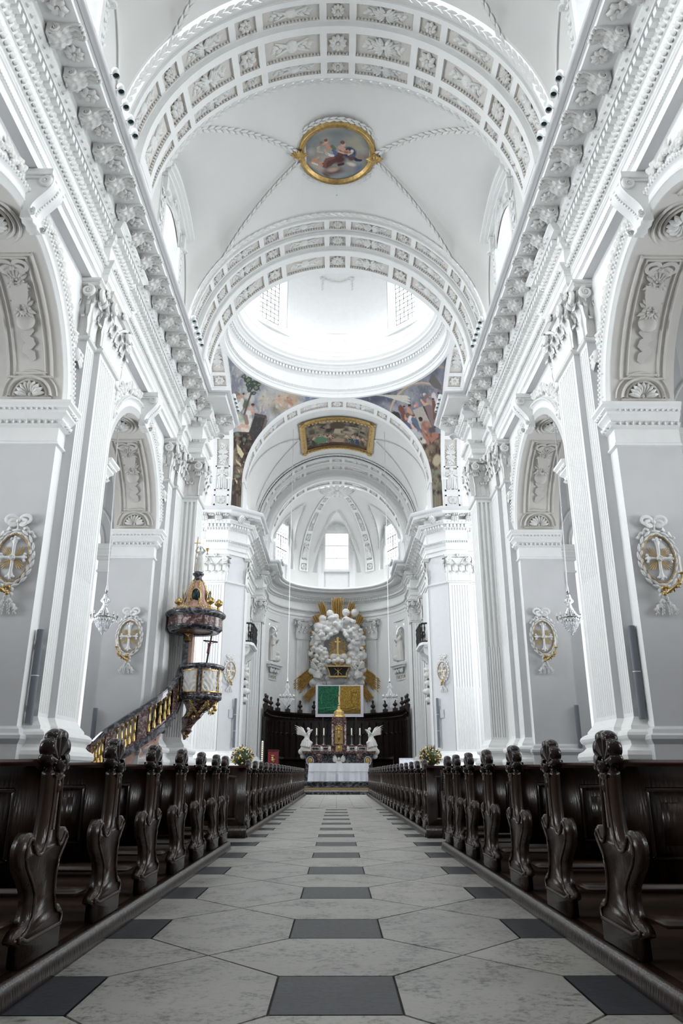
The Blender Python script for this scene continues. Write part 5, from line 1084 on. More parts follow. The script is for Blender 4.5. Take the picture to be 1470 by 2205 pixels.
# ---------------------------------------------------------------- pews
import bmesh
def catmull(pts, k=5, closed=True):
    n = len(pts); out = []
    for i in range(n if closed else n - 1):
        p0, p1, p2, p3 = [Vector(pts[(i + j - 1) % n] if closed else pts[min(max(i + j - 1, 0), n - 1)]) for j in range(4)]
        for j in range(k):
            t = j / k; out.append(tuple(.5 * ((2 * p1) + (-p0 + p2) * t + (2 * p0 - 5 * p1 + 4 * p2 - p3) * t * t + (-p0 + 3 * p1 - 3 * p2 + p3) * t ** 3)))
    return out
def bevelled(mb, name, mats, w=.006, ang=.6):
    me = mb.mesh(name, mats); bm = bmesh.new(); bm.from_mesh(me); bmesh.ops.remove_doubles(bm, verts=bm.verts, dist=1e-5)
    ed = [e for e in bm.edges if len(e.link_faces) == 2 and e.calc_face_angle(0) > ang]
    bmesh.ops.bevel(bm, geom=ed, offset=w, segments=2, affect='EDGES', clamp_overlap=True); bm.to_mesh(me); bm.free()
    for p in me.polygons: p.use_smooth = True
    return me
far = [(.485, 0), (.485, .10), (.478, .16), (.44, .195), (.40, .20), (.355, .25), (.335, .33), (.36, .40), (.42, .46), (.445, .50), (.42, .545), (.375, .55), (.35, .52), (.325, .50), (.30, .53), (.285, .62), (.275, .72), (.268, .82)]
nearp = [(.13, .82), (.14, .72), (.135, .62), (.12, .54), (.09, .48), (.03, .49), (-.02, .545), (-.07, .55), (-.11, .51), (-.12, .46), (-.09, .40), (-.02, .34), (.04, .28), (.045, .22), (.02, .175), (-.04, .155), (-.075, .13), (-.075, .11), (-.03, .10), (0, .085), (0, 0)]
OUT = [(.485, 0)] + catmull(far[2:], 3, False) + [far[-1]] + catmull(nearp[:-2], 3, False) + [nearp[-2], (0, 0)]
TH = .062
def pew_end_mesh():
    mb = MB(); mb.prism(OUT, lambda a, b, d: (-d, a, b), 0, TH); me = bevelled(mb, 'pew_end', LITW, .006, .9)
    mb = MB(); pl = []
    n = len(OUT)
    for i in range(n):                                         # raised bead following the outline on the aisle face
        a, b, c = OUT[i - 1], OUT[i], OUT[(i + 1) % n]; dx, dy = c[0] - a[0], c[1] - a[1]; L = sqrt(dx * dx + dy * dy) or 1
        q = (b[0] - dy / L * .026, b[1] + dx / L * .026)
        if q[1] > .10: pl.append((.004, q[0], q[1]))
    # keep the run that starts at the foot on the far side
    mb.tube(pl + [(.004, .03, .105), (.004, .46, .105)] + pl[:1], .009, 6)
    mb.tube([(.004, .20, .55), (.004, .205, .80)], .008, 6); mb.ball((.004, .2, .80), (.015, .05, .03), 8); mb.ball((.006, .205, .745), (.012, .02, .03), 8)
    return me, mb.mesh('bead_moulding', LITW)
def shell_mesh():
    mb = MB(); c = Vector((-.031, .205, .868)); N = 6
    def fn(u, v):
        a = radians(205 - 225 * u); lob = abs(sin(N * pi * u)) ** .6; R0 = .098 + .030 * sin(pi * u)
        t = v * 2 - 1; s_ = abs(t)
        if s_ > .5: k = (1 - s_) / .5; r = R0 * (.10 + .90 * k ** .8) * (1 + .12 * lob * k); x = (.024 + .012 * k * lob) * (1 if t > 0 else -1)
        else: k = s_ / .5; r = R0 * (1 + .12 * lob) * (1 + .10 * (1 - k * k)); x = .030 * (t / .5) + .006 * lob * (t / .5)
        return c + Vector((x, r * 1.05 * cos(a), r * sin(a) * (1.0 if sin(a) > 0 else .6)))
    mb.grid(fn, 72, 16)
    for x, sg in ((.004, 1), (-.068, -1)):
        spiral(mb, basis((x, .175, .845), (0, 1, 0), (sg, 0, 0), (0, 0, 1)), .045, .028, 1.8); spiral(mb, basis((x, .262, .845), (0, 1, 0), (sg, 0, 0), (0, 0, 1)), .030, .02, 1.5, rev=-1)
    mb.ball((-.031, .20, .82), (.034, .07, .05), 10)
    return mb.mesh('shell_finial', SHELL)
PEND, PBEAD = pew_end_mesh(); PSHELL = shell_mesh()
PW = 3.65
def board(name, y0, y1, z0, z1, m, x0=-TH - .0, x1=-PW, extra=None, b=.006):
    mb = MB(); mb.box(x1, x0, y0, y1, z0, z1)
    if extra: extra(mb)
    return bevelled(mb, name, m, b)
def panels(mb):
    n = 4; w = (PW - .3) / n
    for i in range(n):
        a = -.18 - i * w; b = a - w + .12
        for q, (x0, x1, z0, z1) in enumerate(((b, a, .40, .42), (b, a, .72, .74), (b, b + .02, .42, .72), (a - .02, a, .42, .72))): mb.box(x0, x1, .142, .152, z0, z1)
        mb.box(b + .07, a - .07, .14, .152, .47, .67)
PBACK = board('backrest', .152, .19, .30, .84, WOOD, extra=panels); PRAIL = board('top_rail', .12, .235, .84, .872, mat('red_brown_rail', (0.085, 0.032, 0.026), .33), b=.012)
PSEAT = board('seat', .18, .56, .385, .415, WOODT, b=.01); PKNEEL = board('kneeler', -.20, .03, .165, .195, WOODT, b=.01); PFOOT = board('foot_board', .60, .72, .05, .075, WOODT)
PSUP = []
for x in (-1.2, -2.5):
    for y0, y1, z1 in ((.2, .5, .385), (-.15, .0, .165)): q_ = MB(); q_.box(x - .03, x, y0, y1, 0, z1); PSUP.append(q_.mesh('support', WOOD))
def make_pew(s, y, label, group, far_block=False):
    t = thing('church_pew', label, 'pew', (s * -1.0 * -1.375, y, .095), 0, group)
    G = I4 if s < 0 else MIR
    e = inst('pew_end', PEND, I4, t, G); inst('bead_moulding', PBEAD, I4, e, None if s < 0 else None)
    if s > 0: pass
    inst('shell_finial', PSHELL, I4, e)
    o = inst('pew_end', PEND, Matrix.Translation((-PW, 0, 0)), t, G)
    inst('shell_finial', PSHELL, I4, o)
    for n_, m_ in (('backrest', PBACK), ('top_rail', PRAIL), ('seat', PSEAT), ('kneeler', PKNEEL)) + tuple(('support', q_) for q_ in PSUP): inst(n_, m_, I4, t, G)
    return t
ORD = ['nearest the camera', 'second from the camera', 'third from the camera', 'fourth from the camera', 'fifth from the camera', 'sixth from the camera', 'last before the cross aisle']
for s in (-1, 1):
    sd = 'left' if s < 0 else 'right'
    ys = [3.71, 4.78, 5.85, 6.93, 7.96, 8.98, 9.72] if s < 0 else [3.84, 4.92, 6.0, 7.12, 8.12, 9.0, 9.72]
    for k, y in enumerate(ys): make_pew(s, y, 'dark carved pew with shell-topped end %s of the aisle, %s' % (sd, ORD[k]), 'near block of pews %s of the aisle' % sd)
    for k in range(11): make_pew(s, 12.32 + k * 1.105, 'dark pew in the middle block %s of the aisle, row %s from the cross aisle' % (sd, ['one', 'two', 'three', 'four', 'five', 'six', 'seven', 'eight', 'nine', 'ten', 'eleven'][k]), 'middle block of pews %s of the aisle' % sd)
    for k in range(9): make_pew(s, 24.68 + k * 1.1, 'small distant pew %s of the aisle, row %s before the altar steps' % (sd, ['nine', 'eight', 'seven', 'six', 'five', 'four', 'three', 'two', 'one'][k]), 'far block of pews %s of the aisle' % sd)
    # platforms with rounded kerb
    G = I4 if s < 0 else MIR
    for j, (y0, y1) in enumerate(((-.9, 10.26), (12.09, 24.27), (24.43, 34.75))):
        mb = MB(G); mb.box(-5.08, -1.36, y0, y1, .0, .092, 0)
        for i in range(int((y1 - y0) / .16)): pass
        pr = [(-1.40, 0), (-1.325, 0), (-1.33, .02), (-1.34, .075), (-1.352, .088), (-1.37, .0925), (-1.42, .0925)]
        mb.prism(pr, lambda a, b, d: (a, d, b), y0 - .01, y1 + .01, 1, True)
        t = mb.build('pew_platform', [WOODT, WOOD]); tag(t, 'low dark wooden platform under the %s block of pews %s of the aisle' % (['near', 'middle', 'far'][j], sd), 'platform')
    for y, nm in ((12.02, 'middle'), (24.36, 'far')):
        mb = MB(G); mb.box(-5.05, -1.37, y - .06, y, 0, .985); mb.box(-5.06, -1.34, y - .08, y + .02, 0, .17)
        for i in range(4): a = -1.5 - i * .85; mb.box(a - .66, a, y - .075, y - .06, .24, .28); mb.box(a - .66, a, y - .075, y - .06, .84, .88); mb.box(a - .04, a, y - .075, y - .06, .28, .84); mb.box(a - .66, a - .62, y - .075, y - .06, .28, .84)
        me = bevelled(mb, 'rear_screen', WOOD, .008); o = inst('rear_screen', me, I4); tag(o, 'dark wooden screen closing the back of the %s pew block %s of the aisle' % (nm, sd), 'wooden screen')
        mb = MB(G); mb.box(-5.06, -1.33, y - .1, y + .06, .985, 1.015); mb.build('top_rail', PRAIL.materials[0], o)
# booklets in a rack
rk = MB(); rk.box(1.56, 1.80, 11.74, 11.92, 0, .66); rk.box(1.56, 1.58, 11.76, 11.92, .66, .93); rk.box(1.78, 1.80, 11.76, 11.92, .66, .93); rk.box(1.56, 1.80, 11.76, 11.92, .93, .95)
tag(inst('book_rack', bevelled(rk, 'book_rack', WOOD, .006), I4), 'narrow dark wooden rack holding white booklets behind the right middle pews', 'rack')
PAPER = mat('cream_paper', (.62, .62, .52), .7)
for k in range(8):
    mb = MB(); z = .664 + k * .032; mb.box(1.60, 1.76, 11.77, 11.90, z, z + .024); me = bevelled(mb, 'booklet', PAPER, .004)
    tag(inst('booklet', me, I4), 'cream booklet lying in the rack, %s from the bottom of the pile' % ['first', 'second', 'third', 'fourth', 'fifth', 'sixth', 'seventh', 'eighth'][k], 'booklet', 'booklets piled in the rack')

# ---------------------------------------------------------------- cross medallions with sconces on the piers
def medallion(M, G, label, k=1.0, lit=True):
    t = thing('cross_medallion', label, 'wall relief'); t.matrix_local = (G @ M)
    B = lambda mb, nm, m, p=None: mb.build(nm, m, p or t)
    Q = lambda m: MB()
    mb = MB(); mb.grid(lambda u, v: (.37 * v * cos(2 * pi * u), .02 + .05 * (1 - v * v), .55 * v * sin(2 * pi * u)), 28, 4, 0, True, True); B(mb, 'oval_plate', GREY)
    mb = MB(); garland(mb, [(.40 * cos(a), .06, .59 * sin(a)) for a in [2 * pi * j / 60 for j in range(61)]], .13, lambda p: (0, 1, 0)); mb.grid(lambda u, v: ((.36 + .03 * v) * cos(2 * pi * u), .03 + .05 * sin(pi * v), (.545 + .03 * v) * sin(2 * pi * u)), 40, 3, 0, True, True); B(mb, 'laurel_frame', ORN)
    mb = MB(); garland(mb, [(.345 * cos(a), .075, .53 * sin(a)) for a in [2 * pi * j / 40 for j in range(41)]], .035, lambda p: (0, 1, 0)); B(mb, 'gilt_rim', GOLD)
    mb = MB()
    for a in (0, pi / 2, pi, 3 * pi / 2):
        L = .44 if a in (0, pi) else .27; R_ = Matrix.Rotation(a, 4, 'Y')
        mb.grid(lambda u, v: R_ @ Vector(((.035 + .06 * max(0, v - .7) / .3) * (2 * u - 1), .08 + .035 * (1 - abs(2 * u - 1)), L * v)), 4, 6)
        for q in (-1, 0, 1): mb.ball(R_ @ Vector((q * .075, .09, L * (.95 if q else 1.04))), .032, 6)
    mb.ball((0, .11, 0), (.07, .05, .07), 10); rosette(6, .07, 0, .04, mb=mb, M=Matrix.Translation((0, .12, 0))); B(mb, 'stucco_cross', ORN)
    mb = MB()
    for a in (pi / 4, 3 * pi / 4, 5 * pi / 4, 7 * pi / 4):
        for j in range(5):
            b = a + (j - 2) * .15; L = .33 - .035 * abs(j - 2); p = Vector((sin(b), 0, cos(b))); n_ = Vector((cos(b), 0, -sin(b)))
            mb.add([p * .06 + n_ * .004 + Vector((0, .07, 0)), p * L + n_ * .011 + Vector((0, .075, 0)), p * (L + .02) + Vector((0, .09, 0)), p * L - n_ * .011 + Vector((0, .075, 0)), p * .06 - n_ * .004 + Vector((0, .07, 0))], [(0, 1, 2), (0, 2, 4), (4, 2, 3)])
    B(mb, 'gilt_ray', RAYG)
    mb = MB(); bow(mb, Matrix.Translation((0, .02, .82)), .42); mb.tube([(0, .05, .6), (0, .05, .8)], .02); B(mb, 'ribbon_bow', ORN)
    mb = MB()
    for q, sg in ((0, 1),):
        garland(mb, [(.02, .07, -.62), (.03, .09, -.80), (.0, .07, -.95)], .20, lambda p: (0, 1, 0), step=.10)
        for x in (-.22, -.09, .07, .2): garland(mb, [(x * .3, .05, -.92), (x * .8, .06, -1.05), (x, .05, -1.22)], .075, lambda p: (0, 1, 0), step=.06)
        for x in (-1, 1): ribbon(mb, Matrix.Translation((0, .03, -.95)), [(x * (.05 + .2 * t), -.18 * t + .05 * sin(t * 14), .04) for t in [j / 10 for j in range(11)]], .06)
    B(mb, 'leaf_tassel', ORN)
    mb = MB(); mb.tube([(.02, .1, -.72), (.0, .22, -.78), (-.10, .34, -.70), (-.26, .38, -.56), (-.30, .36, -.40)], [.03, .03, .026, .02, .014], 8)
    for x, y, z, r in ((-.05, .25, -.74, .055), (-.16, .32, -.66, .05), (.04, .16, -.66, .05), (-.24, .34, -.60, .04), (.05, .2, -.80, .045)): mb.ball((x, y, z), r, 7)
    for j in range(7): petal(mb, Matrix.Translation((-.02 - .035 * j, .2 + .02 * j, -.72 + .02 * j)), j * 1.1, 0, .12, .05, .03)
    mb.lathe([(.0, -.02), (.05, 0), (.075, .02), (.06, .025), (.02, .01)], (-.30, .36, -.40), 10); B(mb, 'sconce_arm', GOLD)
    mb = MB(); mb.tube([(-.30, .36, -.39), (-.30, .36, -.02)], .017, 8); B(mb, 'candle', WAX)
    t.scale = (t.scale[0] * k, t.scale[1] * k, t.scale[2] * k)
    return t
for s, G, sd in ((-1, I4, 'left'), (1, MIR, 'right')):
    for y, z, w in ((15.45, 5.26, 'nearest'), (24.92, 5.22, 'second')):
        medallion(basis((-6.93, y - .01, z), (1, 0, 0), (0, -1, 0), (0, 0, 1)), G, 'oval relief of cross and gilt rays on the %s %s pier, candle sconce below' % (w, sd))
    v = Vector((.72, .694, 0)).normalized(); n = Vector((v.y, -v.x, 0))
    medallion(basis((-5.80 + n.x * .03, 40.92 + n.y * .03, 6.15), v, n, (0, 0, 1)), G, 'small pale cross medallion on the far %s crossing pier beside the choir' % sd, .92)

# ---------------------------------------------------------------- loudspeakers and spotlights
def speaker(x, y, z0, z1, r, label, cuts=1, n=12):
    t = thing('column_loudspeaker', label, 'loudspeaker', (x, y, z0)); h = z1 - z0; mb = MB()
    mb.prism([(r * .95 * cos(a), r * .75 * sin(a)) for a in [2 * pi * k / n for k in range(n)]], lambda a, b, d: (a, b, d), 0, h, 0, True)
    mb.build('grille_body', SPK, t)
    for c in range(1, cuts + 1): mb = MB(); mb.prism([(r * cos(a), r * .8 * sin(a)) for a in [2 * pi * k / n for k in range(n)]], lambda a, b, d: (a, b, d), h * c / (cuts + 1) - .008, h * c / (cuts + 1) + .008); mb.build('joint_band', LAMPW, t)
    mb = MB(); mb.box(-.02, .02, r * .5, r + .10, h * .15, h * .2); mb.box(-.02, .02, r * .5, r + .10, h * .8, h * .85); mb.box(-r, r, -.01, .02, -.01, 0); mb.build('wall_bracket', LAMPW, t)
    return t
speaker(-6.26, 15.72, 1.86, 3.78, .085, 'tall grey column loudspeaker on the nearest left pier, above the pew back')
speaker(6.28, 15.74, 1.95, 3.88, .085, 'tall grey column loudspeaker on the nearest right pier')
speaker(5.42, 41.08, 2.2, 4.74, .075, 'slim grey loudspeaker on the far right crossing pier above the flowers', 2)
speaker(-5.42, 41.08, 2.2, 4.72, .075, 'slim grey loudspeaker on the far left crossing pier above the flowers', 2)
speaker(7.78, 24.80, 1.7, 3.0, .08, 'grey loudspeaker low on the outer edge of the second right pier', 0)
speaker(-7.78, 24.80, 1.3, 2.9, .08, 'grey loudspeaker low on the outer edge of the second left pier, behind the pulpit stair', 0)
LH = MB(); LH.lathe([(0, .16), (.07, .16), (.078, .15), (.078, -.10), (.07, -.10), (.066, .05), (0, .06)], n=14); LH = LH.mesh('lamp_housing', LAMPW)
LG = MB(); LG.lathe([(0, -.0), (.064, -.02), (.05, -.045), (0, -.055)], n=12); LG = LG.mesh('lens', DARKG)
LB = MB(); LB.tube([(0, .0, .03), (.12, 0, .03), (.16, 0, -.05)], .012, 5); LB = LB.mesh('bracket', ZINC)
def spot(s, x, y, z, i, where, tl, grp):
    t = thing('spotlight', 'white cylindrical spotlight clipped to the %s, %s of its row' % (where, ['nearest', 'second', 'third', 'fourth', 'fifth'][i]), 'spotlight', (x, y, z), 0, grp)
    t.rotation_euler = (tl, .25 * s, 0)
    inst('lamp_housing', LH, I4, t); inst('lens', LG, I4, t); inst('bracket', LB, Matrix.Rotation(0 if s > 0 else pi, 4, 'Z'), t)
for s in (-1, 1):
    sd = 'left' if s < 0 else 'right'
    for i in range(5): spot(s, s * 4.78, 12.0 + i * .40, 15.12, i, '%s cornice near the coffered arch' % sd, -.25, 'five spotlights on the %s nave cornice' % sd)
    for i in range(5): spot(s, s * 4.76, 21.2 + i * .36, 15.12, i, '%s cornice before the dome' % sd, -.25, 'spotlights on the %s cornice before the dome' % sd)
    for i in range(4): spot(s, s * 4.12, 26.6 + i * .34, 15.12, i, '%s cornice corner under the dome' % sd, -.2, 'spotlights at the %s cornice corner' % sd)
    for i in range(4): spot(s, s * 3.92, 51.2 + i * .3, 15.2, i, '%s cornice before the apse' % sd, -.2, 'spotlights on the %s apse cornice' % sd)

# ---------------------------------------------------------------- chandeliers
def drop(mb, p, r, h): 
    x, y, z = p; mb.add([(x, y, z), (x + r, y, z - h * .4), (x, y + r, z - h * .4), (x - r, y, z - h * .4), (x, y - r, z - h * .4), (x, y, z - h)], [(0, 1, 2), (0, 2, 3), (0, 3, 4), (0, 4, 1), (5, 2, 1), (5, 3, 2), (5, 4, 3), (5, 1, 4)])
def chandelier_mesh():
    fr = MB(); cr = MB(); cd = MB(); R = random.Random(2)
    fr.tube([(0, 0, -1.35), (0, 0, 0)], .015, 6); fr.lathe([(.30, -.02), (.33, 0), (.30, .02), (.27, 0), (.30, -.02)], (0, 0, -.86), 24); fr.lathe([(0, .05), (.04, .02), (.05, 0), (.02, -.05)], (0, 0, 0), 10)
    for k in range(12):
        a = 2 * pi * k / 12; c, s_ = cos(a), sin(a)
        fr.tube([(.28 * c, .28 * s_, -.86), (.34 * c, .34 * s_, -.93), (.40 * c, .40 * s_, -.90), (.41 * c, .41 * s_, -.82)], .010, 5); fr.lathe([(.0, 0), (.035, .01), (.04, .02), (0, .015)], (.41 * c, .41 * s_, -.82), 8)
        cd.tube([(.41 * c, .41 * s_, -.81), (.41 * c, .41 * s_, -.70)], .012, 6)
    for (z0, r0, z1, r1, n, m) in ((-.10, .05, -.30, .14, 10, 6), (-.30, .14, -.36, .05, 10, 3), (-.38, .05, -.84, .30, 18, 14), (-.86, .31, -1.16, .17, 20, 8), (-.95, .22, -1.28, .10, 14, 7), (-1.1, .12, -1.36, .02, 9, 6)):
        for i in range(n):
            a = 2 * pi * i / n
            for j in range(m): t = (j + R.random() * .3) / m; r = r0 + (r1 - r0) * t ** 1.6 if r1 > r0 else r0 + (r1 - r0) * t; drop(cr, (r * cos(a), r * sin(a), z0 + (z1 - z0) * t), .020, .055)
    for i in range(24): a = 2 * pi * i / 24; drop(cr, (.33 * cos(a), .33 * sin(a), -.88), .016, .09); drop(cr, (.40 * cos(a), .40 * sin(a), -.92), .014, .08)
    cr.ball((0, 0, -1.37), .03, 8); cr.ball((0, 0, -.22), .05, 8); cr.ball((0, 0, -.42), .05, 8)
    return fr.mesh('metal_frame', mat('dull_silver', (.22, .21, .20), .3, .8)), cr.mesh('crystal_drops', CRYS), cd.mesh('candle', WAX)
CHF, CHC, CHD = chandelier_mesh()
def chandelier(x, y, z, ztop, k, label, xt=None, yt=None):
    t = thing('crystal_chandelier', label, 'chandelier', (x, y, z)); t.scale = (k, k, k)
    inst('metal_frame', CHF, I4, t); inst('crystal_drops', CHC, I4, t, kind='stuff'); inst('candle_ring', CHD, I4, t)
    mb = MB(); mb.tube([(0, 0, 0), (0, 0, .25)], [.05, .015], 8); mb.tube([(0, 0, .2), (((xt or x) - x) / k, ((yt or y) - y) / k, (ztop - z) / k)], .016, 6); mb.build('hanging_cord', mat('white_cord', (.75, .73, .76), .7), t)
chandelier(-6.90, 21.87, 6.08, 11.6, .95, 'crystal chandelier hanging on a white cord in the left arch beside the pulpit', -7.1)
chandelier(6.95, 21.87, 6.08, 11.6, .95, 'crystal chandelier hanging from the rosette of the right arch', 7.1)
chandelier(-2.85, 44, 5.95, 22.2, 1.05, 'crystal chandelier on a long wire left of the green and gold picture')
chandelier(3.08, 44, 5.95, 22.2, 1.05, 'crystal chandelier on a long wire right of the green and gold picture')
for s in (-1, 1):
    mb = MB(); mb.tube([(s * 7.0, 12.4, 6.0), (s * 7.1, 12.4, 11.62)], .016, 6)
    tag(mb.build('chandelier_cord', mat('white_cord_b', (.75, .73, .76), .7)), 'white cord hanging from the crown rosette of the nearest %s arch' % ('left' if s < 0 else 'right'), 'cord')

# ---------------------------------------------------------------- ceiling paintings
t = thing('ceiling_medallion', 'round ceiling painting of figures on clouds in a gilt frame, nave vault', 'ceiling painting', (-.03, 21.97, 23.0))
p = Painter(360, 280, 8); k = (660, 515); E = lambda x, y, rx, ry, c, rot=0, soft=.6: p.ell((x - 410) / k[0], (y - 325) / k[1], rx / k[0], ry / k[1], c, rot, soft); B = lambda pts, c, w: body(p, k, [(x - 410, y - 325) for x, y in pts], c, w); M_ = lambda x, y, r, sk, hr: man(p, k, x - 410, y - 325, r, sk, hr)
p.mot((126, 132, 134), (158, 156, 146), 4, 31); n = p.noise(5, 8); E(740, 390, 260, 60, (116, 124, 126), 0, .9); E(900, 470, 120, 70, (160, 152, 130), .3, .9); E(480, 560, 60, 60, (178, 172, 164), 0, .9); E(960, 620, 70, 50, (150, 126, 112), 0, .9)
E(520, 720, 110, 50, (176, 160, 146), .3); E(700, 760, 150, 60, (104, 80, 76), -.1); E(690, 740, 90, 30, (176, 150, 136), -.2); E(800, 800, 160, 40, (140, 150, 158), 0, .9); E(880, 720, 100, 60, (138, 132, 134), .2); E(890, 690, 70, 24, (206, 196, 182), .35); E(980, 740, 60, 70, (96, 112, 142), -.5, .9); E(600, 800, 60, 26, (110, 88, 82), .2)
sk, hr = (202, 156, 134), (110, 76, 56)
E(860, 570, 76, 66, (44, 58, 86), .2, .3); B([(900, 620), (940, 650), (975, 655)], (40, 52, 78), 20); E(880, 600, 46, 40, (70, 88, 118), 0, .6)
B([(800, 560), (740, 620), (650, 680), (615, 700)], (92, 58, 56), 44); E(770, 640, 80, 50, (84, 46, 46), -.3); B([(700, 620), (640, 640), (610, 680), (610, 710)], (124, 78, 72), 22); B([(760, 690), (800, 680)], (70, 38, 40), 20); E(880, 630, 46, 30, (96, 60, 58), .2)
B([(770, 520), (800, 540), (840, 560)], (196, 150, 132), 28); M_(800, 487, 27, sk, hr); B([(755, 560), (800, 575), (850, 580)], (206, 164, 142), 12); E(830, 565, 34, 24, (150, 96, 80), .2); M_(835, 545, 14, (190, 140, 116), (96, 60, 46)); E(885, 555, 22, 22, (214, 206, 200), 0); B([(850, 590), (880, 575)], (214, 174, 150), 11)
E(720, 575, 26, 34, (74, 98, 146), 0, .4); E(700, 550, 16, 14, (60, 84, 130)); B([(640, 580), (680, 600), (700, 600)], (206, 206, 208), 17); B([(620, 545), (640, 580), (650, 590)], sk, 10)
M_(630, 462, 22, sk, (120, 80, 56)); B([(640, 495), (665, 530)], (196, 136, 112), 24); B([(620, 480), (560, 510), (545, 520)], sk, 9); B([(690, 510), (715, 535)], (96, 108, 88), 22); E(580, 470, 26, 22, (118, 104, 82), 0, .8); E(575, 495, 34, 12, (150, 120, 96), 0, .8); B([(560, 510), (550, 560), (600, 570)], (178, 170, 150), 12); E(560, 540, 26, 26, (176, 160, 142), 0, .9)
M_(552, 615, 16, sk, (176, 136, 96)); B([(530, 640), (510, 660), (480, 690)], (190, 150, 96), 20); B([(500, 650), (555, 670), (580, 700)], (196, 130, 108), 18); B([(490, 690), (530, 700)], (216, 204, 196), 16); B([(555, 680), (600, 665)], (196, 150, 128), 8)
lum = p.im.mean(2, keepdims=True); p.im = p.im * .85 + lum * .15
pm = 1.28
paint_obj('painted_panel', lambda u, v: ((2 * u - 1) * pm * sqrt(max(0, 1 - .5 * (2 * v - 1) ** 2)), -(1 - 2 * v) * -1 * pm * sqrt(max(0, 1 - .5 * (2 * u - 1) ** 2)) * -1, -.02), 150, 150, p.im, t)
mb = MB(); mb.grid(lambda u, v: ((1.24 + .26 * v) * cos(2 * pi * u), (1.24 + .26 * v) * sin(2 * pi * u), -.03 - .13 * sin(pi * v) ** .7 - .02 * cos(v * 18)), 72, 10, 0, True, True)
for q in (-1, 1):
    for k in range(9): petal(mb, basis((q * 1.42, 0, -.15), (0, 1, 0), (0, 0, -1), (1, 0, 0)), q * pi / 2 + (k - 4) * .33, -.12, .34, .16, .10)
    mb.ball((q * 1.45, 0, -.2), (.12, .12, .08), 8)
mb.build('gilt_frame', GOLD, t)
mb = MB(); garland(mb, [(1.60 * cos(a), 1.60 * sin(a), -.05) for a in [2 * pi * k / 90 for k in range(91)]], .20, lambda p: (0, 0, -1)); mb.build('laurel_wreath', ORN, t)
mb = MB(); mb.tube([(0, 1.72, -.05), (0, 1.72, -.40)], .008, 4); mb.ball((0, 1.72, -.43), .05, 8); mb.build('detector_bulb', LAMPW, t)
t = thing('chancel_painting', 'rectangular ceiling painting of a church interior in a heavy gilt frame above the choir', 'ceiling painting', (0, 0, 0))
p = Painter(300, 200, 9); p.mot((66, 58, 48), (132, 122, 104), 6, 41); n = p.noise(9, 44); p.mix((n - .52) * 4, (160, 150, 132)); p.mix((.42 - n) * 5, (44, 38, 34)); p.ell(.5, .22, .13, .16, (70, 58, 44)); p.poly([(.46, .34), (.54, .34), (.56, .52), (.44, .52)], (168, 158, 136)); p.ell(.52, .78, .14, .09, (160, 136, 116))
for x, c in ((.12, (60, 70, 64)), (.22, (96, 126, 100)), (.30, (150, 150, 146)), (.38, (130, 112, 96)), (.64, (120, 110, 92)), (.74, (60, 92, 96)), (.82, (56, 74, 110)), (.90, (96, 80, 66))): p.person(x, .86, .34, c)
p.mix((p.y > .86) * .8, (74, 44, 36)); p.ell(.24, .72, .12, .14, (84, 120, 90), .4)
for x in (.04, .96, .16, .84): p.line(x, 0, x, .5, .012, (120, 112, 96))
RCP = 5.66
Pc = lambda a, y, r=RCP: (r * sin(a), y, ZC + r * cos(a))
paint_obj('painted_canvas', lambda u, v: Pc((2 * u - 1) * .385, 48.25 - 4.25 * (1 - v) + .0 if 0 else 43.8 + 4.1 * v, RCP), 180, 120, p.im[:, :], t)
mb = MB()
for (a0, a1, y0, y1) in ((-.455, -.375, 43.4, 48.4), (.375, .455, 43.4, 48.4)): mb.grid(lambda u, v: Pc(a0 + (a1 - a0) * u, y0 + (y1 - y0) * v, RCP - .03 - .12 * sin(pi * u)), 6, 10)
for (y0, y1) in ((43.4, 43.85), (47.85, 48.4)): mb.grid(lambda u, v: Pc(-.455 + .91 * u, y0 + (y1 - y0) * v, RCP - .03 - .12 * sin(pi * v)), 30, 6)
mb.build('gilt_frame', GOLD, t); mb = MB()
for k in range(20): a = -.43 + .86 * k / 19; petal(mb, basis(Pc(a, 47.85, RCP - .16), (cos(a), 0, -sin(a)), (-sin(a), 0, -cos(a)), (0, 1, 0)), 0, 0, .30, .17, .05); petal(mb, basis(Pc(a, 43.85, RCP - .16), (cos(a), 0, -sin(a)), (-sin(a), 0, -cos(a)), (0, -1, 0)), 0, 0, .28, .15, .05)
for k in range(18):
    y = 43.55 + 4.7 * k / 17
    for q in (-1, 1): petal(mb, basis(Pc(q * .415, y, RCP - .15), (0, 1, 0), (-sin(q * .415), 0, -cos(.415)), (q, 0, 0)), pi / 4 * (-1) ** k, -.1, .16, .13, .04)
mb.build('carved_leaf', GOLD, t)
# ---------------------------------------------------------------- pulpit
pul = thing('marble_pulpit', 'black and red marble pulpit with gilt trim, canopy and stair on the left pier', 'pulpit', (-5.3, 26.6, 0))
def PB(mb, nm, m, par=None, **k):                              # parts are modelled in place, then hung on the pulpit
    o = mb.build(nm, m, None, **k); o.parent = par or pul; o.matrix_parent_inverse = Matrix.Translation((5.3, -26.6, 0)) if par is None else I4; return o
cc = (-5.02, 26.22)
mb = MB(); mb.lathe([(0, 5.66), (.60, 5.66), (.70, 5.62), (.86, 5.60), (.92, 5.66), (.97, 5.70), (.95, 5.76)], (*cc, 0), 32); mb.lathe([(.95, 6.06), (.98, 6.10), (1.05, 6.15), (1.07, 6.22), (1.04, 6.27), (.99, 6.31), (0, 6.33)], (*cc, 0), 32); can = PB(mb, 'canopy', MBLK)
mb = MB(); mb.lathe([(.955, 5.76), (.95, 6.06)], (*cc, 0), 32)
PB(mb, 'canopy_frieze', MRED)
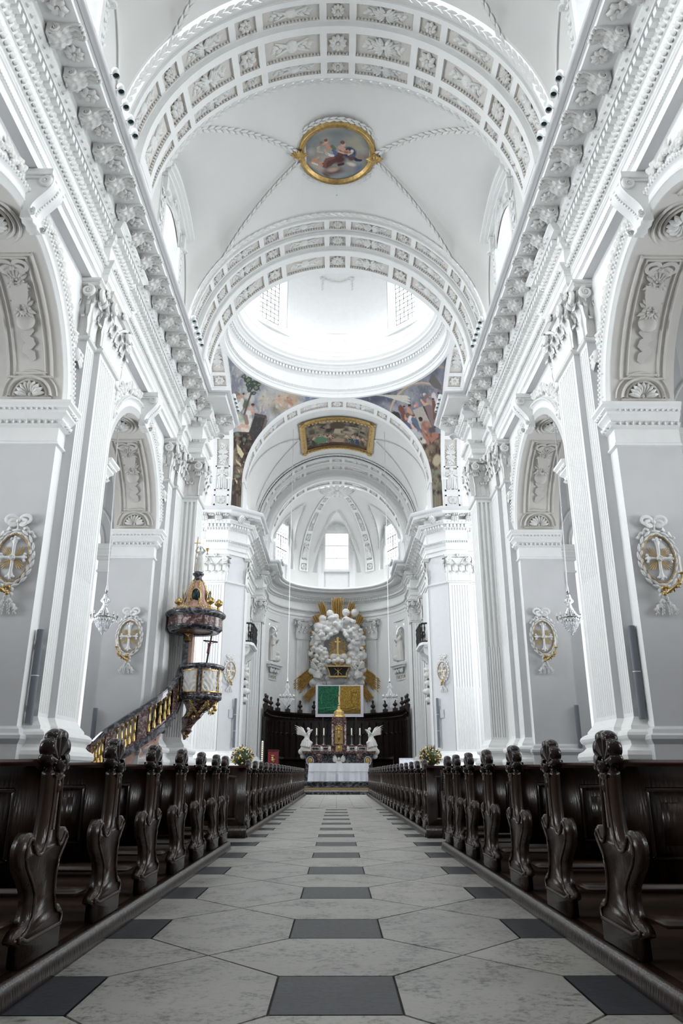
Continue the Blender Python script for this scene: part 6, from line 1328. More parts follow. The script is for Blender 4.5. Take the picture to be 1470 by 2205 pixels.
mb = MB(); mb.lathe([(0, 5.648), (.62, 5.645), (.64, 5.63), (.60, 5.62)], (*cc, 0), 28); PB(mb, 'canopy_soffit', mat('dark_walnut_soffit', (.10, .045, .03), .4))
mb = MB(); pr = [(.86, 6.33), (.70, 6.42), (.52, 6.52), (.44, 6.70), (.40, 6.95), (.33, 7.20), (.22, 7.42), (.15, 7.50)]
mb.lathe(pr, (*cc, 0), 8, sm=False); PB(mb, 'crown', MPINK)
for q, (dx, dy) in enumerate(((.10, -1), (-1, -.25), (1, -.2))):
    d = Vector((dx, dy, 0)).normalized(); o_ = Vector((*cc, 6.86)) + d * .41; u = Vector((-d.y, d.x, 0)); M = basis(o_, u, d, (0, 0, 1)) @ Matrix.Rotation(-.16, 4, 'X')
    mb = MB(); mb.grid(lambda a, v: M @ Vector((.145 * v * cos(2 * pi * a), .06 * (1 - v * v) + .03, .22 * v * sin(2 * pi * a))), 20, 4, 0, True, True); PB(mb, 'oval_glass', DARKG)
    mb = MB(); mb.grid(lambda a, v: M @ Vector(((.14 + .04 * v) * cos(2 * pi * a), .03 + .03 * sin(pi * v), (.215 + .04 * v) * sin(2 * pi * a))), 24, 4, 0, True, True); PB(mb, 'gilt_rim', BRASS)
mb = MB()
for a in (-2.0, -1.15, -.3, .6, 2.6, 3.5):
    garland(mb, [(cc[0] + r * 1.03 * cos(a), cc[1] + r * 1.03 * sin(a), z) for r, z in pr[1:]], .09, lambda p: (cos(a), sin(a), .2)); garland(mb, [(cc[0] + (.80 + .03 * sin(pi * t)) * cos(a + t * .8), cc[1] + .83 * sin(a + t * .8), 6.42 - .07 * sin(pi * t)) for t in [j / 6 for j in range(7)]], .08, lambda p: (cos(a), sin(a), .2))
PB(mb, 'gilt_garland', BRASS)
for x, y, k in ((-5.55, 25.72, 1), (-4.42, 25.62, 1), (-4.20, 26.05, .8)):
    mb = MB(); mb.lathe([(0, 0), (.09, 0), (.09, .05), (.05, .08), (.05, .18), (.11, .22), (.15, .26), (.15, .29), (.10, .31)], (x, y, 6.31), 14)
    for j in range(14): a = j * 2.4; r = .09 * (j % 3) / 2 + .02; mb.tube([(x + r * cos(a), y + r * sin(a), 6.6), (x + r * 1.2 * cos(a), y + r * 1.2 * sin(a), 6.66), (x + r * .5 * cos(a), y + r * .5 * sin(a), 6.78 - r * .5)], [.03, .032, .006], 6)
    PB(mb, 'flaming_urn', BRASS)
mb = MB(); mb.lathe([(.20, 7.48), (.15, 7.52), (.13, 7.62), (.20, 7.70), (.21, 7.74), (0, 7.75)], (*cc, 0), 14); PB(mb, 'finial_pedestal', MBLK)
mb = MB(); mb.lathe([(.18, 7.74), (.17, 7.80), (0, 7.81)], (*cc, 0), 14); human(mb, Matrix.Translation((cc[0] + .03, cc[1], 7.80)) @ Matrix.Rotation(pi, 4, 'Z'), .98, arm=(1, 1)); fig = carve(PB(mb, 'figure_of_faith', STAT), .022)
mb = MB(); mb.tube([(cc[0] - .13, cc[1] - .15, 7.8), (cc[0] - .07, cc[1] - .15, 9.1)], .014, 6); mb.tube([(cc[0] - .20, cc[1] - .15, 8.86), (cc[0] + .03, cc[1] - .15, 8.86)], .018, 6); mb.lathe([(.05, 0), (.015, .02), (.015, .1), (.05, .14), (.055, .22), (0, .22)], (cc[0] + .30, cc[1] - .12, 8.45), 10); PB(mb, 'cross_and_chalice', GOLD)
mb = MB(); mb.box(-5.48, -5.30, 26.62, 27.15, 3.3, 5.66); PB(mb, 'back_pilaster', MBLK); mb = MB(); mb.box(-5.30, -5.17, 26.70, 27.15, 3.3, 5.66); PB(mb, 'back_panel', MPINK)
mb = MB(); mb.lathe([(.14, 0), (.10, .12), (.04, .2), (.12, .26)], (-5.33, 26.55, 5.36), 10); PB(mb, 'gilt_dove', GOLD)
# basket
bc = (-4.66, 26.12)
def lobed(rz, cx=bc, n=40, mb=None, m=0, lob=.05):
    mb.grid(lambda u, v: (cx[0] + (P(rz, v)[2] if len(P(rz, v)) > 2 else 0) + P(rz, v)[0] * (1 + lob * cos(4 * (2 * pi * u - .3))) * cos(2 * pi * u), cx[1] + (P(rz, v)[3] if len(P(rz, v)) > 3 else 0) + P(rz, v)[0] * (1 + lob * cos(4 * (2 * pi * u - .3))) * sin(2 * pi * u), P(rz, v)[1]), n, len(rz) - 1, m, True, True)
mb = MB(); lobed([(.58, 4.30), (.72, 4.30), (.75, 4.35), (.74, 4.41), (.68, 4.45), (.60, 4.45)], mb=mb); lobed([(.62, 3.40), (.68, 3.42), (.70, 3.36), (.68, 3.28), (.60, 3.24), (.55, 3.22)], mb=mb); PB(mb, 'basket_moulding', MBLK)
mb = MB(); lobed([(.655, 3.40), (.655, 4.31)], mb=mb); lobed([(.60, 4.3), (.60, 3.4), (0, 3.38)], mb=mb); PB(mb, 'basket', MRED)
for a, wd in ((-2.05, .40), (-.95, .40), (-.02, .36), (.85, .36)):
    S = lambda u, v, r: (bc[0] + r * cos(a + wd * u), bc[1] + r * sin(a + wd * u), 3.86 + .34 * v); mb = MB(); R_ = random.Random(int(a * 10))
    def rel(u, v): uu, vv = 2 * u - 1, 2 * v - 1; return S(uu, vv, .70 + .012 * sin(9 * uu + 3 * vv) * cos(7 * vv + 2 * uu) + .010 * sin(17 * uu * vv + 3))
    mb.grid(rel, 22, 22); PB(mb, 'relief_panel', STAT)
    mb = MB()
    for p, q, r_, t_ in ((-1.1, 1.1, 1.0, 1.1), (-1.1, 1.1, -1.1, -1.0), (-1.1, -1.0, -1, 1), (1.0, 1.1, -1, 1)): mb.grid(lambda u, v: S(p + (q - p) * u, r_ + (t_ - r_) * v, .725), 6, 1)
    PB(mb, 'gilt_rim', GOLD)
for a in (-1.5, -.48, .42, 1.3, -2.6):
    mb = MB(); mb.tube([(bc[0] + .70 * cos(a), bc[1] + .70 * sin(a), z) for z in (3.40, 3.86, 4.3)], [.045, .035, .045], 8); PB(mb, 'corner_strip', MBLK)
lowp = [(.58, 3.24, 0, 0), (.46, 3.10, -.04, .04), (.34, 2.96, -.12, .12), (.28, 2.86, -.22, .22), (.27, 2.76, -.30, .30), (.31, 2.70, -.34, .34), (.25, 2.60, -.40, .40), (.17, 2.42, -.48, .48), (.15, 2.34, -.5, .52), (.19, 2.28, -.5, .54), (.10, 2.16, -.54, .58), (.03, 2.0, -.58, .64)]
mb = MB(); lobed(lowp, mb=mb, lob=.03); PB(mb, 'corbel', MRED)
mb = MB()
for a in (-1.9, -.9, .1):
    garland(mb, [(bc[0] + (r + .03) * cos(a) + dx, bc[1] + (r + .03) * sin(a) + dy, z) for r, z, dx, dy in lowp[:6]], .10, lambda p: (cos(a), sin(a), -.3))
    garland(mb, [(bc[0] - .05 + (.62 - .0 * t) * cos(a + t) * (1 - .25 * sin(pi * t)), bc[1] + .62 * sin(a + t) * (1 - .25 * sin(pi * t)), 3.20 - .38 * sin(pi * t)) for t in [j / 10 for j in range(11)]], .09, lambda p: (cos(a), sin(a), -.3))
for j in range(8): mb.ball((-5.16 + .05 * cos(j), 26.6 + .05 * sin(j), 2.12 + .03 * j), .055, 7)
for p in ((-5.02, 26.2, 2.78), (-4.85, 26.05, 2.72), (-4.12, 25.78, 3.05), (-4.10, 25.9, 2.95), (-4.16, 25.8, 2.84)): mb.ball(p, .075, 8)
PB(mb, 'gilt_swag', BRASS)
# stair
SP = [(-5.30, 26.0, 4.42, 3.36), (-5.36, 25.72, 4.02, 2.92), (-5.62, 25.30, 3.54, 2.42), (-6.06, 24.88, 3.09, 1.98), (-6.45, 24.58, 2.78, 1.66), (-6.78, 24.32, 2.50, 1.38), (-7.18, 24.00, 2.14, 1.04), (-7.44, 23.78, 1.80, .72)]
SPc = catmull([(a, b, c) for a, b, c, d in SP], 6, False); SPd = catmull([(a, b, d) for a, b, c, d in SP], 6, False); SPc.append(SP[-1][:3]); SPd.append((SP[-1][0], SP[-1][1], SP[-1][3])); NS = len(SPc)
def sp(t): i = min(NS - 2, int(t * (NS - 1))); f = t * (NS - 1) - i; return Vector(SPc[i]).lerp(Vector(SPc[i + 1]), f), Vector(SPd[i]).lerp(Vector(SPd[i + 1]), f)
def sn(t): a, b = sp(max(0, t - .02))[0], sp(min(1, t + .02))[0]; d = (b - a); d.z = 0; d.normalize(); return Vector((-d.y, d.x, 0))    # towards the nave
def stairband(mb, t0, t1, f0, f1, w0, w1, n=24):
    def fn(u, v):
        t = t0 + (t1 - t0) * u; c, d = sp(t); N = sn(t); q = [(f0, w0), (f1, w0), (f1, w1), (f0, w1), (f0, w0)][int(round(v * 4))]; p = d.lerp(c, q[0]); return p + N * q[1]
    mb.grid(fn, n, 4, 0, False)
mb = MB(); stairband(mb, 0, 1, .90, 1.0, -.16, .06); stairband(mb, 0, 1, .985, 1.03, -.14, .03); stairband(mb, 0, 1, -.10, .07, -.14, .05); stairband(mb, 0, 1, -.16, -.08, -.14, .02); PB(mb, 'handrail', MBLK)
mb = MB()
for t0, t1 in ((0, .05), (.15, .22), (.44, .53), (.76, .84), (.975, 1.0)): stairband(mb, t0, t1, .05, .92, -.12, .01, 5)
stairband(mb, 0, 1, .05, .15, -.11, -.0); stairband(mb, 0, 1, .82, .92, -.11, -.0); mb.box(-7.95, -7.40, 23.55, 23.85, 0, 1.72); mb.box(-8.0, -7.38, 23.5, 23.9, 1.72, 1.80); PB(mb, 'parapet', MRED)
for t0, t1, n in ((.05, .15, 3), (.22, .44, 5), (.53, .76, 5), (.84, .975, 4)):
    for k in range(n):
        t = t0 + (t1 - t0) * (k + .5) / n; c, d = sp(t); b0 = d.lerp(c, .15) - sn(t) * .05; b1 = d.lerp(c, .82) - sn(t) * .05; h = b1.z - b0.z
        mb = MB(); mb.lathe([(.06, 0), (.06, h * .22), (.035, h * .25), (.035, h * .34), (.055, h * .42), (.05, h * .5), (.028, h * .75), (.03, h * .82), (.055, h * .86), (.055, h)], b0, 10); PB(mb, 'gilt_baluster', BRASS)
mb = MB()
mb.grid(lambda u, v: (lambda d, N: tuple(Vector((d.x, d.y, (d.z - .1) * v)) - N * (.08 + .75 * (1 - v) * (1 - u))))(sp(.30 + .70 * u)[1], sn(.30 + .70 * u)), 20, 8); mb.grid(lambda u, v: (lambda d, N: tuple(Vector((d.x, d.y, d.z - .1)) - N * (.05 + .9 * v)))(sp(u)[1], sn(u)), 20, 2); PB(mb, 'stair_underside', MPINK)
mb = MB()
for k in range(14): t = (k + .5) / 14; d = sp(t)[1]; N = sn(t); q = d - N * .5; mb.box(q.x - .42, q.x + .42, q.y - .12, q.y + .12, q.z - .16, q.z + .02)
PB(mb, 'stair_tread', MBLK)
cx = thing('pulpit_crucifix', 'slender dark crucifix with corpus standing on the rim of the pulpit', 'crucifix', (-4.42, 25.55, 4.42), .1)
cx.rotation_euler = (0, .13, -.15); mb = MB(); mb.box(-.025, .025, -.02, .02, 0, .98); mb.box(-.25, .25, -.02, .02, .74, .79); mb.build('cross', IRON, cx)
mb = MB(); human(mb, Matrix.Translation((0, -.05, .34)) @ Matrix.Rotation(pi, 4, 'Z') @ Matrix.Diagonal((.55, .7, 1, 1)), .46, arm=(-1, -1)); mb.tube([(-.22, -.04, .76), (-.05, -.05, .68), (.05, -.05, .68), (.22, -.04, .76)], .012, 5); carve(mb.build('corpus', mat('dark_red_wood', (.10, .02, .018), .4), cx), .011)
# ---------------------------------------------------------------- altar island
mb = MB()
for k, (y, z) in enumerate(((36.0, .18), (36.35, .36), (36.7, .54))): mb.box(-4.9, 4.9, y, 46.2, z - .18, z - .05, 1); mb.box(-4.92, 4.92, y - .03, 46.2, z - .05, z, 0 if k == 0 else 1)
mb.box(-1.7, 1.85, 36.34, 36.36, .20, .32, 2); tag(mb.build('altar_steps', [ST2, MBLK, mat('tan_carpet', (.34, .24, .13), .9)]), 'three wide dark stone steps with a tan edge below the cloth-covered altar', 'steps')
t = thing('people_altar', 'low altar wholly covered by a white cloth at the end of the aisle', 'altar', (.11, 37.8, .54))
mb = MB(); mb.box(-1.3, 1.3, -.45, .45, 0, .80); mb.build('altar_block', DARKW, t)
mb = MB(); R_ = random.Random(4)
def clothp(u, v):
    x = -1.42 + 2.84 * u; f = (1 - v); return (x * (1 + .02 * f), -.52 - .035 * f * sin(x * 9 + sin(x * 3) * 2) - .02 * f * sin(x * 23), .835 - .82 * (1 - v))
mb.grid(clothp, 120, 10); mb.grid(lambda u, v: (-1.42 + 2.84 * u, -.52 + 1.04 * v, .835), 4, 2)
for q in (-1, 1): mb.grid(lambda u, v: (q * (1.42 + .04 * (1 - v) * (1 + .5 * sin(u * 20))), -.52 + 1.04 * u, .835 * v + .01), 12, 4)
o = mb.build('altar_cloth', LINEN, t); mb = MB(); mb.box(-1.43, 1.43, -.565, -.555, .44, .452); mb.build('seam', SPK, t)
t = thing('covered_ambo', 'white cloth-covered lectern right of the altar', 'lectern', (3.42, 38.2, .54)); mb = MB(); mb.box(-.1, .1, -.1, .1, 0, .6); mb.build('post', DARKW, t); mb = MB(); mb.grid(lambda u, v: (-.34 + .68 * u, -.22 + .25 * v + .01 * sin(u * 15), .45 + .63 * v), 12, 4); mb.box(-.34, .34, .0, .25, .5, 1.08); mb.build('white_cover', LINEN, t)
t = thing('red_lectern', 'lectern hung with a dark red cloth bearing a gold lion emblem, left of the altar', 'lectern', (-3.22, 40.0, .54)); mb = MB(); mb.box(-.26, .26, -.1, .2, 0, 1.45); mb.box(-.3, .3, -.18, .25, 1.45, 1.5); mb.build('stand', DARKW, t)
mb = MB(); mb.grid(lambda u, v: (-.27 + .54 * u, -.16 - .01 * sin(u * 9), .35 + 1.17 * v), 10, 4); h = mb.build('red_cloth', RED, t)
mb = MB(); M = Matrix.Translation((0, -.18, 1.0)); mb.ball(M @ Vector((0, 0, 0)), (.05, .01, .10), 8); mb.ball(M @ Vector((-.03, 0, .12)), (.05, .01, .05), 8); mb.tube([M @ Vector(p) for p in ((.03, 0, -.08), (.10, 0, -.02), (.08, 0, .08))], .012, 5)
for q in (-.02, -.07, .05): mb.tube([M @ Vector((0, 0, .06 + q)), M @ Vector((-.10, 0, .08 + q))], .012, 5)
for q in (-.05, .0, .05): mb.ball(M @ Vector((q - .02, 0, .22)), (.015, .008, .04), 6)
ribbon(mb, M @ Matrix.Rotation(pi, 4, 'Z'), [(-.14 + .028 * j, -.17 - .05 * sin(pi * j / 10), 0) for j in range(11)], .04); mb.build('gold_emblem', BRASS, h)
t = thing('paschal_candle', 'tall patterned white candle on a dark stand left of the red lectern', 'candle', (-3.72, 39.2, .54)); mb = MB(); mb.lathe([(.16, 0), (.14, .03), (.03, .08), (.03, .85), (.09, .9), (.08, .95), (0, .95)], n=12); mb.build('stand', IRON, t); mb = MB(); mb.tube([(0, 0, .95), (0, 0, 1.92)], .042, 12); w_ = mb.build('wax', WAX, t)
mb = MB()
for k in range(9): mb.ball((.0, -.04, 1.02 + k * .1), (.03, .008, .025), 6)
mb.build('ornament', RED, w_)
for s, G, sd in ((-1, I4, 'left'), (1, MIR, 'right')):
    t = thing('flower_arrangement', 'round bouquet of yellow and white flowers %s of the altar, on a dark stand' % sd, 'flowers', (s * 4.25, 35.35, 0)); mb = MB(); mb.box(-.12, .12, -.12, .12, 0, 1.02); mb.box(-.17, .17, -.17, .17, 0, .06); mb.lathe([(.10, 1.02), (.14, 1.1), (.16, 1.26), (.15, 1.28), (0, 1.27)], n=12); mb.build('stand', DARKW, t)
    R_ = random.Random(8 + s); mats_ = [mat('yellow_petals', (.62, .46, .06), .6), mat('cream_petals', (.72, .68, .52), .6), mat('russet_petals', (.25, .07, .03), .6), mat('dark_leaves', (.05, .07, .02), .6)]
    fb = [MB(), MB(), MB(), MB()]
    for k in range(190):
        a = R_.uniform(0, 2 * pi); e = math.asin(R_.uniform(-.75, 1)); r = .46 * (1 + .08 * R_.random()); p = Vector((r * cos(a) * cos(e), r * sin(a) * cos(e), 1.62 + r * .92 * sin(e))); i = R_.choice((0, 0, 1, 1, 2, 3, 3, 3))
        if i < 3: fb[i].ball(p, R_.uniform(.028, .05), 6)
        d = (p - Vector((0, 0, 1.55))).normalized(); S = d.cross(Vector((0, 0, 1))).normalized(); q = p + d * (.10 if i == 3 else -.02)
        fb[3].add([p - d * .14, p + S * .035, q + Vector((0, 0, .03)), p - S * .035], [(0, 1, 2, 3)], 0, True)
    fb[3].ball((0, 0, 1.58), (.38, .38, .34), 12)
    for i, nm in enumerate(('yellow_flower', 'cream_flower', 'russet_flower', 'foliage')): fb[i].build(nm, mats_[i], t, kind='stuff')
# ---------------------------------------------------------------- high altar
hx, hy = .15, 47.0
ha = thing('high_altar', 'dark marble high altar with gilt tabernacle and inlaid shelf behind the cloth-covered altar', 'altar', (hx, hy, 0))
mb = MB(); mb.box(-2.6, 2.6, -1.1, 1.6, 0, .35); mb.box(-2.4, 2.4, -.8, 1.5, .35, .7); mb.box(-2.0, 2.0, -.25, 1.0, .7, 2.02); mb.build('altar_body', MBLK, ha)
mb = MB(); mb.box(-2.15, 2.15, -.42, 1.0, 2.02, 2.09); mb.box(-2.2, 2.2, -.47, 1.0, 2.09, 2.17); mb.build('mensa', MRED, ha)
mb = MB(); mb.box(-1.95, 1.95, .0, .8, 2.17, 2.5); mb.box(-2.0, 2.0, -.05, .8, 2.46, 2.53); gr = mb.build('gradine', MRED, ha)
for x in (-1.75, -1.05, -.55, .55, 1.05, 1.75): mb = MB(); mb.box(x - .07, x + .07, -.06, 0, 2.18, 2.46); mb.ball((x, -.07, 2.32), (.05, .03, .08), 8); mb.build('gilt_bracket', STAT, gr)
for x in (-1.4, -.8, .8, 1.4): mb = MB(); w = .24 if abs(x) > 1 else .17; mb.box(x - w, x + w, -.03, 0, 2.22, 2.42); mb.box(x - w + .03, x + w - .03, -.035, -.02, 2.25, 2.39); mb.build('inlaid_panel', STAT, gr); mb = MB(); mb.box(x - w + .03, x + w - .03, -.04, -.034, 2.25, 2.39); mb.build('marble_inlay', MBLK, gr)
mb = MB(); mb.prism([(-.36, 2.5), (.36, 2.5), (.42, 2.6), (.40, 3.7), (.46, 3.8), (.46, 4.05), (.36, 4.18), (-.36, 4.18), (-.46, 4.05), (-.46, 3.8), (-.40, 3.7), (-.42, 2.6)], lambda a, b, d: (a, d, b), .0, .7)
for q in (-1, 1): mb.tube([(q * .38, -.05, 2.5), (q * .38, -.05, 3.75)], .07, 10); mb.ball((q * .38, -.05, 3.85), .09, 8)
tb = mb.build('tabernacle', MRED, ha)
mb = MB(); mb.prism([(-.24, 2.6), (.24, 2.6), (.24, 3.5)] + [(.24 * cos(a), 3.5 + .2 * sin(a)) for a in [pi * k / 8 for k in range(1, 8)]] + [(-.24, 3.5)], lambda a, b, d: (a, d, b), -.03, 0); mb.prism([(-.2, 2.18), (.2, 2.18), (.2, 2.42)] + [(.2 * cos(a), 2.42 + .1 * sin(a)) for a in [pi * k / 6 for k in range(1, 6)]] + [(-.2, 2.42)], lambda a, b, d: (a, d, b), -.12, -.05); mb.build('gilt_door', GOLD, tb)
mb = MB(); mb.tube([(0, -.07, 2.65), (0, -.07, 3.62)], .02, 6); mb.tube([(-.14, -.07, 3.42), (.14, -.07, 3.42)], .02, 6); human(mb, Matrix.Translation((0, -.08, 2.85)) @ Matrix.Rotation(pi, 4, 'Z') @ Matrix.Diagonal((.6, .6, 1, 1)), .6, arm=(-1, -1)); mb.ball((0, -.14, 2.35), (.08, .02, .1), 8)
for q in (-1, 0, 1): mb.ball((q * .16, -.07, 3.42 + (.22 if q == 0 else 0)), .05, 8)
mb.build('door_crucifix', BRASS, tb)
mb = MB(); mb.lathe([(.42, 4.16), (.40, 4.24), (.30, 4.30), (.33, 4.42), (.30, 4.52), (.16, 4.62), (.08, 4.68), (.10, 4.76), (.05, 4.84), (0, 4.86)], (0, .3, 0), 20); mb.build('gilt_dome', GOLD, ha)
mb = MB(); mb.tube([(0, .3, 4.84), (0, .3, 5.72)], .018, 6); mb.tube([(-.16, .3, 5.45), (.16, .3, 5.45)], .018, 6); mb.tube([(0, .27, 5.0), (0, .27, 5.42)], [.03, .045], 6); mb.ball((0, .26, 5.5), .04, 6); mb.ball((0, .28, 4.9), (.09, .05, .05), 8); mb.build('altar_cross', GOLD, ha)
mb = MB(); mb.ball((0, -.32, 1.72), (.09, .08, .11), 10)
for q in (-1, 1):
    for j in range(5): petal(mb, Matrix.Translation((q * .08, -.27, 1.60)) @ Matrix.Rotation(pi, 4, 'Z'), -q * (.5 + j * .27), 0, .45 - .04 * j, .12, .05)
for j in range(5): petal(mb, Matrix.Translation((0, -.27, 1.62)) @ Matrix.Rotation(pi, 4, 'Z'), pi + (j - 2) * .4, 0, .28, .12, .05)
mb.build('winged_cherub', STAT, ha)
for q in (-1, 1):
    mb = MB(); mb.grid(lambda u, v: (q * 1.72 + (.17 + .05 * v) * cos(2 * pi * u), -.27 - .03 * sin(pi * v), 1.62 + (.22 + .05 * v) * sin(2 * pi * u)), 24, 3, 0, True, True); md = mb.build('oval_medallion', STAT, ha)
    mb = MB(); mb.ball((q * 1.72, -.27, 1.62), (.14, .03, .19), 12); mb.build('gilt_centre', GOLD, md)
    mb = MB(); mb.lathe([(.02, 1.3), (.08, 1.42), (.06, 1.55), (.14, 1.72), (.2, 1.85), (.22, 2.0), (0, 2.0)], (q * 1.2, -.28, 0), 12); mb.build('console', MRED, ha)
for i, x in enumerate((-1.36, -.92, .77, 1.28)):
    t = thing('altar_candlestick', 'silver candlestick with a lit-white candle on the high altar, %s from the left' % ['first', 'second', 'third', 'fourth'][i], 'candlestick', (hx + x, hy + .25, 2.53), 0, 'candlesticks on the high altar')
    t['label'] = 'candlestick with a white candle on the high altar, %s from the left' % ['first', 'second', 'third', 'fourth'][i]
    mb = MB(); mb.lathe([(.14, 0), (.12, .04), (.04, .08), (.05, .18), (.03, .25), (.05, .34), (.025, .42), (.03, .52), (.09, .56), (.08, .6), (0, .6)], n=12); mb.build('holder', CHF.materials[0], t); mb = MB(); mb.tube([(0, 0, .6), (0, 0, 1.0)], .035, 8); mb.build('candle', WAX, t)
for s in (-1, 1):
    t = thing('kneeling_angel', 'white marble winged angel kneeling on the %s end of the high altar' % ('left' if s < 0 else 'right'), 'statue', (hx + s * 2.05, hy + .05, 2.17)); mb = MB()
    clouds(mb, [(0, 0, .12, .30), (s * .18, .05, -.02, .24), (-s * .18, -.05, .02, .2), (s * .1, .1, -.28, .2)]); human(mb, Matrix.Translation((0, 0, .22)) @ Matrix.Rotation(s * pi / 2 * 1.15, 4, 'Z') @ Matrix.Rotation(-.18, 4, 'X'), 1.45, 'kneel', arm=(1, 1), wings=True); carve(mb.build('angel_body', STAT, t), .03)
# ---------------------------------------------------------------- choir stalls and busts
SC = (0, 54.85); SR = 5.0
def arc(r, a0, a1, n): return [(SC[0] - r * sin(a), SC[1] + r * cos(a)) for a in [a0 + (a1 - a0) * i / n for i in range(n + 1)]]
PST = [(-SR, 53.1)] + arc(SR, pi / 2, 0, 22)
for s, G, sd in ((-1, I4, 'left'), (1, MIR, 'right')):
    st = thing('choir_stalls', 'almost black carved choir stalls, %s half of the curved row' % sd, 'choir stalls', (0, 0, 0))
    mb = MB(G); sweep(mb, PST, [(0, 0), (0, 4.92), (.08, 4.96), (.16, 5.08), (.24, 5.16), (.26, 5.28), (0, 5.3), (-.08, 5.3), (-.08, 0)]); mb.build('back_screen', DARKW, st)
    mb = MB(G); sweep(mb, PST, [(0, 1.0), (.55, 1.0), (.55, 1.06), (.62, 1.1), (.62, 1.16), (.0, 1.16)]); sweep(mb, offpath(PST, 1.15), [(0, 0), (0, 1.75), (-.1, 1.8), (.28, 1.86), (.30, 1.94), (.02, 2.0), (-.06, 2.0)]); mb.build('desk_row', DARKW, st)
    k = 0; pts = along(PST[2:], .62); mb = MB(G)
    for x, y, nx, ny, dx, dy, stp in along(resample(PST, .64), .6):
        F = lambda u, n, z: (x + dx * u + nx * n, y + dy * u + ny * n, z); w = stp / 2
        mb = MB(G); mb.fbox(F, -w - .05, -w + .05, 0, .12, 1.16, 4.4); mb.fbox(F, -w - .08, -w + .08, 0, .16, 4.4, 4.6); mb.fbox(F, -w - .07, -w + .07, 0, .7, 1.1, 1.5)
        arcsweep(mb, F, 0, 3.55, [(w * .62, .0), (w * .62, .07), (w * .82, .07), (w * .84, 0)], N=10); mb.fbox(F, -w * .83, -w * .62, 0, .07, 1.5, 3.55); mb.fbox(F, w * .62, w * .83, 0, .07, 1.5, 3.55); mb.fbox(F, -w, w, 0, .05, 1.2, 1.5)
        for q in range(5): mb.ball(F((q - 2) * w * .4, .17, 4.86), (.05, .05, .08), 5)
        mb.build('stall_bay', DARKW, st)
    n = 0
    for x, y, nx, ny, dx, dy, stp in along(resample(PST, 1.16), 1.1):
        n += 1; px, py = (x, y) if s < 0 else (-x, y)
        b = thing('carved_bust', 'small almost black bust on the %s choir stalls, number %d from the nave end' % (sd, n), 'bust', (px, py, 5.3), 0, 'busts on top of the choir stalls')
        b['label'] = 'small almost black bust on the %s choir stalls, %s from the nave' % (sd, ['first', 'second', 'third', 'fourth', 'fifth', 'sixth', 'seventh', 'eighth', 'ninth', 'tenth', 'eleventh', 'twelfth'][n - 1])
        mb = MB(); mb.box(-.19, .19, -.14, .14, 0, .22); mb.lathe([(.10, .22), (.06, .3), (.06, .36), (.10, .4)], n=10); mb.build('plinth', DARKW, b)
        mb = MB(); mb.ball((0, 0, .50), (.19, .11, .14), 12); mb.tube([(0, 0, .56), (0, 0, .70)], [.07, .055], 8); mb.ball((0, -.01, .80), (.085, .10, .115), 12); mb.ball((0, .02, .85), (.10, .105, .10), 10); mb.ball((0, -.11, .79), (.015, .02, .02), 6); carve(mb.build('head_and_shoulders', DARKW, b), .018)
# ---------------------------------------------------------------- green and gold picture
t = thing('diptych_picture', 'white-framed picture, green left half and gold right half with faint faces, above the high altar', 'picture', (.21, 54.0, 5.76))
pw, ph = 1.69, 1.10
mb = MB(); mb.box(-pw, pw, 0, .08, -ph, ph); mb.build('white_frame', mat('white_frame_paint', (.66, .64, .72), .5), t)
for s, c1, c2, hl, nm in ((-1, (8, 66, 44), (28, 104, 74), (70, 150, 118), 'green_panel'), (1, (120, 92, 30), (170, 136, 54), (70, 50, 20), 'gold_panel')):
    p = Painter(200, 260, 50 + s); p.mot(c1, c2, 30, 60 + s); g = p.noise(70, 61); p.mix((g - .62) * 6, hl if s < 0 else (210, 180, 90)); p.mix((.40 - g) * 5, tuple(v * .6 for v in c1)); cxp = .34 if s < 0 else .70; q = 1 if s < 0 else -1
    pts = [(cxp - q * .16, .30), (cxp - q * .06, .22), (cxp + q * .10, .24), (cxp + q * .17, .34), (cxp + q * .15, .40), (cxp + q * .22, .48), (cxp + q * .16, .50), (cxp + q * .17, .56), (cxp + q * .14, .62), (cxp + q * .04, .66), (cxp + q * .03, .74), (cxp + q * .4, .82)]
    for a, b in zip(pts[:-1], pts[1:]): p.line(a[0], a[1], b[0], b[1], .010, tuple((h_ + c_) / 2 for h_, c_ in zip(hl, c2))); p.line(a[0] + .012, a[1] + .01, b[0] + .012, b[1] + .01, .006, tuple(v * .45 for v in c1))
    p.line(cxp - q * .16, .30, cxp - q * .2, .5, .01, hl); p.line(cxp - q * .2, .5, cxp - q * .16, .66, .01, hl); p.line(0, .80, 1, .74 if s < 0 else .86, .01, hl); p.line(.1, .95, .9, .80, .01, hl); p.mix((p.y > .86) * .5, tuple(v * .5 for v in c1))
    x0, x1 = (-pw + .16, -.04) if s < 0 else (.04, pw - .20)
    paint_obj(nm, lambda u, v: (x0 + (x1 - x0) * u, -.012, ph - .07 - (2 * ph - .28) * v), 150, 180, p.im, t)
mb = MB(); mb.box(-1.2, -1.12, .02, .08, -5.76, -ph); mb.box(1.12, 1.2, .02, .08, -5.76, -ph); mb.build('support_post', DARKW, t)
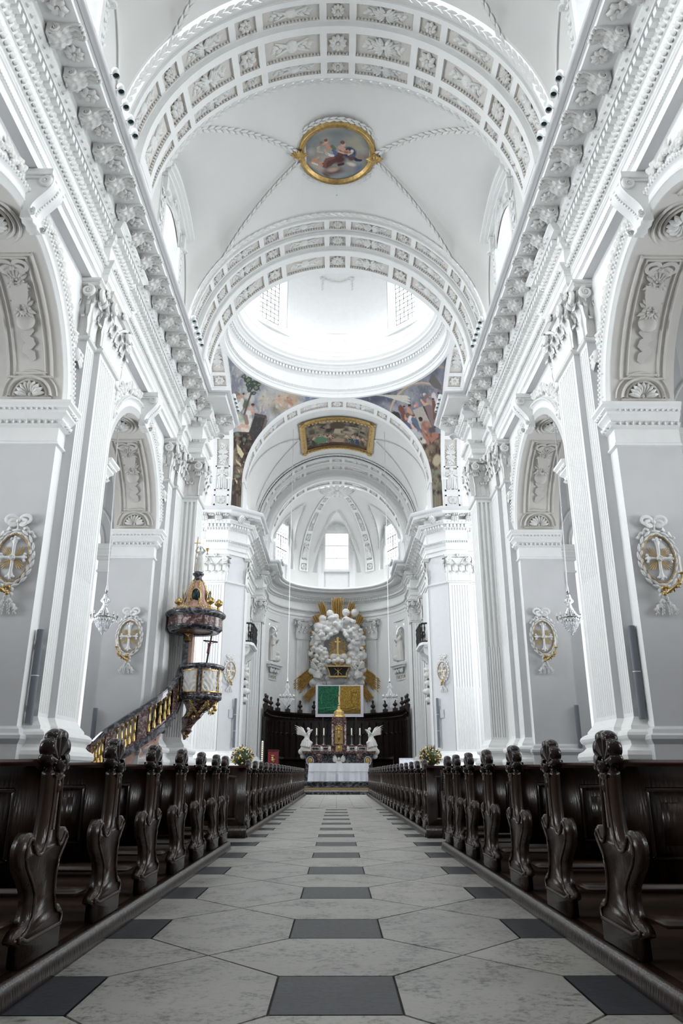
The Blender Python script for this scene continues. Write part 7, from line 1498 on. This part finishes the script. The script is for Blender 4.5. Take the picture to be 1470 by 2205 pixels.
# ---------------------------------------------------------------- glory of clouds and rays
gl = thing('gilded_glory', 'stucco glory of white clouds, gilded rays and gold cross on the apse wall', 'wall sculpture', (.08, 59.0, 10.6))
W3 = lambda x, y, d=0: ((x - 723) * .0098, d, -(y - 500) * .0101)
mb = MB(); R_ = random.Random(12)
for k in range(120):
    a = R_.uniform(0, 2 * pi); rr = R_.uniform(120, 225); x = 723 + rr * .95 * sin(a); y = 530 - rr * 1.12 * cos(a)
    if abs(x - 723) < 85 and 440 < y < 690: continue
    p = W3(x, y, R_.uniform(-.1, .35)); r = R_.uniform(.16, .46); mb.ball(p, (r, r * .7, r * .85), 10)
for k in range(150):
    a = R_.uniform(0, 2 * pi); rr = R_.uniform(105, 235); x = 723 + rr * .95 * sin(a); y = 530 - rr * 1.1 * cos(a)
    if abs(x - 723) < 70 and 440 < y < 690: continue
    r = R_.uniform(.10, .24); mb.ball(W3(x, y, R_.uniform(-.35, -.05)), (r, r * .7, r * .85), 8)
for k in range(70): p = W3(R_.uniform(520, 930), R_.uniform(700, 815), R_.uniform(-.1, .3)); r = R_.uniform(.2, .4); mb.ball(p, (r, r * .7, r * .8), 10)
for x, y in ((600, 300), (660, 260), (790, 250), (862, 250), (560, 360), (870, 370), (530, 800), (690, 600), (770, 600), (723, 600)): mb.ball(W3(x, y, .1), (.36, .25, .34), 10)
for k in range(22): a = 2 * pi * k / 22; mb.ball(W3(723 + 170 * sin(a), 530 - 195 * cos(a), .3), (.62, .22, .6), 12)
for x in range(540, 920, 50): mb.ball(W3(x, 770, .28), (.5, .2, .5), 12)
o = mb.build('stucco_cloud', ORN2, gl); o.modifiers.new('merge', 'REMESH'); rm = o.modifiers['merge']; rm.mode = 'VOXEL'; rm.voxel_size = .045; rm.use_smooth_shade = True
for (x0, y0, x1, y1, w, n) in ((720, 300, 720, 118, 92, 9), (622, 318, 585, 160, 58, 6), (805, 318, 850, 160, 58, 6), (574, 350, 535, 262, 58, 5), (878, 352, 918, 268, 58, 5), (560, 425, 500, 400, 42, 4), (900, 425, 952, 402, 42, 4), (560, 545, 492, 545, 70, 5), (900, 545, 956, 545, 70, 5), (570, 600, 494, 640, 40, 4), (900, 620, 956, 650, 30, 3), (545, 690, 378, 850, 95, 8), (900, 690, 1078, 850, 95, 8), (560, 820, 462, 935, 62, 5), (900, 800, 988, 935, 62, 5)):
    L = sqrt((x1 - x0) ** 2 + (y1 - y0) ** 2); nx, ny = -(y1 - y0) / L, (x1 - x0) / L; mb = MB()
    for k in range(n):
        q = (k - (n - 1) / 2) / n; f = 1 - .30 * abs(q) * (k % 2 + .4) - .05 * R_.random(); c0 = (x0 + nx * w * q * .75, y0 + ny * w * q * .75); c1 = (x0 + (x1 - x0) * f + nx * w * q * 1.15, y0 + (y1 - y0) * f + ny * w * q * 1.15); hw_ = w / n * .52
        A0 = W3(c0[0] - nx * hw_, c0[1] - ny * hw_, .12); A1 = W3(c0[0] + nx * hw_, c0[1] + ny * hw_, .12); B0 = W3(c1[0] - nx * hw_, c1[1] - ny * hw_, .12); B1 = W3(c1[0] + nx * hw_, c1[1] + ny * hw_, .12); C0 = W3(*c0, -.02 - .05 * (k % 2)); C1 = W3(*c1, -.02 - .05 * (k % 2))
        mb.add([A0, A1, B1, B0, C0, C1], [(0, 4, 5, 3), (4, 1, 2, 5), (3, 5, 2), (0, 1, 4)])
    mb.build('gilt_ray_bundle', RAYG, gl)
mb = MB()
for k in range(44):
    a = 2 * pi * k / 44; L = 62 + 14 * (k % 2) + (55 if cos(a) < -.55 else 0); p0 = W3(723 + 8 * sin(a), 520 - 8 * cos(a), -.12); p1 = W3(723 + L * sin(a), 525 - L * cos(a), -.02); s0 = W3(723 + L * .96 * sin(a - .06), 525 - L * .96 * cos(a - .06), .04); s1 = W3(723 + L * .96 * sin(a + .06), 525 - L * .96 * cos(a + .06), .04); mb.add([p0, s0, p1, s1], [(0, 1, 2), (0, 2, 3)])
mb.build('sunburst', RAYG, gl)
mb = MB(); a_, b_ = W3(716, 450, -.22), W3(730, 598, -.16); mb.box(a_[0], b_[0], -.24, -.18, b_[2], a_[2]); a_, b_ = W3(700, 482, -.22), W3(746, 492, -.18); mb.box(a_[0], b_[0], -.23, -.19, b_[2], a_[2]); mb.build('gold_cross', BRASS, gl)
mb = MB()
for q in (-1, 1):
    human(mb, Matrix.Translation(W3(723 + q * 165, 770, -.2)) @ Matrix.Rotation(q * 2.2, 4, 'Z') @ Matrix.Rotation(-.3, 4, 'X'), 1.5, 'kneel', arm=(1, 1), wings=True); human(mb, Matrix.Translation(W3(723 + q * 160, 480, -.2)) @ Matrix.Rotation(q * 2.0, 4, 'Z'), 1.0, 'kneel', arm=(1, 1), wings=True)
carve(mb.build('cloud_angels', STAT, gl, kind='stuff'), .035)
t = thing('reliquary_ark', 'black casket with gilt corners and cross borne by the clouds of the glory', 'reliquary', (.11, 58.4, 7.95)); mb = MB()
mb.grid(lambda u, v: (lambda w, d, z: [(-w, -d, z), (w, -d, z), (w, d, z), (-w, d, z), (-w, -d, z)][int(round(u * 4))])(.62 + .26 * v ** 2, .3 + .1 * v * v, .05 + .66 * v), 4, 6, 0, False); mb.box(-.9, .9, -.42, .42, .71, .74); mb.build('casket', IRON, t)
mb = MB(); mb.box(-.95, .95, -.46, .46, .72, .82); mb.box(-.68, .68, -.36, .36, -.06, .06)
for q in (-1, 1): mb.tube([(q * .62, -.32, .05), (q * .66, -.34, .3), (q * .86, -.40, .72)], .05, 6); mb.tube([(-.3 * q, -.36, .12), (.3 * q, -.40, .62)], .022, 5)
mb.tube([(0, -.38, .1), (0, -.40, .66)], .022, 5); mb.build('gilt_trim', GOLD, t)
mb = MB()
for k in range(9): a = (k - 4) * .36; mb.tube([(0, -.2, .8), (.22 * sin(a), -.2, .95), (.5 * sin(a), -.2, 1.0 + .22 * cos(a))], .015, 5)
mb.build('palm_branches', GOLD, t); mb = MB(); clouds(mb, [(0, 0, 1.28, .24), (-.3, 0, 1.22, .2), (.3, 0, 1.22, .2), (0, 0, 1.42, .16)]); mb.build('small_cloud', STAT, t)
# ---------------------------------------------------------------- niches with saints, balconies, memorials
for s, G, sd, nm in ((-1, I4, 'left', 'S·VRSVS'), (1, MIR, 'right', 'S·VICTOR')):
    a = radians(66.4); n_ = Vector((sin(a), -cos(a), 0)); u_ = Vector((cos(a), sin(a), 0)); o_ = Vector((-APR * sin(a), APC[1] + APR * cos(a), 0)); f = lambda u, n, z: tuple(o_ + u_ * u + n_ * n + Vector((0, 0, z)))
    mb = MB(G); hw = .66
    mb.grid(lambda u, v: f(hw * cos(pi * u), -.05 - .62 * sin(pi * u), 8.9 + 2.2 * v), 14, 1); mb.grid(lambda u, v: f(hw * cos(pi * u) * cos(v * pi / 2), -.05 - .62 * sin(pi * u) * cos(v * pi / 2), 11.1 + .5 * sin(v * pi / 2)), 14, 6)
    for z0, z1, x0, x1 in ((8.85, 11.1, hw, .80), (8.85, 11.1, -.80, -hw)): mb.fbox(f, x0, x1, -.1, .03, z0, z1)
    mb.grid(lambda u, v: f((hw * (1 - v) + .80 * v) * cos(pi * u), .02, 11.1 + (.5 * (1 - v) + .8 * v) * sin(pi * u)), 16, 1); mb.fbox(f, -hw, hw, -.7, 0, 8.82, 8.9)
    for e, h in ((.98, .05), (1.06, .09)):
        for x0, x1, z0, z1 in ((-e, -e + .06, 8.9, 12.1), (e - .06, e, 8.9, 12.1), (-e, e, 12.05, 12.12)): mb.fbox(f, x0, x1, -.05, h, z0, z1)
    mb.fbox(f, -1.05, 1.05, -.1, .45, 8.62, 8.82); mb.fbox(f, -.9, .9, -.1, .34, 8.45, 8.62); nb = mb.build('wall_niche_' + sd, STUC, kind='structure')
    mb = MB(G)
    for q in (-1, 1): spiral(mb, basis(f(q * .5, .2, 8.2), u_, n_, (0, 0, 1)), .2, .08)
    for k in range(16): mb.ball(f((k - 7.5) * .07, .2, 8.25 + .1 * cos(k)), .09, 6)
    mb.build('bracket_relief', ORN, nb); mb = MB(G); mb.fbox(f, -.85, .85, 0, .06, 7.55, 8.0); pl = mb.build('name_panel', STUC, nb)
    cu = bpy.data.curves.new('name_inscription', 'FONT'); cu.body = nm; cu.size = .34; cu.extrude = .006; cu.align_x = 'CENTER'; tx = bpy.data.objects.new('name_inscription', cu); C.objects.link(tx); cu.materials.append(mat('dull_gold_letters', (.30, .24, .14), .5))
    w0 = (G @ Vector(f(0, .07, 7.66))); uu = u_ if s < 0 else Vector((u_.x, -u_.y, 0)); nn = n_ if s < 0 else Vector((-n_.x, n_.y, 0)); tx.matrix_world = basis(w0, uu, (0, 0, 1), nn); tx.parent = pl
    p_ = G @ Vector(f(0, .02, 8.9)); t = thing('saint_statue', 'white statue of a robed saint in the %s apse niche' % sd, 'statue', p_); mb = MB(); ang = atan2(nn.y, nn.x) - pi / 2
    human(mb, Matrix.Rotation(ang, 4, 'Z'), 2.45, arm=((2, -1) if s > 0 else (-1, 1))); clouds(mb, [(.35, -.1, .2, .3), (-.35, -.05, .25, .28), (.4, -.1, .6, .2)]); mb.lathe([(.6, 0), (.55, .1), (0, .12)], n=12)
    if s > 0: mb.tube([(-.75, -.3, .1), (-.5, -.25, 2.3)], .03, 6)
    carve(mb.build('statue_body', STAT, t), .04)
    mb = MB(G); Fb = lambda u, n, z: (-5.9 + n, 47.5 + u, z)                     # balcony
    mb.prism([(-1.7, 0), (1.7, 0), (1.5, .6), (1.0, .74), (-1.0, .74), (-1.5, .6)], lambda a_, b_, d: Fb(a_, b_, d), 8.42, 8.58); mb.prism([(-1.6, 0), (1.6, 0), (1.4, .5), (-1.4, .5)], lambda a_, b_, d: Fb(a_, b_, d), 8.30, 8.42)
    for q in (-1.1, 1.1): scroll_strip(mb, lambda u, n, z: Fb(q + u, n, z), [(.5, 8.3), (.46, 8.05), (.36, 7.85), (.18, 7.75), (.08, 7.6)], .3, flute=.01); spiral(mb, basis(Fb(q + .15, .3, 8.05), (1, 0, 0), (0, 1, 0), (0, 0, 1)), .15, .04)
    bl = mb.build('balcony', STUC); tag(bl, 'white stone balcony on scroll brackets high on the %s choir wall' % sd, 'balcony')
    mb = MB(G); pth = [(-1.6, .05), (-1.45, .56), (-1.0, .68), (1.0, .68), (1.45, .56), (1.6, .05)]
    for a_, b_ in zip(pth[:-1], pth[1:]): mb.tube([Fb(*a_, 9.75), Fb(*b_, 9.75)], .06, 6); mb.tube([Fb(*a_, 8.64), Fb(*b_, 8.64)], .05, 6)
    rl = mb.build('balcony_rail', DARKW, bl)
    for a_, b_ in zip(pth[:-1], pth[1:]):
        L = sqrt((a_[0] - b_[0]) ** 2 + (a_[1] - b_[1]) ** 2); n = max(1, int(L / .2))
        for k in range(n): t_ = (k + .5) / n; q = Fb(a_[0] + (b_[0] - a_[0]) * t_, a_[1] + (b_[1] - a_[1]) * t_, 8.66); m2 = MB(G); m2.lathe([(.05, 0), (.03, .1), (.06, .35), (.03, .55), (.06, .8), (.03, .95), (.05, 1.05)], q, 7); m2.build('baluster', IRON, rl)
    mb = MB(G); Fm = lambda u, n, z: (-5.95 + n, 46.6 + u, z); mb.prism([(-.6, 4.9), (.6, 4.9), (.7, 5.3), (.55, 5.5), (.12, 6.7), (-.12, 6.7), (-.55, 5.5), (-.7, 5.3)], lambda a_, b_, d: Fm(a_, d, b_), 0, .35); mm = mb.build('wall_memorial', MBLK); tag(mm, 'black obelisk memorial with white figures on the %s choir wall' % sd, 'memorial')
    mb = MB(G); clouds(mb, [(Fm(x, .4, z)[0], Fm(x, .4, z)[1], z, r) for x, z, r in ((-.5, 5.6, .25), (-.55, 6.1, .2), (.5, 5.7, .22), (-.3, 6.6, .2), (-.45, 6.9, .14), (.1, 7.0, .16), (-.6, 5.1, .2))]); mb.tube([Fm(-.9, .4, 6.4), Fm(.5, .4, 6.3)], .04, 6); mb.build('white_figures', STAT, mm)
    mb = MB(G); v_ = Vector((.72, .694, 0)).normalized(); nn_ = Vector((v_.y, -v_.x, 0)); q_ = Vector((-5.55, 41.15, 0)) + nn_ * .03; Fn = lambda u, n, z: tuple(q_ + v_ * u + nn_ * n + Vector((0, 0, z))); mb.fbox(Fn, -.28, .10, 0, .03, 3.7, 4.15)
    tag(mb.build('notice_board', mat('pale_board', (.62, .63, .66), .6)), 'blank pale board on the %s far crossing pier beside the loudspeaker' % sd, 'board')
